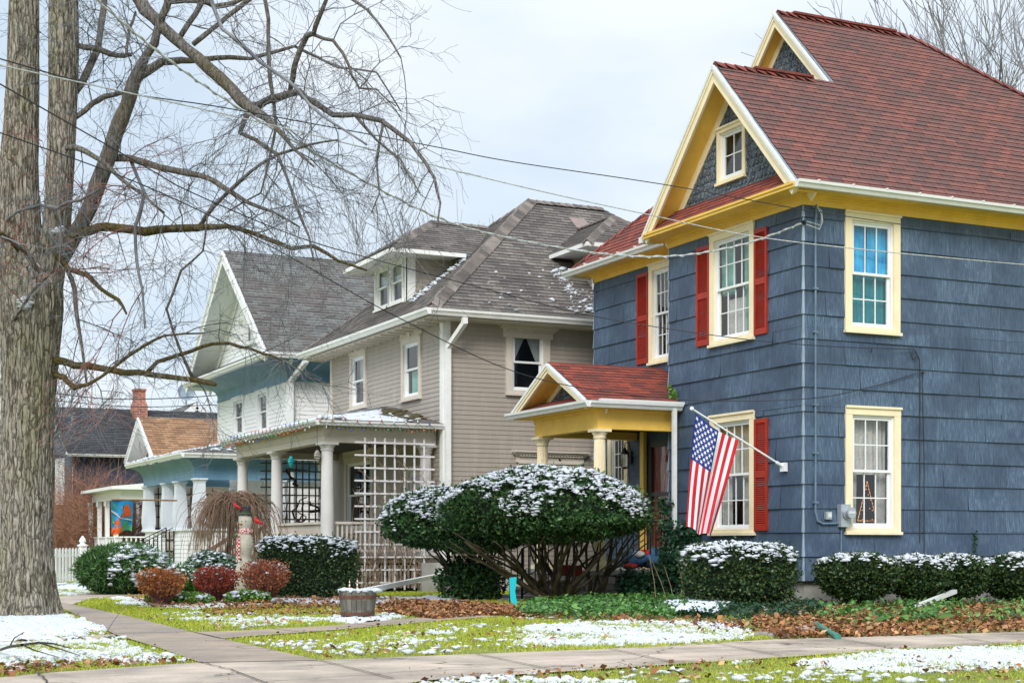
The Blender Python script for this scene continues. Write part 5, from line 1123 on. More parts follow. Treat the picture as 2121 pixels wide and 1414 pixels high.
M['barbb']=leafmat('russet_leaves',[(.20,.05,.03),(.36,.10,.04),(.42,.16,.07),(.25,.07,.05)],.6)
def dirs(n):
    v=rng.normal(size=(n,3)); return v/np.linalg.norm(v,axis=1)[:,None]
def lump(v,seed,f=3.0,a=.12):
    return 1+a*(2*fbm(v[:,0]*f+v[:,2]*f*.7+10,v[:,1]*f-v[:,2]*f*.6+10,seed)-1)
def shape(kind,v,R3,seed):
    # v unit dirs -> surface point offsets for ellipsoid / rounded block / dome
    if kind=='ell': e=2.0
    elif kind=='box': e=4.0
    else: e=2.0
    k=1/(np.abs(v)**e).sum(1)**(1/e); p=v*k[:,None]
    if kind=='dome':   # flat-ish underside
        lo=p[:,2]<0; p[lo,2]*=.58
    if kind=='flare':  # narrower towards the bottom
        k=1/(np.abs(v)**2.6).sum(1)**(1/2.6); p=v*k[:,None]; s=np.clip(.80+.20*(p[:,2]+1)*.8,.7,1.02); p[:,:2]*=s[:,None]
    return p*R3*lump(v,seed)[:,None]
def foliage(name,c,R3,n,kind,mat,parent,seed,size=.03,depth=.25,up=.35,elong=2.2,core=None,corescale=.80,clump=0.0,yaw=0.0,cut=None):
    v=dirs(n); p=shape(kind,v,np.array(R3),seed); d=1-depth*rng.random(n)**1.6
    if clump>0:
        w=fbm(v[:,0]*7+5,v[:,1]*7+v[:,2]*5+5,seed+9); d*=1-clump*np.clip(.55-w,0,1)
    d*=1+.035*rng.normal(size=n); ou=rng.random(n)<.035; d=np.where(ou,1+.14*rng.random(n)**2,d)
    p=p*d[:,None]
    if yaw: cs,sn=math.cos(yaw),math.sin(yaw); p=np.stack([p[:,0]*cs-p[:,1]*sn,p[:,0]*sn+p[:,1]*cs,p[:,2]],1)
    C=p+np.array(c); ax=v+rng.normal(size=(n,3))*.8; ax[:,2]+=up; ax/=np.linalg.norm(ax,axis=1)[:,None]
    if cut is not None: k=C[:,2]>cut; C,ax=C[k],ax[k]; n=len(C)
    o=rng.normal(size=(n,3)); o-=ax*(o*ax).sum(1)[:,None]; o/=np.linalg.norm(o,axis=1)[:,None]; s=(size*rng.uniform(.6,1.4,n))[:,None]; w=s/elong
    V=np.stack([C-ax*s*.4,C+o*w,C+ax*s,C-o*w],1).reshape(-1,3); F=np.arange(n)[:,None]*4+np.array([[0,1,2,3]])
    ob=npobj(name,V,F,M[mat],parent)
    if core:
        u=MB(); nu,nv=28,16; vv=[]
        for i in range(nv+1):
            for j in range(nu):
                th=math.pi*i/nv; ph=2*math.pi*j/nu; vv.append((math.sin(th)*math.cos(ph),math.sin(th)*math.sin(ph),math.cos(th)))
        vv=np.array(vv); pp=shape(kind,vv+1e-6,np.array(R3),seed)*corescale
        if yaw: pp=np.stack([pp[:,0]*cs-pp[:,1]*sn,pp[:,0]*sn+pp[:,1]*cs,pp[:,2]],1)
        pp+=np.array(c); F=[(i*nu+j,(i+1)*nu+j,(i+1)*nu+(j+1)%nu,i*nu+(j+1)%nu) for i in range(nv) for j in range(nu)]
        npobj('dark_core_fill',pp,F,M[core],parent,smooth=True)  # dark core added to block see-through; the shrub's inner shade is its colour
    return ob
def snowcap(c,R3,kind,n,parent,seed,thr=.25,r=.035,yaw=0.0,bias=None,fr=2.5,cov=.45,soft=1.6):
    v=dirs(n*6); p=shape(kind,v,np.array(R3),seed)*1.01; nz=p[:,2]/R3[2]
    w=fbm(v[:,0]*fr*2+3,v[:,1]*fr*2+3,seed+20); w2=fbm(v[:,0]*14+3,v[:,1]*14+v[:,2]*9,seed+22)
    k=(nz+(w-.5)*soft+(w2-.5)*.8>thr)&(w2>cov)&(rng.random(len(nz))<np.clip((nz-thr+.45)*2.2,.08,1))
    if bias is not None: k&=bias(v)
    p=p[k][:n]
    if yaw: cs,sn=math.cos(yaw),math.sin(yaw); p=np.stack([p[:,0]*cs-p[:,1]*sn,p[:,0]*sn+p[:,1]*cs,p[:,2]],1)
    return snowbits('snow_cap',p+np.array(c),parent,r)
YAW=-math.atan2(S_,C_)      # bushes laid out across the view direction by their own axes
def stems(name,base,tops,r0,mat,parent,seed=1,wig=.08,n=7,sides=6):
    rn=random.Random(seed); c=MB()
    for t in tops:
        b=Vector(base)+Vector((rn.uniform(-.06,.06),rn.uniform(-.06,.06),-.05)); t=Vector(t); pts=[];rr=[]
        m=b.lerp(t,.35)+Vector((rn.uniform(-wig,wig)*2,rn.uniform(-wig,wig)*2,-(t-b).length*.10))
        for i in range(n+1):
            u=i/n; p=b*(1-u)**2+m*2*u*(1-u)+t*u*u; pts.append(p+Vector((rn.gauss(0,wig*.15),rn.gauss(0,wig*.15),0))); rr.append(r0*rn.uniform(.85,1.1)*(1-.65*u))
        c.tube(pts,rr,sides)
        if r0>.02:
            for k in range(3):
                a=pts[rn.randint(2,n-2)]; e=t+Vector((rn.uniform(-.5,.5),rn.uniform(-.5,.5),rn.uniform(-.1,.2))); q=[a.lerp(e,i/5)+Vector((rn.gauss(0,.03),rn.gauss(0,.03),0)) for i in range(6)]; c.tube(q,[r0*.45*(1-.12*i) for i in range(6)],5)
    return c.build(name,M[mat],parent,smooth=True)
M['yewbark']=pm('yew_bark',(.045,.030,.022),.9,.4,12,st=(1,1,.3),c2=(.085,.07,.035),bump=.6,bscale=30)
# ================================================================== big cloud-pruned yews
g0=onZ(1163,1245); g0=Vector((g0.x,g0.y,0)); T=empty('clipped_yew',g0,'large umbrella-shaped yew with bare spreading stems and snowy top in front of the yellow porch','shrub','clipped evergreens with snow')
c=at(1128,1068,25.9); Rb=(1.76,1.2,.78)
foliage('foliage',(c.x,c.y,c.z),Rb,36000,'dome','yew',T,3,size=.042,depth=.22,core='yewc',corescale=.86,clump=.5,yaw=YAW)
snowcap((c.x,c.y,c.z),Rb,'dome',5600,T,3,thr=.30,r=.021,yaw=YAW,cov=.42)
ct=[at(px,py,d) for px,py,d in ((960,1120,25.6),(1010,1125,26.2),(1050,1130,25.3),(1090,1120,26.4),(1120,1110,25.5),(1170,1100,26),(1190,1105,25.2),(1220,1115,26.3),(1270,1120,25.6),(1300,1095,26.0),(1245,1090,25.4),(1140,1090,26.4))]
stems('stem',g0,ct[:9],.060,'yewbark',T,4,wig=.17)
b2=at(1235,1235,26.6); b2.z=0; stems('stem',b2,[at(1310,1110,26.2),at(1270,1100,26.6),at(1220,1110,26.9)],.05,'yewbark',T,8,wig=.09)
g0=at(985,1240,27.3); g0.z=0; T=empty('clipped_yew',g0,'smaller umbrella-shaped yew with snowy top beside the lattice trellis, left of the largest yew','shrub','clipped evergreens with snow')
c=at(905,1090,27.0); Rb=(.98,.9,.66)
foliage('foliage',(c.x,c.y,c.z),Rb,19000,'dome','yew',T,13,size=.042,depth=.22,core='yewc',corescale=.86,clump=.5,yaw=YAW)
snowcap((c.x,c.y,c.z),Rb,'dome',2300,T,13,thr=.24,r=.021,yaw=YAW,cov=.42)
c=at(985,1120,26.6); foliage('foliage',(c.x,c.y,c.z),(.75,.7,.36),9000,'dome','yew',T,14,size=.042,depth=.3,core='yewc',yaw=YAW)
stems('stem',g0,[at(890,1120,26.9),at(930,1110,27.3),at(960,1110,27.2),at(1000,1110,27.3),at(1040,1120,27.5),at(905,1095,27.6)],.045,'yewbark',T,14,wig=.10)
c=at(975,1205,27.3); foliage('low_foliage',(c.x,c.y,c.z),(.62,.5,.48),3600,'ell','yew',T,15,size=.06,depth=.9,yaw=YAW)
# ================================================================== clipped hedges
def hedge(px0,px1,ytop,ybot,d,Ry,label,seed,n=12000,elong=2.2,kind='box',group='clipped evergreens with snow',thr=.55,stem=True,mat='hedge',low=.12,name='clipped_hedge',sn=900,size=.035,yaw=YAW,cov=.42,bias=None,r=.023):
    top=at((px0+px1)/2,ytop,d); zt=top.z; zb=low; cx,cy=top.x,top.y; T=empty(name,(cx,cy,0),label,'shrub',group); Rx=(px1-px0)/2/F_*d*1.0; Rz=(zt-zb)/2
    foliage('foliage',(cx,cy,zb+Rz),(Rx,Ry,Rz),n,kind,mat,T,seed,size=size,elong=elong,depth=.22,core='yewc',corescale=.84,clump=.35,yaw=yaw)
    if sn: snowcap((cx,cy,zb+Rz),(Rx,Ry,Rz),kind,sn,T,seed,thr=thr,r=r,yaw=yaw,cov=cov,bias=bias)
    if stem: stems('stem',(cx,cy,0),[(cx+random.uniform(-.35,.35)*Rx*1.6,cy+random.uniform(-.3,.3)*Ry,zb+Rz) for _ in range(7)],.018,'yewbark',T,seed)
    return T
hedge(1417,1646,1124,1265,23.3,.75,'rounded block-shaped evergreen with snowy top under the flag, beside the house corner',31,n=17000,low=.03,thr=.62,sn=1700,r=.020)
hy=18.95
def hd(px): x=aY(px,hy); return dep(x,hy)
hedge(1690,1860,1146,1240,hd(1775),.55,'first snowy-topped evergreen right of the house corner, under the side windows',32,n=12000,kind='flare',low=.12,thr=.70,sn=420,yaw=0)
hedge(1846,1950,1150,1240,hd(1885),.55,'second snowy-topped evergreen from the corner, leaning into its neighbour, thin stems showing',33,n=9000,kind='flare',low=.12,thr=.66,sn=400,yaw=0)
hedge(1936,2030,1148,1240,hd(1975),.55,'third evergreen from the corner, with a flared clipped crown and patchy snow',34,n=9000,kind='flare',low=.12,thr=.66,sn=400,yaw=0)
hedge(2020,2200,1148,1250,hd(2100),.50,'evergreen cut by the right edge of the photo, last along the side wall',35,n=12000,kind='flare',low=.06,thr=.70,sn=450,yaw=0)
hedge(536,740,1112,1222,27.6,.5,'dark green clipped hedge block beside the carved snowman, in front of the taupe porch',36,n=16000,low=.02,thr=.72,sn=800,cov=.36)
c=at(705,1215,27.3); 
hedge(165,350,1128,1236,30.5,.9,'big loose bushy pine with snow on its right side, next to the picket fence',37,n=32000,elong=7,kind='ell',mat='pine',low=.0,thr=-.35,sn=800,size=.085,name='round_evergreen',cov=.50,bias=lambda v:(v[:,0]>-.1),r=.035,stem=False)
hedge(380,500,1142,1215,30.5,.6,'gray-green snow-dusted shrub behind the red barberry and the snowman',38,n=6000,kind='ell',mat='juni',low=.0,thr=-.1,sn=500,size=.05,name='low_shrub',stem=False,cov=.5,r=.025)
hedge(335,415,1170,1226,29.8,.5,'low dark snow-dusted shrub between the orange barberry and the pine',39,n=4500,kind='ell',mat='ivy',low=.0,thr=.0,sn=260,size=.045,name='low_shrub',stem=False)
# barberries
def barberry(px,ytop,ybot,wpx,d,mat,label,seed):
    b=at(px,ybot,d); b.z=0; zt=ZC+(HZ-ytop)/F_*d; T=empty('barberry_bush',b,label,'shrub','low red and orange barberries'); w=wpx/F_*d/2
    rn=random.Random(seed); c=MB()
    for i in range(190):
        a=rn.uniform(0,2*math.pi); rr=rn.random()**.5; e=Vector((b.x+math.cos(a)*rr*w,b.y+math.sin(a)*rr*w,zt*(1-.22*rr*rr)*rn.uniform(.72,1.14))); m=b.lerp(e,.5)+Vector((rn.gauss(0,.05),rn.gauss(0,.05),-.03)); p0=b+Vector((rn.uniform(-.06,.06),rn.uniform(-.06,.06),0))
        c.tube([p0,p0.lerp(m,.5),m,m.lerp(e,.5)+Vector((rn.gauss(0,.02),rn.gauss(0,.02),0)),e],[.007,.006,.005,.004,.0025],3,cap=False)
    c.build('twigs',M['redtwig'],T)
    foliage('foliage',(b.x,b.y,zt*.64),(w*1.02,w*1.02,zt*.38),3000,'flare',mat,T,seed,size=.022,depth=.7,elong=1.5)
    snowcap((b.x,b.y,zt*.60),(w,w,zt*.42),'ell',40,T,seed,thr=.4,r=.016)
    return T
barberry(334,1178,1258,100,24.6,'barbo','orange leaved barberry, leftmost of the three, in front of the big pine',51)
barberry(447,1174,1250,92,25.6,'barbr','deep red barberry, middle of the three, left of the snowman',52)
barberry(548,1162,1250,100,25.4,'barbb','russet barberry, rightmost of the three, overlapping the snowman',53)
hedge(300,440,1226,1256,25.0,.3,'bright green low plant around the feet of the orange barberry',54,n=2600,kind='ell',mat='lime',low=.0,thr=.3,sn=90,size=.04,name='low_plant',stem=False,group='bright green low plants')
hedge(470,560,1222,1248,25.2,.3,'bright green low plant with snow between the red and russet barberries',55,n=2200,kind='ell',mat='lime',low=.0,thr=.1,sn=120,size=.04,name='low_plant',stem=False,group='bright green low plants')
# ivy
def ivy(name,pts,n,size,mat,label,seed,spread=(.25,.25,.12),stuff=False,parent=None):
    C=[]; 
    for p in pts: C.append(np.array(p)+rng.normal(size=(n,3))*np.array(spread))
    C=np.concatenate(C); C=C[C[:,2]>.01]; V,F=leafquads(C,np.full(len(C),size),up=.35,curl=.2); o=npobj(name,V,F,M[mat],parent)
    return tag(o,label,'plant') if not stuff else tag(o,kind='stuff')
Pp=px_scatter([(1065,1276),(1110,1250),(1250,1240),(1420,1244),(1480,1262),(1380,1282),(1200,1284)],9000,.0); Pp[:,2]=rng.uniform(.01,.17,len(Pp))*(.4+fbm(Pp[:,0]*2,Pp[:,1]*2,77)); V,F=leafquads(Pp,np.full(len(Pp),.032),up=.5,curl=.2); tag(npobj('ground_cover_plants',V,F,M['ivy']),kind='stuff')
Pp=px_scatter([(1380,1252),(1660,1250),(1720,1262),(1700,1278),(1560,1284),(1400,1278)],4000,.0); Pp[:,2]=rng.uniform(.01,.14,len(Pp)); V,F=leafquads(Pp,np.full(len(Pp),.032),up=.5,curl=.2); tag(npobj('ivy_ground_cover',V,F,M['ivyd']),kind='stuff')
Pp=px_scatter([(1640,1262),(2300,1250),(2300,1290),(1900,1296),(1700,1300)],5200,.0); k=fbm(Pp[:,0]*1.6,Pp[:,1]*1.6,71)>.46; Pp=Pp[k]; Pp[:,2]=rng.uniform(.02,.16,len(Pp)); V,F=leafquads(Pp,np.full(len(Pp),.034),up=.5,curl=.2); tag(npobj('ivy_ground_cover',V,F,M['juni'] if False else M['ivy']),kind='stuff')
snowfield('snow_patch',[(1370,1262),(1480,1250),(1520,1256),(1480,1280),(1380,1278)],.02,.50,3.6,.10,61,sc=9,base=.1)
iv=[];
for i in range(70):
    px=random.uniform(1290,1420); py=random.uniform(1192 if px<1372 else 1150,1248) ; iv.append(tuple(at(px,py,dep(13.6,23.4)+random.uniform(-.3,.2))))
ivy('ivy_bush',iv,110,.034,'ivyd','mound of dark ivy covering the stone base of the yellow porch',81,(.10,.10,.08))
iv=[]
for i in range(46):
    py=random.uniform(1040,1250); px=1378+random.gauss(0,6)+max(0,(py-1150))*.05*random.random(); iv.append(tuple(at(px,py,dep(14.45,23.45)+random.uniform(-.05,.05))))
for i in range(30): iv.append(tuple(at(random.uniform(1384,1450),random.uniform(1085,1130),dep(14.6,22.9))))
for i in range(50): iv.append(tuple(at(random.uniform(1376,1428),random.uniform(1090,1250),dep(14.4,23.3))))
ivy('climbing_ivy',iv,34,.030,'ivyd','dark ivy climbing the porch downspout beside the bay',82,(.05,.05,.06))
iv=[tuple(at(1385+i*2.2+random.gauss(0,2),803+i*3.2+random.gauss(0,2),dep(14.68,23.6))) for i in range(9)]; ivy('climbing_ivy',iv,26,.022,'lime','sprig of bright green ivy growing at the porch roof corner',83,(.03,.03,.03))
iv=[tuple(at(2020+random.gauss(0,1.5),1102+i*5.5,dep(aY(2020,19.8),19.8))) for i in range(9)]; ivy('climbing_ivy',iv,22,.016,'ivyd','narrow strand of ivy climbing the side wall behind the hedge',84,(.02,.012,.02))
# dry stalks near downspout
c=MB()
for px0,py0,px1,py1 in ((1398,1255,1375,1170),(1385,1250,1350,1160),(1408,1258,1412,1175),(1420,1250,1405,1170),(1360,1235,1345,1150)): a=at(px0,py0,24.6); a.z=0; c.tube([a,a.lerp(at(px1,py1,24.6),.5)+Vector((.02,0,0)),at(px1,py1,24.6)],[.008,.006,.003],4)
tag(c.build('dry_stalks',M['vine']),'few thin dry stalks standing left of the block-shaped evergreen','plant')
# ================================================================== weeping tree
b=at(455,1225,31.5); b.z=0; T=empty('weeping_tree',b,'leafless weeping tree with brown drooping twigs in front of the white house porch','tree'); c=MB(); top=at(485,1030,31.5)
c.tube([b,b.lerp(top,.5)+Vector((.05,0,0)),top-Vector((0,0,.15))],[.07,.055,.05],8); c.build('trunk',M['yewbark'],T); rn=random.Random(3); c=MB(); M['weep']=pm('weeping_twig',(.26,.17,.12),.8,.3,4,isl=.35)
for i in range(520):
    a=rn.uniform(0,2*math.pi); L=rn.uniform(.25,.95); s=top+Vector((rn.gauss(0,.12),rn.gauss(0,.12),rn.uniform(-.2,.05))); dx,dy=math.cos(a)*L,math.sin(a)*L
    if (C_*dx-S_*dy)<-.0: L*=1.15; dx*=1.15; dy*=1.15
    h=rn.uniform(.02,.22); dr=rn.uniform(.5,1.75)*(.45+.55*L); pts=[s+Vector((dx*math.sin(t*1.57),dy*math.sin(t*1.57),h*math.sin(t*3.1)-dr*t**2.2))+Vector((rn.gauss(0,.012),rn.gauss(0,.012),0)) for t in np.linspace(0,1,9)]
    pts=[p for p in pts if p.z>.05]
    if len(pts)>2: c.tube(pts,[.009*(1-.75*k/9) for k in range(len(pts))],3,cap=False)
c.build('crown',M['weep'],T)
# ================================================================== bare trees
def segs(c,pts,rr,n): c.tube(pts,rr,n,cap=False)
def growtwig(c,p,d,L,r,lev,rn,droop=.0,upt=.0,cd=None,maxn=[0]):
    n=6 if lev>0 else 4; st=L/n; pts=[p.copy()];rr=[r]; kids=[]
    for i in range(n):
        d=(d+Vector((rn.gauss(0,.15),rn.gauss(0,.15),rn.gauss(0,.15)+(-droop if i<n*.6 else upt)))).normalized(); p=p+d*st; pts.append(p); rr.append(max(r*(1-.8*(i+1)/n),.0021))
        if lev>0:
            for q in range(2 if rn.random()<.42 else 1): kids.append((p.copy(),d.copy(),i))
    c.tube(pts,rr,3 if r<.012 else 5,cap=False)
    for (q,dd,i) in kids:
        if rn.random()<.66:
            ax=dd.orthogonal().normalized(); ax.rotate(Matrix.Rotation(rn.uniform(0,6.28),3,dd)); nd=(dd*.75+ax*rn.uniform(.4,.95)).normalized(); growtwig(c,q,nd,L*rn.uniform(.45,.72)*(1-.05*i),max(r*.55,.0023),lev-1,rn,droop,upt)
def baretree(name,base,h,label,seed,mat='bgtwig',spread=.5,lev=5,r=.12,group=None,twr=.008,n0=7,fr=.25):
    rn=random.Random(seed); T=empty(name,base,label,'tree',group); b=Vector(base); c=MB(); tp=b+Vector((0,0,h*fr)); c.tube([b,b.lerp(tp,.5)+Vector((.1,0,0)),tp],[r*1.2,r,r*.9],8); c.build('trunk',M['limb'] if mat!='bgtwig' else M[mat],T); c=MB()
    def gr(p,d,L,r,lv):
        pts=[p];rr=[r]; n=4
        for i in range(n): d=(d+Vector((rn.gauss(0,.12),rn.gauss(0,.12),.06+rn.gauss(0,.08)))).normalized(); p=p+d*L/n; pts.append(p); rr.append(max(r*(1-.45*(i+1)/n),twr))
        c.tube(pts,rr,4 if r>.03 else 3,cap=False)
        if lv>0:
            for q in range(3 if lv>1 else 4):
                k=rn.randint(1,n); dd=(pts[k]-pts[k-1]).normalized(); ax=dd.orthogonal().normalized(); ax.rotate(Matrix.Rotation(rn.uniform(0,6.28),3,dd)); gr(pts[k],(dd+ax*rn.uniform(.3,.3+spread)).normalized(),L*rn.uniform(.55,.8),max(rr[k]*.65,twr),lv-1)
    for i in range(n0): a=rn.uniform(0,6.28); gr(tp-Vector((0,0,rn.uniform(0,h*.1))),Vector((math.cos(a)*spread,math.sin(a)*spread,1)).normalized(),h*.3,r*.6,lev)
    c.build('crown',M[mat],T); return T
def behind(px,d): p=at(px,HZ,d); return (p.x,p.y,0)
baretree('bare_tree',behind(2095,46),24.0,'tall leafless tree behind the blue house roof at the right edge',101,lev=4,twr=.011,r=.2,spread=.34,n0=6)
baretree('bare_tree',behind(1955,56),24.5,'leafless tree showing just over the red roof ridge, left of the taller one',102,lev=4,twr=.011,r=.14,spread=.16)
baretree('bare_tree',behind(775,70),19.5,'pale leafless tree showing between the slate roof and the taupe dormer',103,lev=4,twr=.010,spread=.35,r=.2)
baretree('bare_tree',behind(850,78),20.5,'distant leafless tree rising behind the taupe house dormer roof',104,lev=4,twr=.010,spread=.3,r=.2)
baretree('bare_tree',behind(20,60),11.0,'leafless tree far behind the maple trunk at the left edge',105,lev=4,twr=.012,r=.2)
baretree('bare_tree',behind(360,95),9.5,'small distant leafless tree between the brick chimney and the white house',107,lev=4,twr=.014,r=.16)
# reddish thicket
rn=random.Random(12); b=at(190,1190,59); b.z=0; T=empty('red_twig_thicket',b,'dense reddish brown leafless thicket beside the dark blue house','shrub'); c=MB()
for i in range(420):
    px=rn.uniform(95,262); p=at(px,1190,rn.uniform(56,62)); p.z=0; H=rn.uniform(1.9,3.9)*(1-.25*abs(px-210)/110); dr=Vector((rn.gauss(0,.35),rn.gauss(0,.35),1)).normalized()
    growtwig(c,p,dr,H,.018,2 if i%2 else 1,rn,droop=.03,upt=-.05)
c.build('twigs',pm('thicket_twig',(.34,.17,.11),.9,.3,2,isl=.45),T)
c=MB()
for px in (22+105,150,168,205): q=at(px,1190,63); c.box((q.x-.06,q.y-.06,0),(q.x+.06,q.y+.06,2.2))
c.build('porch_post',M['vinyl'],E)
# ================================================================== the big maple
DT=20.6
base=at(52,1275,DT); MT=empty('maple_tree',(base.x,base.y,0),'huge twin-trunked leafless maple with furrowed gray bark at the left edge','tree')
def trunk(name,prof,mat,n=110,seed=1,flare=0):
    # prof: (xleft,xright,y) pixels at depth DT
    V=[];F=[]; rows=len(prof); rn=np.random.default_rng(seed)
    L=[(at((a+b)/2,y,DT),(b-a)/2/F_*DT) for a,b,y in prof]; Z=[];res=[]
    # resample finely
    zz=np.array([p.z for p,_ in L]); o=np.argsort(zz); zz=zz[o]; xx=np.array([L[i][0].x for i in o]); yy=np.array([L[i][0].y for i in o]); rr=np.array([L[i][1] for i in o]); z=np.arange(zz[0],zz[-1],.045)
    X=np.interp(z,zz,xx);Y=np.interp(z,zz,yy);Rr=np.interp(z,zz,rr); a=np.arange(n*3)/(n*3)*2*np.pi; A,Zg=np.meshgrid(a,z); m=n*3
    rid=fbm(np.cos(A)*9+20+Zg*.15,np.sin(A)*9+20+Zg*.55,seed,4); rid2=vnoise(A*13+4*fbm(A*2,Zg*1.3,seed+2),Zg*1.1+fbm(A*3,Zg*2,seed+3)*2,seed+7)
    f=1+.07*(rid-.5)-.06*np.clip(1-np.abs(rid2-.5)*5,0,1)+.03*(fbm(A*3,Zg*.7,seed+11)-.5)*2
    if flare: f=f+flare*np.exp(-Zg/.35)*(.5+.5*np.cos(A*5+1))
    Rg=Rr[:,None]*f; V=np.stack([X[:,None]+Rg*np.cos(A),Y[:,None]+Rg*np.sin(A),Zg],2).reshape(-1,3); nz=len(z)
    i,k=np.meshgrid(np.arange(nz-1),np.arange(m),indexing='ij'); F=np.stack([i*m+k,i*m+(k+1)%m,(i+1)*m+(k+1)%m,(i+1)*m+k],2).reshape(-1,4)
    return npobj(name,V,F,M[mat],MT,smooth=True)
trunk('trunk',[(-22,122,1284),(-10,116,1262),(-2,111,1220),(3,108,1150),(2,108,1000),(4,110,850),(3,122,720),(0,130,640),(0,128,590),(-5,96,540),(-4,84,460),(0,80,400),(2,78,330),(10,80,240),(16,80,130),(20,80,0),(24,78,-160),(34,74,-420)],'bark',seed=3,flare=.20)
trunk('trunk',[(60,128,650),(66,130,590),(78,138,540),(88,146,470),(94,150,400),(98,156,300),(101,160,200),(101,163,90),(102,161,0),(106,158,-160),(112,150,-420)],'bark',seed=9)
LIMBS=[ # (px,py,radius px), depth offset at the tip, material
 ([(120,545,18),(160,480,17),(190,420,16),(215,350,17),(240,275,17),(262,222,15),(277,170,14),(300,120,9),(320,90,9),(330,50,8),(345,15,8),(360,-40,7)],-.6,'limb'),
 ([(277,168,12),(300,150,10),(336,128,9),(375,125,7),(416,124,6),(475,119,5),(520,122,4),(554,112,4),(610,96,3.5),(660,120,3),(700,140,2.5),(780,150,2),(830,230,1.5)],1.4,'limb'),
 ([(150,-260,22),(220,-120,18),(280,-15,14),(300,20,13),(340,60,12),(385,100,11),(430,140,12),(480,185,12),(520,225,11),(545,240,8),(560,255,7),(575,268,5),(610,310,3),(650,345,2)],-1.2,'limb'),
 ([(528,222,9),(550,210,8),(575,203,8),(620,190,7),(628,200,6),(690,238,6),(735,238,5),(790,250,5),(850,295,4),(880,335,3.4),(900,370,3),(912,420,2.2),(905,470,1.6)],-1.8,'limb'),
 ([(518,228,6),(497,275,5),(530,290,4),(575,320,3.6),(595,370,3),(615,430,3),(640,490,2.4),(650,540,1.6)],-1.6,'limb'),
 ([(600,195,5),(607,160,6),(612,130,6),(635,75,6),(650,70,5),(655,50,5),(676,0,4),(690,-40,4)],-1.4,'limb'),
 ([(650,72,4),(690,84,3.5),(710,110,3),(730,160,2.6),(745,183,2),(780,185,1.6),(820,220,1.3)],-1.4,'limb'),
 ([(366,88,6),(390,50,6),(418,5,6),(430,-20,5)],.5,'limb'),([(400,92,5),(440,60,5),(470,35,5),(515,0,5)],.5,'limb'),
 ([(345,2,7),(385,0,6),(421,3,6),(445,14,6),(480,8,5),(520,-12,4)],.7,'limb'),
 ([(158,94,6),(197,100,6),(228,112,6),(258,116,5),(272,114,4)],.3,'limb'),([(263,114,3.5),(263,95,3),(268,60,3),(281,25,2.5)],.3,'limb'),
 ([(140,205,8),(166,178,7),(183,144,8),(200,108,8),(207,72,7),(214,24,7),(217,-25,6)],.9,'limb'),
 ([(140,258,6),(157,243,5),(192,214,6),(216,200,6),(256,192,4)],.2,'limb'),
 ([(120,300,7),(138,306,6),(154,305,6),(180,315,5.5),(212,334,5),(250,370,4),(300,405,3),(340,440,2)],-.9,'limb'),
 ([(225,328,8),(270,328,7),(310,340,7),(356,352,6.5),(416,364,6),(445,376,5.5),(475,396,5),(510,418,4),(566,439,3),(620,470,2)],-.8,'limb'),
 ([(110,502,11),(142,493,9),(168,483,9),(204,471,9),(240,472,9),(300,480,9),(349,474,8),(409,472,8),(440,470,6),(469,468,5),(500,475,4.5),(554,495,4.5),(604,515,4.5),(650,510,4),(700,540,3),(760,560,2)],-1.0,'mossy'),
 ([(412,470,5),(425,450,4.5),(460,410,4),(500,372,3.6),(540,340,3),(575,320,3),(640,300,2.4),(700,290,1.8)],-1.2,'limb'),
 ([(96,742,10),(130,748,8),(154,757,7.5),(207,762,7),(261,772,7),(315,776,6),(380,784,5.5),(430,792,5.5),(446,796,4)],-.8,'mossy'),
 ([(100,772,6),(132,781,6),(154,803,5),(181,797,3.5),(234,762,3),(300,715,3),(340,695,2.2),(420,690,1.6)],-1.0,'mossy'),
 ([(304,772,5),(326,749,4.5),(396,727,4),(440,712,3.5),(476,711,3.5),(519,722,3),(568,738,2.4),(610,760,1.6)],-1.0,'mossy'),
 ([(400,785,4),(360,690,2.5),(345,640,2.5),(375,560,2.4),(420,520,2),(430,440,1.5)],-1.0,'limb'),
 ([(96,520,7),(120,530,6),(144,558,5.5),(180,570,5),(207,597,4),(245,621,4),(262,650,2)],-1.0,'mossy'),
 ([(140,560,5),(155,600,5),(160,660,4),(170,720,3),(180,800,2)],-.5,'limb'),
 ([(0,500,4),(8,470,3.5),(20,450,3.5),(36,438,3.5),(84,425,3.5),(120,431,3.5),(140,420,3.5),(168,414,3),(195,398,2)],-1.4,'twig'),
 ([(70,560,5),(40,520,5),(20,495,4),(-10,480,4)],-.8,'mossy'),([(95,575,5),(80,560,4.5),(60,530,4),(30,505,3.5),(4,490,3)],-1.0,'limb'),
 ([(430,-20,5),(460,60,3.5),(500,90,3.5),(540,130,3.5),(600,170,3),(640,215,3),(690,255,2.4),(760,300,1.8)],-2.0,'twig'),
 ([(545,-20,4.5),(556,40,4),(557,110,4),(560,170,4),(568,220,3.5),(572,260,3),(560,320,2.4),(540,400,2),(470,440,1.6)],-.5,'limb'),
 ([(270,330,4),(300,400,3.6),(280,470,3.6),(283,540,3),(295,600,2.4),(300,680,1.8)],-1.4,'twig'),
 ([(700,-20,4),(760,20,3),(800,70,2.2),(830,120,1.6)],-1,'limb'),([(795,250,3),(780,330,2.4),(786,400,1.8),(770,440,1.4)],-1.8,'limb'),
 ([(735,238,3.5),(780,290,2.6),(830,330,2),(870,400,1.5)],-1.8,'limb'),
 ([(-10,700,3),(30,660,3),(70,600,3),(110,560,3)],-1.2,'limb'),
]
cm={k:MB() for k in ('limb','mossy','twig')}; seeds=[]; nodes=[]
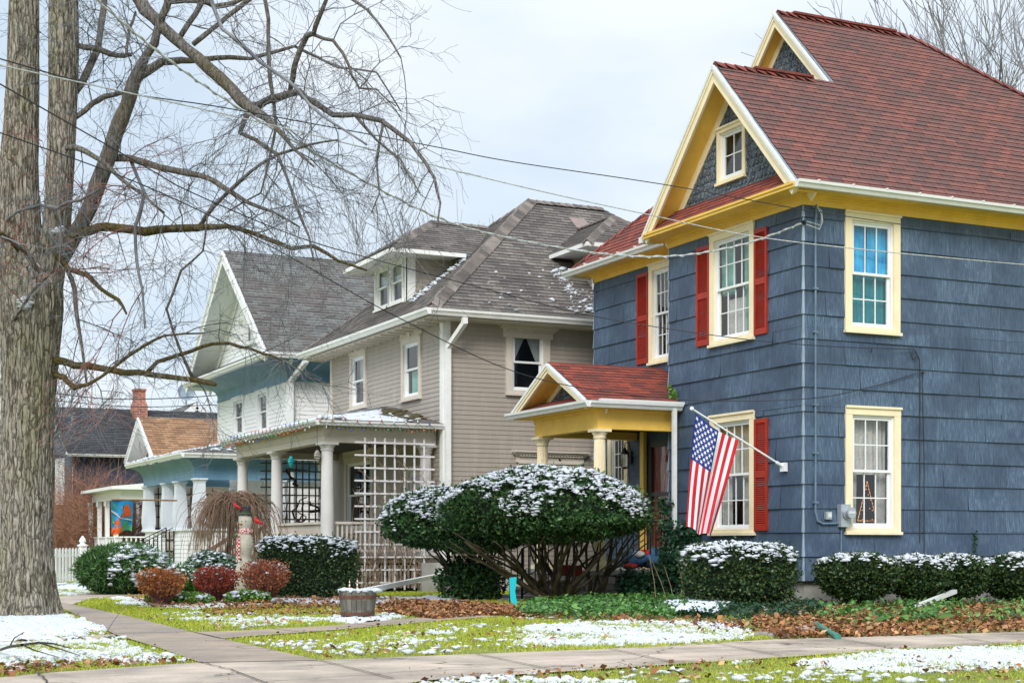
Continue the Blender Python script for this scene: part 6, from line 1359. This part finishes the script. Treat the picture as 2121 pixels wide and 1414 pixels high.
for pts,dz,mt in LIMBS:
    if pts[-1][1]<10 and len(pts)>1:
        a_,b_=pts[-2],pts[-1]; ux,uy=b_[0]-a_[0],b_[1]-a_[1]; ul=math.hypot(ux,uy); pts=pts+[(b_[0]+ux/ul*80+12,b_[1]+uy/ul*80-15,b_[2]*.75),(b_[0]+ux/ul*170-8,b_[1]+uy/ul*160-45,b_[2]*.5),(b_[0]+ux/ul*250+15,b_[1]+uy/ul*230-90,b_[2]*.25)]
    n=len(pts); P=[];rr=[]
    # smooth subdivision with slight wobble
    for i in range(n-1):
        for s in (0,.5):
            a,b_=pts[i],pts[i+1]; u=s; t=(i+u)/(n-1); P.append(at(a[0]+(b_[0]-a[0])*u+random.gauss(0,1.0)*(s>0),a[1]+(b_[1]-a[1])*u+random.gauss(0,1.0)*(s>0),DT+dz*t)); rr.append((a[2]+(b_[2]-a[2])*u)/F_*DT*random.uniform(.93,1.08))
    P.append(at(pts[-1][0],pts[-1][1],DT+dz)); rr.append(pts[-1][2]/F_*DT)
    (cm[mt] if rr[0]>.0 else cm[mt]).tube(P,rr,10 if rr[0]>.03 else 6,cap=True)
    for i in range(1,len(P)): nodes.append((P[i],(P[i]-P[i-1]).normalized(),rr[i],pts[min(i//2,n-1)]))
for k,nm in (('limb','limb'),('mossy','mossy_limb'),('twig','slender_branch')): cm[k].build(nm,M[k],MT,smooth=True)
tw=MB(); tr=MB(); rn=random.Random(77)
for (p,d,r,px_) in nodes:
    kN=.46 if r<.03 else .34
    if px_[1]<-60 and rn.random()<.45: continue
    for q in range(int(kN)+(rn.random()<kN%1)):
        ax=d.orthogonal().normalized(); ax.rotate(Matrix.Rotation(rn.uniform(0,6.28),3,d)); nd=(d*.5+ax).normalized(); L=rn.uniform(.6,1.6)
        red=(px_[0]<300 and 330<px_[1]<700 and rn.random()<.35)
        growtwig(tr if red else tw,p,nd,L,min(.010,r*.5+.003),2,rn,droop=.10,upt=.22)
tw.build('twigs',M['twig'],MT); tr.build('red_twigs',M['redtwig'],MT)
print('tree faces',len(tw.f),len(tr.f))
P=[tuple(at(50+random.gauss(0,6),628+random.gauss(0,5),DT-.42)) for _ in range(60)]+[tuple(at(118+random.gauss(0,6),478+random.gauss(0,3),DT-.4)) for _ in range(30)]; snowbits('snow_cap',P,MT,.025)
# ================================================================== power lines
def wire(pts,r,mat,label,sag=0,n=40,twist=False,name='power_line'):
    P=[Vector(p) for p in pts]; c=MB(); out=[]
    # Catmull-Rom
    for i in range(len(P)-1):
        p0=P[max(i-1,0)];p1=P[i];p2=P[i+1];p3=P[min(i+2,len(P)-1)]
        for k in range(n//4): t=k/(n//4); out.append(.5*((2*p1)+(-p0+p2)*t+(2*p0-5*p1+4*p2-p3)*t*t+(-p0+3*p1-3*p2+p3)*t**3))
    out.append(P[-1]); c.tube(out,r,5)
    if twist:
        N=len(out)*6; L=[]; 
        for k in range(N):
            f=k/(N-1)*(len(out)-1); i=min(int(f),len(out)-2); q=out[i].lerp(out[i+1],f-i); a=f*2.6; L.append(q+Vector((0,0,math.cos(a)))*r*1.6+Vector((C_,-S_,0))*math.sin(a)*r*1.6)
        c.tube(L,r*.8,4)
    return tag(c.build(name,M[mat]),label,'cable','overhead cables')
def wz(l): return [at(px,py,d) for px,py,d in l]
wire(wz([(60,-130,16),(200,0,17),(330,110,18),(480,215,19),(700,345,20.5),(900,448,21.8),(1050,492,22.8),(1250,526,23.8),(1400,530,24.3),(1540,506,24.7),(1661,463,24.25)]),.011,'cablel','thick twisted service cable ending at the upper corner of the blue house',twist=True)
wire(wz([(-60,104,15),(0,122,15.5),(250,190,17),(480,226,18.5),(880,300,21),(1060,335,22),(1380,383,23),(1700,440,23.6),(2121,500,24.5),(2400,538,25)]),.0075,'cable','thin dark overhead wire passing just under the blue house gutter')
wire(wz([(-60,120,15),(0,135,15.5),(300,200,17),(600,268,19),(1060,382,21.4),(1345,445,22.6),(1560,489,23),(1800,518,23.4),(2121,548,24),(2400,572,24.5)]),.0085,'cablel','pale thin overhead wire crossing the blue tinted side window')
wire(wz([(-60,255,16),(0,275,16.5),(300,385,18),(560,510,20),(830,660,22),(1100,780,23.5),(1400,826,24.5),(1660,826,dep(15,19.6)),(1800,802,dep(16,19.8)),(1900,772,dep(aY(1902,19.84),19.84))]),.0075,'cable','lowest dark wire drooping over the porch roof to the side wall')
wire(wz([(-60,140,14),(300,345,17),(400,400,18),(620,492,20),(797,543,21.5),(1009,599,23),(1232,655,24.2),(1500,697,dep(15,19.6)-.2),(1700,716,dep(15,19.6)),(1889,723,dep(aY(1889,19.84),19.84))]),.0075,'cable','dark wire between the roofs that reaches the loop on the blue side wall')
wire(wz([(100,812,50),(230,826,50),(400,822,50),(560,806,48),(690,780,45)]),.016,'cable','black wire low in front of the white house upper windows')
wire(wz([(100,828,52),(280,842,52),(450,838,52)]),.014,'cable','faint wire passing above the brick chimney')
# ================================================================== american flag
FL=empty('american_flag',(14.7,20.3,2.2),'stars and stripes flag hanging from a white pole on the blue bay','flag')
pb=at(1624,967,dep(14.66,aX(1624,14.66))); pt=at(1433,846,24.0); 
c=MB(); c.tube([pb,pb.lerp(pt,.5),pt],[.016,.015,.013],10); c.build('pole',M['vinyl'],FL)
c=MB(); c.lathe(pt,[(.005,-.035),(.028,-.02),(.034,0),(.028,.02),(.005,.035)],12); c.build('finial',M['vinyl'],FL)
c=MB(); dn=(pt-pb).normalized(); c.tube([pb-dn*.02,pb+dn*.16],.027,10); c.box((14.62,pb.y-.06,pb.z-.07),(14.685,pb.y+.06,pb.z+.07)); c.build('bracket',M['vinyl'],FL)
h0=pb.lerp(pt,.965)-Vector((0,0,.035)); h1=pb.lerp(pt,.50)-Vector((0,0,.03))
e0=at(1423,1092,23.9); e1=at(1472,1112,24.2)
def cloth(u,v,off=0):   # v: 0 hoist tip (canton) ->1 house side ; u: 0 hoist ->1 fly
    a=h0.lerp(h1,v); b=e0.lerp(e1,v)
    p=a.lerp(b,u); sag=-.05*math.sin(math.pi*v)*(1-u); 
    # hanging sideways drift: the tip side sways towards the fly end
    w=u**.8; nrm=Vector((S_,C_,0)); f=.10*w*math.sin(v*11+u*2.0)+.035*w*math.sin(v*23+1-u*3)
    lat=Vector((C_,-S_,0)); 
    bow=-.10*math.sin(math.pi*u)*(1-v)*.6
    return p+nrm*(f-off)+lat*(bow*.3+.012*w*math.cos(v*12+u*2))+Vector((0,0,sag+.03*u*math.sin(v*9+.5)))
M['fred']=pm('flag_red',(.55,.015,.03),.75,.1,6); M['fwhite']=pm('flag_white',(.74,.74,.77),.8,.06,6); M['fblue']=pm('flag_blue',(.012,.035,.22),.75,.15,6)
nv,nu=13*6,60; V=[tuple(cloth(j/nu,i/nv)) for i in range(nv+1) for j in range(nu+1)]; F=[];mi=[]
for i in range(nv):
    for j in range(nu):
        F.append((i*(nu+1)+j,(i+1)*(nu+1)+j,(i+1)*(nu+1)+j+1,i*(nu+1)+j+1)); s=int(i/6); mi.append(2 if (s<7 and j<nu*.4) else (0 if s%2==0 else 1))
CL=npobj('cloth',V,F,[M['fred'],M['fwhite'],M['fblue']],FL,smooth=True,mi=mi)
c=MB(); W13=7/13
for rI in range(9):
    for k in range(6 if rI%2==0 else 5):
        u=.4*((k*2+1+(rI%2))/12); v=W13*((rI+1)/10); su=.0225; sv=su*1.6/.9*1.0
        for off in (.004,-.004):
            pts=[]
            for q in range(10):
                a=math.pi/2+q*math.pi/5; rr=1 if q%2==0 else .382
                pts.append(cloth(min(max(u+su*rr*math.cos(a),0),1),v+sv*rr*math.sin(a),off))
            ctr=cloth(u,v,off)
            for q in range(10): c.poly([ctr,pts[q],pts[(q+1)%10]])
c.build('stars',M['fwhite'],CL)
# ================================================================== cardinal banner
pole0=at(366,1036,39.5); pole1=at(231,1034,37.6); BF=empty('bird_banner',pole0,'bright blue banner with two red birds hanging from a wooden pole','flag'); c=MB(); c.tube([pole0,pole1],.022,8); c.build('pole',pm('wood_pole',(.35,.2,.1),.6,.2,5),BF)
A=at(276,1035,38.2);Bq=at(230,1036,37.6); Cc=at(229,1105,37.6);Dd=at(272,1100,38.2)
def bn(u,v,off=0): p=Bq.lerp(A,u).lerp(Cc.lerp(Dd,u),v); return p+Vector((S_,C_,0))*(.06*math.sin(u*7+v*2)*(.4+v)-off)+Vector((0,0,-.05*math.sin(u*6.28)*v))
c=MB(); n=16
for i in range(n):
    for j_ in range(n): c.poly([bn(i/n,j_/n),bn((i+1)/n,j_/n),bn((i+1)/n,(j_+1)/n),bn(i/n,(j_+1)/n)],0 if j_<13 else (1 if i>8 else 2))
def bp(pts,m,off=.012):
    q=[bn(x,y,off+.002*m) for x,y in pts]; ce=sum(q,Vector())/len(q)
    for i in range(len(q)): c.poly([ce,q[i],q[(i+1)%len(q)]],m)
for ox,oy,s in ((.5,.12,1),(.10,.52,1.0)):
    bp([(ox+.28*s,oy),(ox+.34*s,oy+.10),(ox+.40*s,oy+.2),(ox+.44*s,oy+.34),(ox+.36*s,oy+.42),(ox+.18*s,oy+.40),(ox+.02*s,oy+.44),(ox+.10*s,oy+.3),(ox+.12*s,oy+.16),(ox+.05*s,oy+.10),(ox+.18*s,oy+.07)],3); bp([(ox+.04,oy+.32),(ox+.2,oy+.34),(ox-.02,oy+.46),(ox-.08,oy+.46)],4); bp([(ox+.05,oy+.08),(ox+.12,oy+.07),(ox+.12,oy+.14)],5); bp([(ox-.0,oy+.105),(ox+.06,oy+.08),(ox+.06,oy+.14)],6)
bp([(.02,.28),(.3,.38),(.55,.5),(.98,.62),(.98,.66),(.5,.56),(.28,.44),(.02,.33)],7); bp([(.08,.05),(.2,.14),(.32,.34),(.2,.26),(.08,.18)],1); bp([(.02,.45),(.12,.5),(.14,.72),(.04,.66)],1); bp([(.62,.7),(.8,.64),(.75,.8),(.6,.86)],1)
c.build('cloth',[pm('banner_blue',(.03,.30,.62),.7,.1,6),pm('banner_green',(.08,.38,.20),.7,.1,6),pm('banner_red',(.80,.18,.03),.7,.1,6),pm('bird_orange',(.80,.13,.02),.7,.1,6),pm('bird_red',(.45,.03,.03),.7,.1,6),M['iron'],pm('beak_yellow',(.8,.5,.05),.7,.1,6),M['curtw']],BF)
# ================================================================== picket fence
q0=at(102,1198,37.5); q1=at(280,1190,40.5); q0.z=q1.z=0; PF=empty('picket_fence',q0,'white picket fence with a pointed post left of the round pine','fence'); L=(q1-q0).length; d=(q1-q0)/L; nn=Vector((-d.y,d.x,0))
ftop=ZC+(HZ-1133)/F_*38; fb=.08
c=MB(); k=0; s=-.6
while s<L:
    p=q0+d*s; w=.035; t=nn*.012
    c.hexa([p-d*w-t+Vector((0,0,fb)),p+d*w-t+Vector((0,0,fb)),p+d*w+t+Vector((0,0,fb)),p-d*w+t+Vector((0,0,fb)),p-d*w-t+Vector((0,0,ftop-.05)),p+d*w-t+Vector((0,0,ftop-.05)),p+d*w+t+Vector((0,0,ftop-.05)),p-d*w+t+Vector((0,0,ftop-.05))])
    c.poly([p-d*w-t+Vector((0,0,ftop-.05)),p+d*w-t+Vector((0,0,ftop-.05)),p-t+Vector((0,0,ftop))]); c.poly([p-d*w+t+Vector((0,0,ftop-.05)),p+d*w+t+Vector((0,0,ftop-.05)),p+t+Vector((0,0,ftop))]); s+=.122
for z in (fb+.1,ftop-.2): c.bar(q0-d*.6+nn*.03+Vector((0,0,z)),q1+nn*.03+Vector((0,0,z)),.03,.07)
c.build('picket_panel',M['vinyl'],PF)
c=MB(); p=q0+d*(L*(170-102)/178*.97); c.box((p.x-.09,p.y-.09,0),(p.x+.09,p.y+.09,ftop+.03)); c.lathe((p.x,p.y,ftop+.03),[(.14,0),(.14,.03),(.07,.05),(.06,.08),(.09,.12),(.07,.18),(.01,.26)],10); c.build('post',M['vinyl'],PF)
# ================================================================== snowman
sb=at(508,1240,28.0); sb.z=0; SM=empty('snowman_figure',sb,'tall carved snowman post with black hat and red checked scarf between the barberries','garden figure')
k=28.0/F_; c=MB(); M['snowm']=pm('cracked_white_paint',(.58,.54,.44),.85,.15,6,worn=(.12,.11,.10),wthr=.60,bump=.8,bscale=35)
H=lambda y:ZC+(HZ-y)*k
prof=[(14,1236),(21,1222),(24,1200),(21,1180),(13,1160),(11,1150),(16,1136),(17,1122),(12,1107),(9,1099),(13,1088),(14,1076),(11,1064)]
c.lathe((sb.x,sb.y,0),[(r_*k,H(y_)) for r_,y_ in prof],24); c.build('body',M['snowm'],SM,smooth=True)
def bl(px,py,r,mat,nm,f=1.0,dd=-.14,sz=1.0):
    c=MB(); p=at(px,py,28+dd); c.lathe((p.x,p.y,p.z),[(r*.3,-r*sz),(r*.8,-r*.6*sz),(r,0),(r*.8,r*.6*sz),(r*.3,r*sz)],10); c.build(nm,M[mat],SM,smooth=True)
for y_ in (1158,1178,1203): bl(499,y_,.02,'iron','button',dd=-.17)
bl(501,1079,.010,'iron','eye',dd=-.11); bl(509,1079,.010,'iron','eye',dd=-.12)
c=MB(); p=at(501,1085,27.9); q=at(487,1086,27.75); c.tube([p,q],[.018,.004],8); c.build('nose',pm('nose_brown',(.35,.12,.06),.7),SM)
c=MB(); hz=H(1066); c.lathe((sb.x,sb.y,hz),[(.135,0),(.135,.012),(.10,.02),(.095,.03),(.10,.15),(.085,.165)],18); c.build('hat',pm('worn_black_hat',(.05,.05,.055),.9,.4,12,worn=(.35,.35,.34),wthr=.60),SM,smooth=False)
c=MB(); c.lathe((sb.x,sb.y,hz),[(.105,.02),(.110,.028),(.105,.036)],14); c.build('hat_garland',M['ivy'],SM)
def plaid():
    t=NT('plaid_scarf'); ck=t.n('ShaderNodeTexChecker'); t.l(t.coord(),ck.inputs['Vector']); ck.inputs['Scale'].default_value=30; ck.inputs[1].default_value=(.6,.03,.03,1); ck.inputs[2].default_value=(.75,.7,.68,1); t.col(ck.outputs[0]); t.set(t.b,Roughness=.9); return t.mat
c=MB(); c.lathe((sb.x,sb.y,H(1104)),[(.09,-.02),(.115,0),(.12,.035),(.115,.07),(.09,.09)],20)
L0=at(493,1104,27.85)
for i in range(6):
    a=L0+Vector((0,0,-.085*i)); b_=L0+Vector((0,0,-.085*(i+1))); lat=Vector((C_,-S_,0))*.035; nr=Vector((S_,C_,0))*(.01*math.sin(i*1.3)); c.poly([a-lat+nr,a+lat+nr,b_+lat-nr,b_-lat-nr])
c.build('scarf',plaid(),SM)
bl(489,1108,.035,'ivy','wreath',dd=-.2)
def redbird(px,py,d,label,s=1.0):
    p=at(px,py,d); T_=empty('red_bird',p,label,'bird figure'); c=MB(); fw=Vector((C_,-S_,0)); up=Vector((0,0,1)); q=[p+fw*.13*s-up*.07*s,p+fw*.06*s-up*.02*s,p,p-fw*.04*s+up*.035*s,p-fw*.055*s+up*.07*s,p-fw*.03*s+up*.11*s]; c.tube(q,[.012*s,.022*s,.042*s,.036*s,.026*s,.004*s],8); c.tube([p-fw*.065*s+up*.062*s,p-fw*.10*s+up*.055*s],[.010*s,.002],5); c.build('body',pm('bird_figure_red',(.6,.02,.02),.5),T_,smooth=True)
redbird(534,1080,27.9,'red bird figure perched right of the snowman scarf',.85); redbird(491,1049,27.9,'small red and white bird figure on the snowman hat',.7)
# ================================================================== barrel planter
bb=at(741,1279,20.4); bb.z=0; BP=empty('barrel_planter',bb,'weathered half barrel planter with rusty hoops on the lawn','planter'); k=20.4/F_; hB=(1279-1221)*k; c=MB(); ns=22
for i in range(ns):
    a0=2*math.pi*i/ns+.012; a1=2*math.pi*(i+1)/ns-.012; pr=[(32*k,0),(35.5*k,hB*.3),(38*k,hB*.65),(38.8*k,hB)]
    for (r0_,z0_),(r1_,z1_) in zip(pr,pr[1:]): c.hexa([(bb.x+r*math.cos(a),bb.y+r*math.sin(a),z) for z,rr_ in ((z0_,r0_),(z1_,r1_)) for r,a in ((rr_-.025,a0),(rr_,a0),(rr_,a1),(rr_-.025,a1))])
c.build('staves',pm('old_oak',(.16,.15,.125),.9,.35,8,st=(1,1,.15),isl=.45,bump=.6,c2=(.26,.25,.21)),BP)
M['rust']=pm('rusty_hoop',(.13,.055,.04),.8,.4,14)
for z,w_ in ((hB*.76,.045),(hB*.16,.04)): c=MB(); rr_=(32+6.5*(z/hB)**.7)*k+.004; c.lathe((bb.x,bb.y,z),[(rr_,-w_/2),(rr_+.006,-w_/2),(rr_+.008,w_/2),(rr_+.002,w_/2)],44); c.build('hoop',M['rust'],BP)
c=MB(); c.lathe((bb.x,bb.y,hB-.05),[(35*k,0),(34*k,.015),(.05,.03)],24); c.build('soil',M['soil'],BP)
P=[(bb.x+random.uniform(-1,1)*.2,bb.y+random.uniform(-1,1)*.2,hB-.01) for _ in range(160)]+[(bb.x+.24*math.cos(a)*random.uniform(.93,1.0),bb.y+.24*math.sin(a)*random.uniform(.93,1.),hB) for a in np.linspace(0,6.28,70)]; snowbits('snow_cap',P,BP,.022)
for px_,py_ in ((724,1199),(740,1196)):
    p=at(px_,1220,20.35); q=at(px_,py_,20.35); T_=empty('garden_stake',p,'striped red and white stake in the barrel, '+('left one' if px_<730 else 'right one'),'garden stake','striped stakes in the barrel'); c=MB()
    for i in range(6): a=p.lerp(q,i/6); b_=p.lerp(q,(i+1)/6); c.tube([a,b_],[.012*(1-.1*i),.012*(1-.1*i)-.001],6,m=i%2)
    c.build('rod',[M['fwhite'],M['barbo']],T_)
# ================================================================== stocking on a stake
sp=at(1056,1262,24.8); sp.z=0; ST=empty('stocking_ornament',sp,'turquoise stocking shape on a thin stake beside the porch steps','garden ornament'); o2=[(1055,1196),(1070,1194),(1069,1213),(1067,1222),(1069,1238),(1072,1247),(1069,1254),(1060,1250),(1057,1240),(1056,1225)]
c=MB(); f=[at(x,y,24.75) for x,y in o2]; bk=[at(x,y,24.80) for x,y in o2]; c.poly(f); c.poly(bk[::-1]); 
for i in range(len(f)): c.poly([f[i],f[(i+1)%len(f)],bk[(i+1)%len(f)],bk[i]])
c.build('stocking',pm('turquoise',(.01,.50,.60),.5,.08,4),ST); c=MB(); c.tube([(sp.x,sp.y,-.1),tuple(at(1055,1190,24.82))],.007,5); c.build('stake',M['iron'],ST)
# ================================================================== small things on and near the porch
p=at(1318,1146,27.6); IN=empty('deflated_inflatable',p,'collapsed blue and red inflatable decoration lying on the yellow porch','decoration')
def lumps(name,cs,mat):
    V=[];F=[];b=0
    for (px,py,d,rx,rz) in cs:
        o=at(px,py,d); n1,n2=14,9
        for i in range(n2+1):
            for j_ in range(n1):
                th=math.pi*i/n2; ph=2*math.pi*j_/n1; w=1+.18*math.sin(ph*3+i)+.08*math.sin(ph*7); V.append((o.x+rx*w*math.sin(th)*math.cos(ph),o.y+rx*.8*w*math.sin(th)*math.sin(ph),o.z+rz*math.cos(th)*w))
        F+=[(b+i*n1+j_,b+(i+1)*n1+j_,b+(i+1)*n1+(j_+1)%n1,b+i*n1+(j_+1)%n1) for i in range(n2) for j_ in range(n1)]; b=len(V)
    return npobj(name,V,F,mat,IN,smooth=True)
lumps('blue_fabric',[(1318,1158,27.4,.22,.12),(1345,1160,27.5,.2,.12),(1352,1148,27.6,.14,.1),(1305,1160,27.3,.12,.14)],pm('dull_blue_fabric',(.05,.13,.24),.5,.2,8)); lumps('red_fabric',[(1306,1172,27.2,.13,.05),(1334,1144,27.5,.12,.05)],pm('red_fabric',(.6,.03,.02),.5,.15,8)); lumps('pale_fabric',[(1322,1148,27.3,.12,.06)],M['curtw'])
p=at(1177,1182,26.9); c=MB(); c.bar(at(1148,1180,27.2),at(1206,1182,27.2),.04,.19); tag(c.build('red_board',pm('dark_red_paint',(.28,.012,.012),.5,.2,4)),'dark red board propped on the porch steps behind the yew stems','board')
def rock(px,py,r,label,seed,mat):
    p=onZ(px,py); rg=np.random.default_rng(seed); n1,n2=14,8; V=[]; 
    for i in range(n2+1):
        for j_ in range(n1): th=math.pi*i/n2; ph=2*math.pi*j_/n1; w=1+.12*rg.normal(); V.append((p.x+r*w*math.sin(th)*math.cos(ph),p.y+r*.7*w*math.sin(th)*math.sin(ph),r*.42*w*math.cos(th)))
    F=[(i*n1+j_,(i+1)*n1+j_,(i+1)*n1+(j_+1)%n1,i*n1+(j_+1)%n1) for i in range(n2) for j_ in range(n1)]; return tag(npobj('garden_rock',V,F,M[mat],smooth=True),label,'rock','rocks at the edge of the leaf bed')
M['rockp']=pm('pinkish_rock',(.42,.30,.24),.9,.2,9,bump=.5)
rock(1672,1308,.17,'largest pinkish rock in the leaf bed beside the green tube',1,'rockp'); rock(1612,1318,.13,'flat gray rock left of the pinkish one at the bed edge',2,'stone'); rock(1578,1316,.10,'small mossy rock leftmost at the snow patch edge',3,'stone')
c=MB(); c.tube([onZ(1690,1292,.06),onZ(1705,1300,.07),onZ(1722,1310,.05),onZ(1736,1318,.03)],[.035,.03,.028,.034],10); tag(c.build('drain_tube',pm('green_plastic',(.05,.22,.17),.4,.15,4)),'short green plastic drain tube lying on the leaves','tube')
c=MB(); a=at(1696,1257,23.0); b_=at(1728,1264,22.7); c.bar(a,b_,.07,.06); tag(c.build('downspout_elbow',M['vinyl']),'short piece of white downspout on the leaves by the house corner','downspout')
c=MB(); a=at(1892,1257,22.9); b_=at(1978,1224,24.0); c.bar(a,b_,.07,.06); tag(c.build('downspout_length',M['gutter']),'long white downspout leaning under the hedges along the side wall','downspout')
c=MB(); c.tube([onZ(1905,1290,.05),onZ(1925,1294,.06)],.03,8); c.build('x',M['curtteal']) if False else None
# fallen branch and upright twig in front of the maple
c=MB(); c.tube([onZ(0,1345,.05),onZ(20,1338,.12),onZ(45,1305+30,.24),onZ(80,1330,.22),onZ(110,1332,.14),onZ(148,1342,.03)],[.012,.012,.011,.01,.008,.004],6)
for pp in ([(45,1334,.24),(70,1345,.12),(120,1360,.02)],[(20,1338,.12),(30,1320,.22),(50,1308,.3)],[(80,1330,.22),(130,1345,.08),(170,1358,.02)]): c.tube([onZ(*q) for q in pp],[.007,.005,.003],5)
tag(c.build('fallen_branch',M['limb']),'fallen forked branch lying on the snowy grass at the lower left','branch')
c=MB(); c.tube([onZ(218,1312),at(232,1290,16.6),at(252,1262,16.6),at(270,1250,16.6)],[.005,.004,.003,.002],5); tag(c.build('thin_twig',M['twig']),'thin pale twig curving up from the snow by the sidewalk','twig')
WSTR,SUNE,EXPO=.91,2.2,0.35
# ================================================================== camera, light, world
cd=bpy.data.cameras.new('camera'); cam=bpy.data.objects.new('camera',cd); COL.objects.link(cam); SC.camera=cam
cam.location=(0,0,ZC); cam.rotation_euler=(R(90),0,-math.atan2(S_,C_))
cd.sensor_width=36; cd.sensor_fit='HORIZONTAL'; cd.lens=36*F_/2121.0
cd.shift_x=0; cd.shift_y=(HZ-707)/2121.0; cd.clip_end=3000; cd.clip_start=.1
EL,AZ=38,215
w=bpy.data.worlds.new('World'); SC.world=w; w.use_nodes=True; t=w.node_tree; t.nodes.clear()
o=t.nodes.new('ShaderNodeOutputWorld'); mx=t.nodes.new('ShaderNodeMixShader'); b1=t.nodes.new('ShaderNodeBackground'); b2=t.nodes.new('ShaderNodeBackground')
sk=t.nodes.new('ShaderNodeTexSky'); sk.sky_type='NISHITA'; sk.sun_disc=False; sk.sun_elevation=R(EL); sk.sun_rotation=R(AZ)
b1.inputs[1].default_value=.10; t.links.new(sk.outputs[0],b1.inputs[0])
tc=t.nodes.new('ShaderNodeTexCoord'); mp=t.nodes.new('ShaderNodeMapping'); mp.inputs['Scale'].default_value=(1,1,2.6); n=t.nodes.new('ShaderNodeTexNoise'); n.inputs['Scale'].default_value=3.0; n.inputs['Detail'].default_value=6; n.inputs['Roughness'].default_value=.5
t.links.new(tc.outputs['Generated'],mp.inputs[0]); t.links.new(mp.outputs[0],n.inputs['Vector'])
cr=t.nodes.new('ShaderNodeValToRGB'); e=cr.color_ramp.elements; e[0].position=.36; e[0].color=(.60,.715,.84,1); e[1].position=.60; e[1].color=(.84,.895,.94,1)
t.links.new(n.outputs['Fac'],cr.inputs[0]); t.links.new(cr.outputs[0],b2.inputs[0]); sp=t.nodes.new('ShaderNodeSeparateXYZ'); sp.name='SepZ'; t.links.new(tc.outputs['Generated'],sp.inputs[0]); mr=t.nodes.new('ShaderNodeMapRange'); t.links.new(sp.outputs[2],mr.inputs[0])
for i_,v_ in ((1,.30),(2,1.0),(3,WSTR),(4,WSTR*1.95)): mr.inputs[i_].default_value=v_
t.links.new(mr.outputs[0],b2.inputs[1])
mx.inputs[0].default_value=.92; t.links.new(b1.outputs[0],mx.inputs[1]); t.links.new(b2.outputs[0],mx.inputs[2]); t.links.new(mx.outputs[0],o.inputs[0])
sd=bpy.data.lights.new('sun','SUN'); so=bpy.data.objects.new('sun',sd); COL.objects.link(so); sd.energy=SUNE; sd.angle=R(25); sd.color=(1,.96,.9)
az=R(AZ); dv=Vector((math.sin(az)*math.cos(R(EL)),math.cos(az)*math.cos(R(EL)),math.sin(R(EL)))); so.rotation_euler=dv.to_track_quat('Z','Y').to_euler()
SC.view_settings.view_transform='Standard'; SC.view_settings.look='None'; SC.view_settings.exposure=EXPO; SC.view_settings.gamma=1
SC.cycles.max_bounces=4; SC.cycles.transparent_max_bounces=12; SC.cycles.use_denoising=True
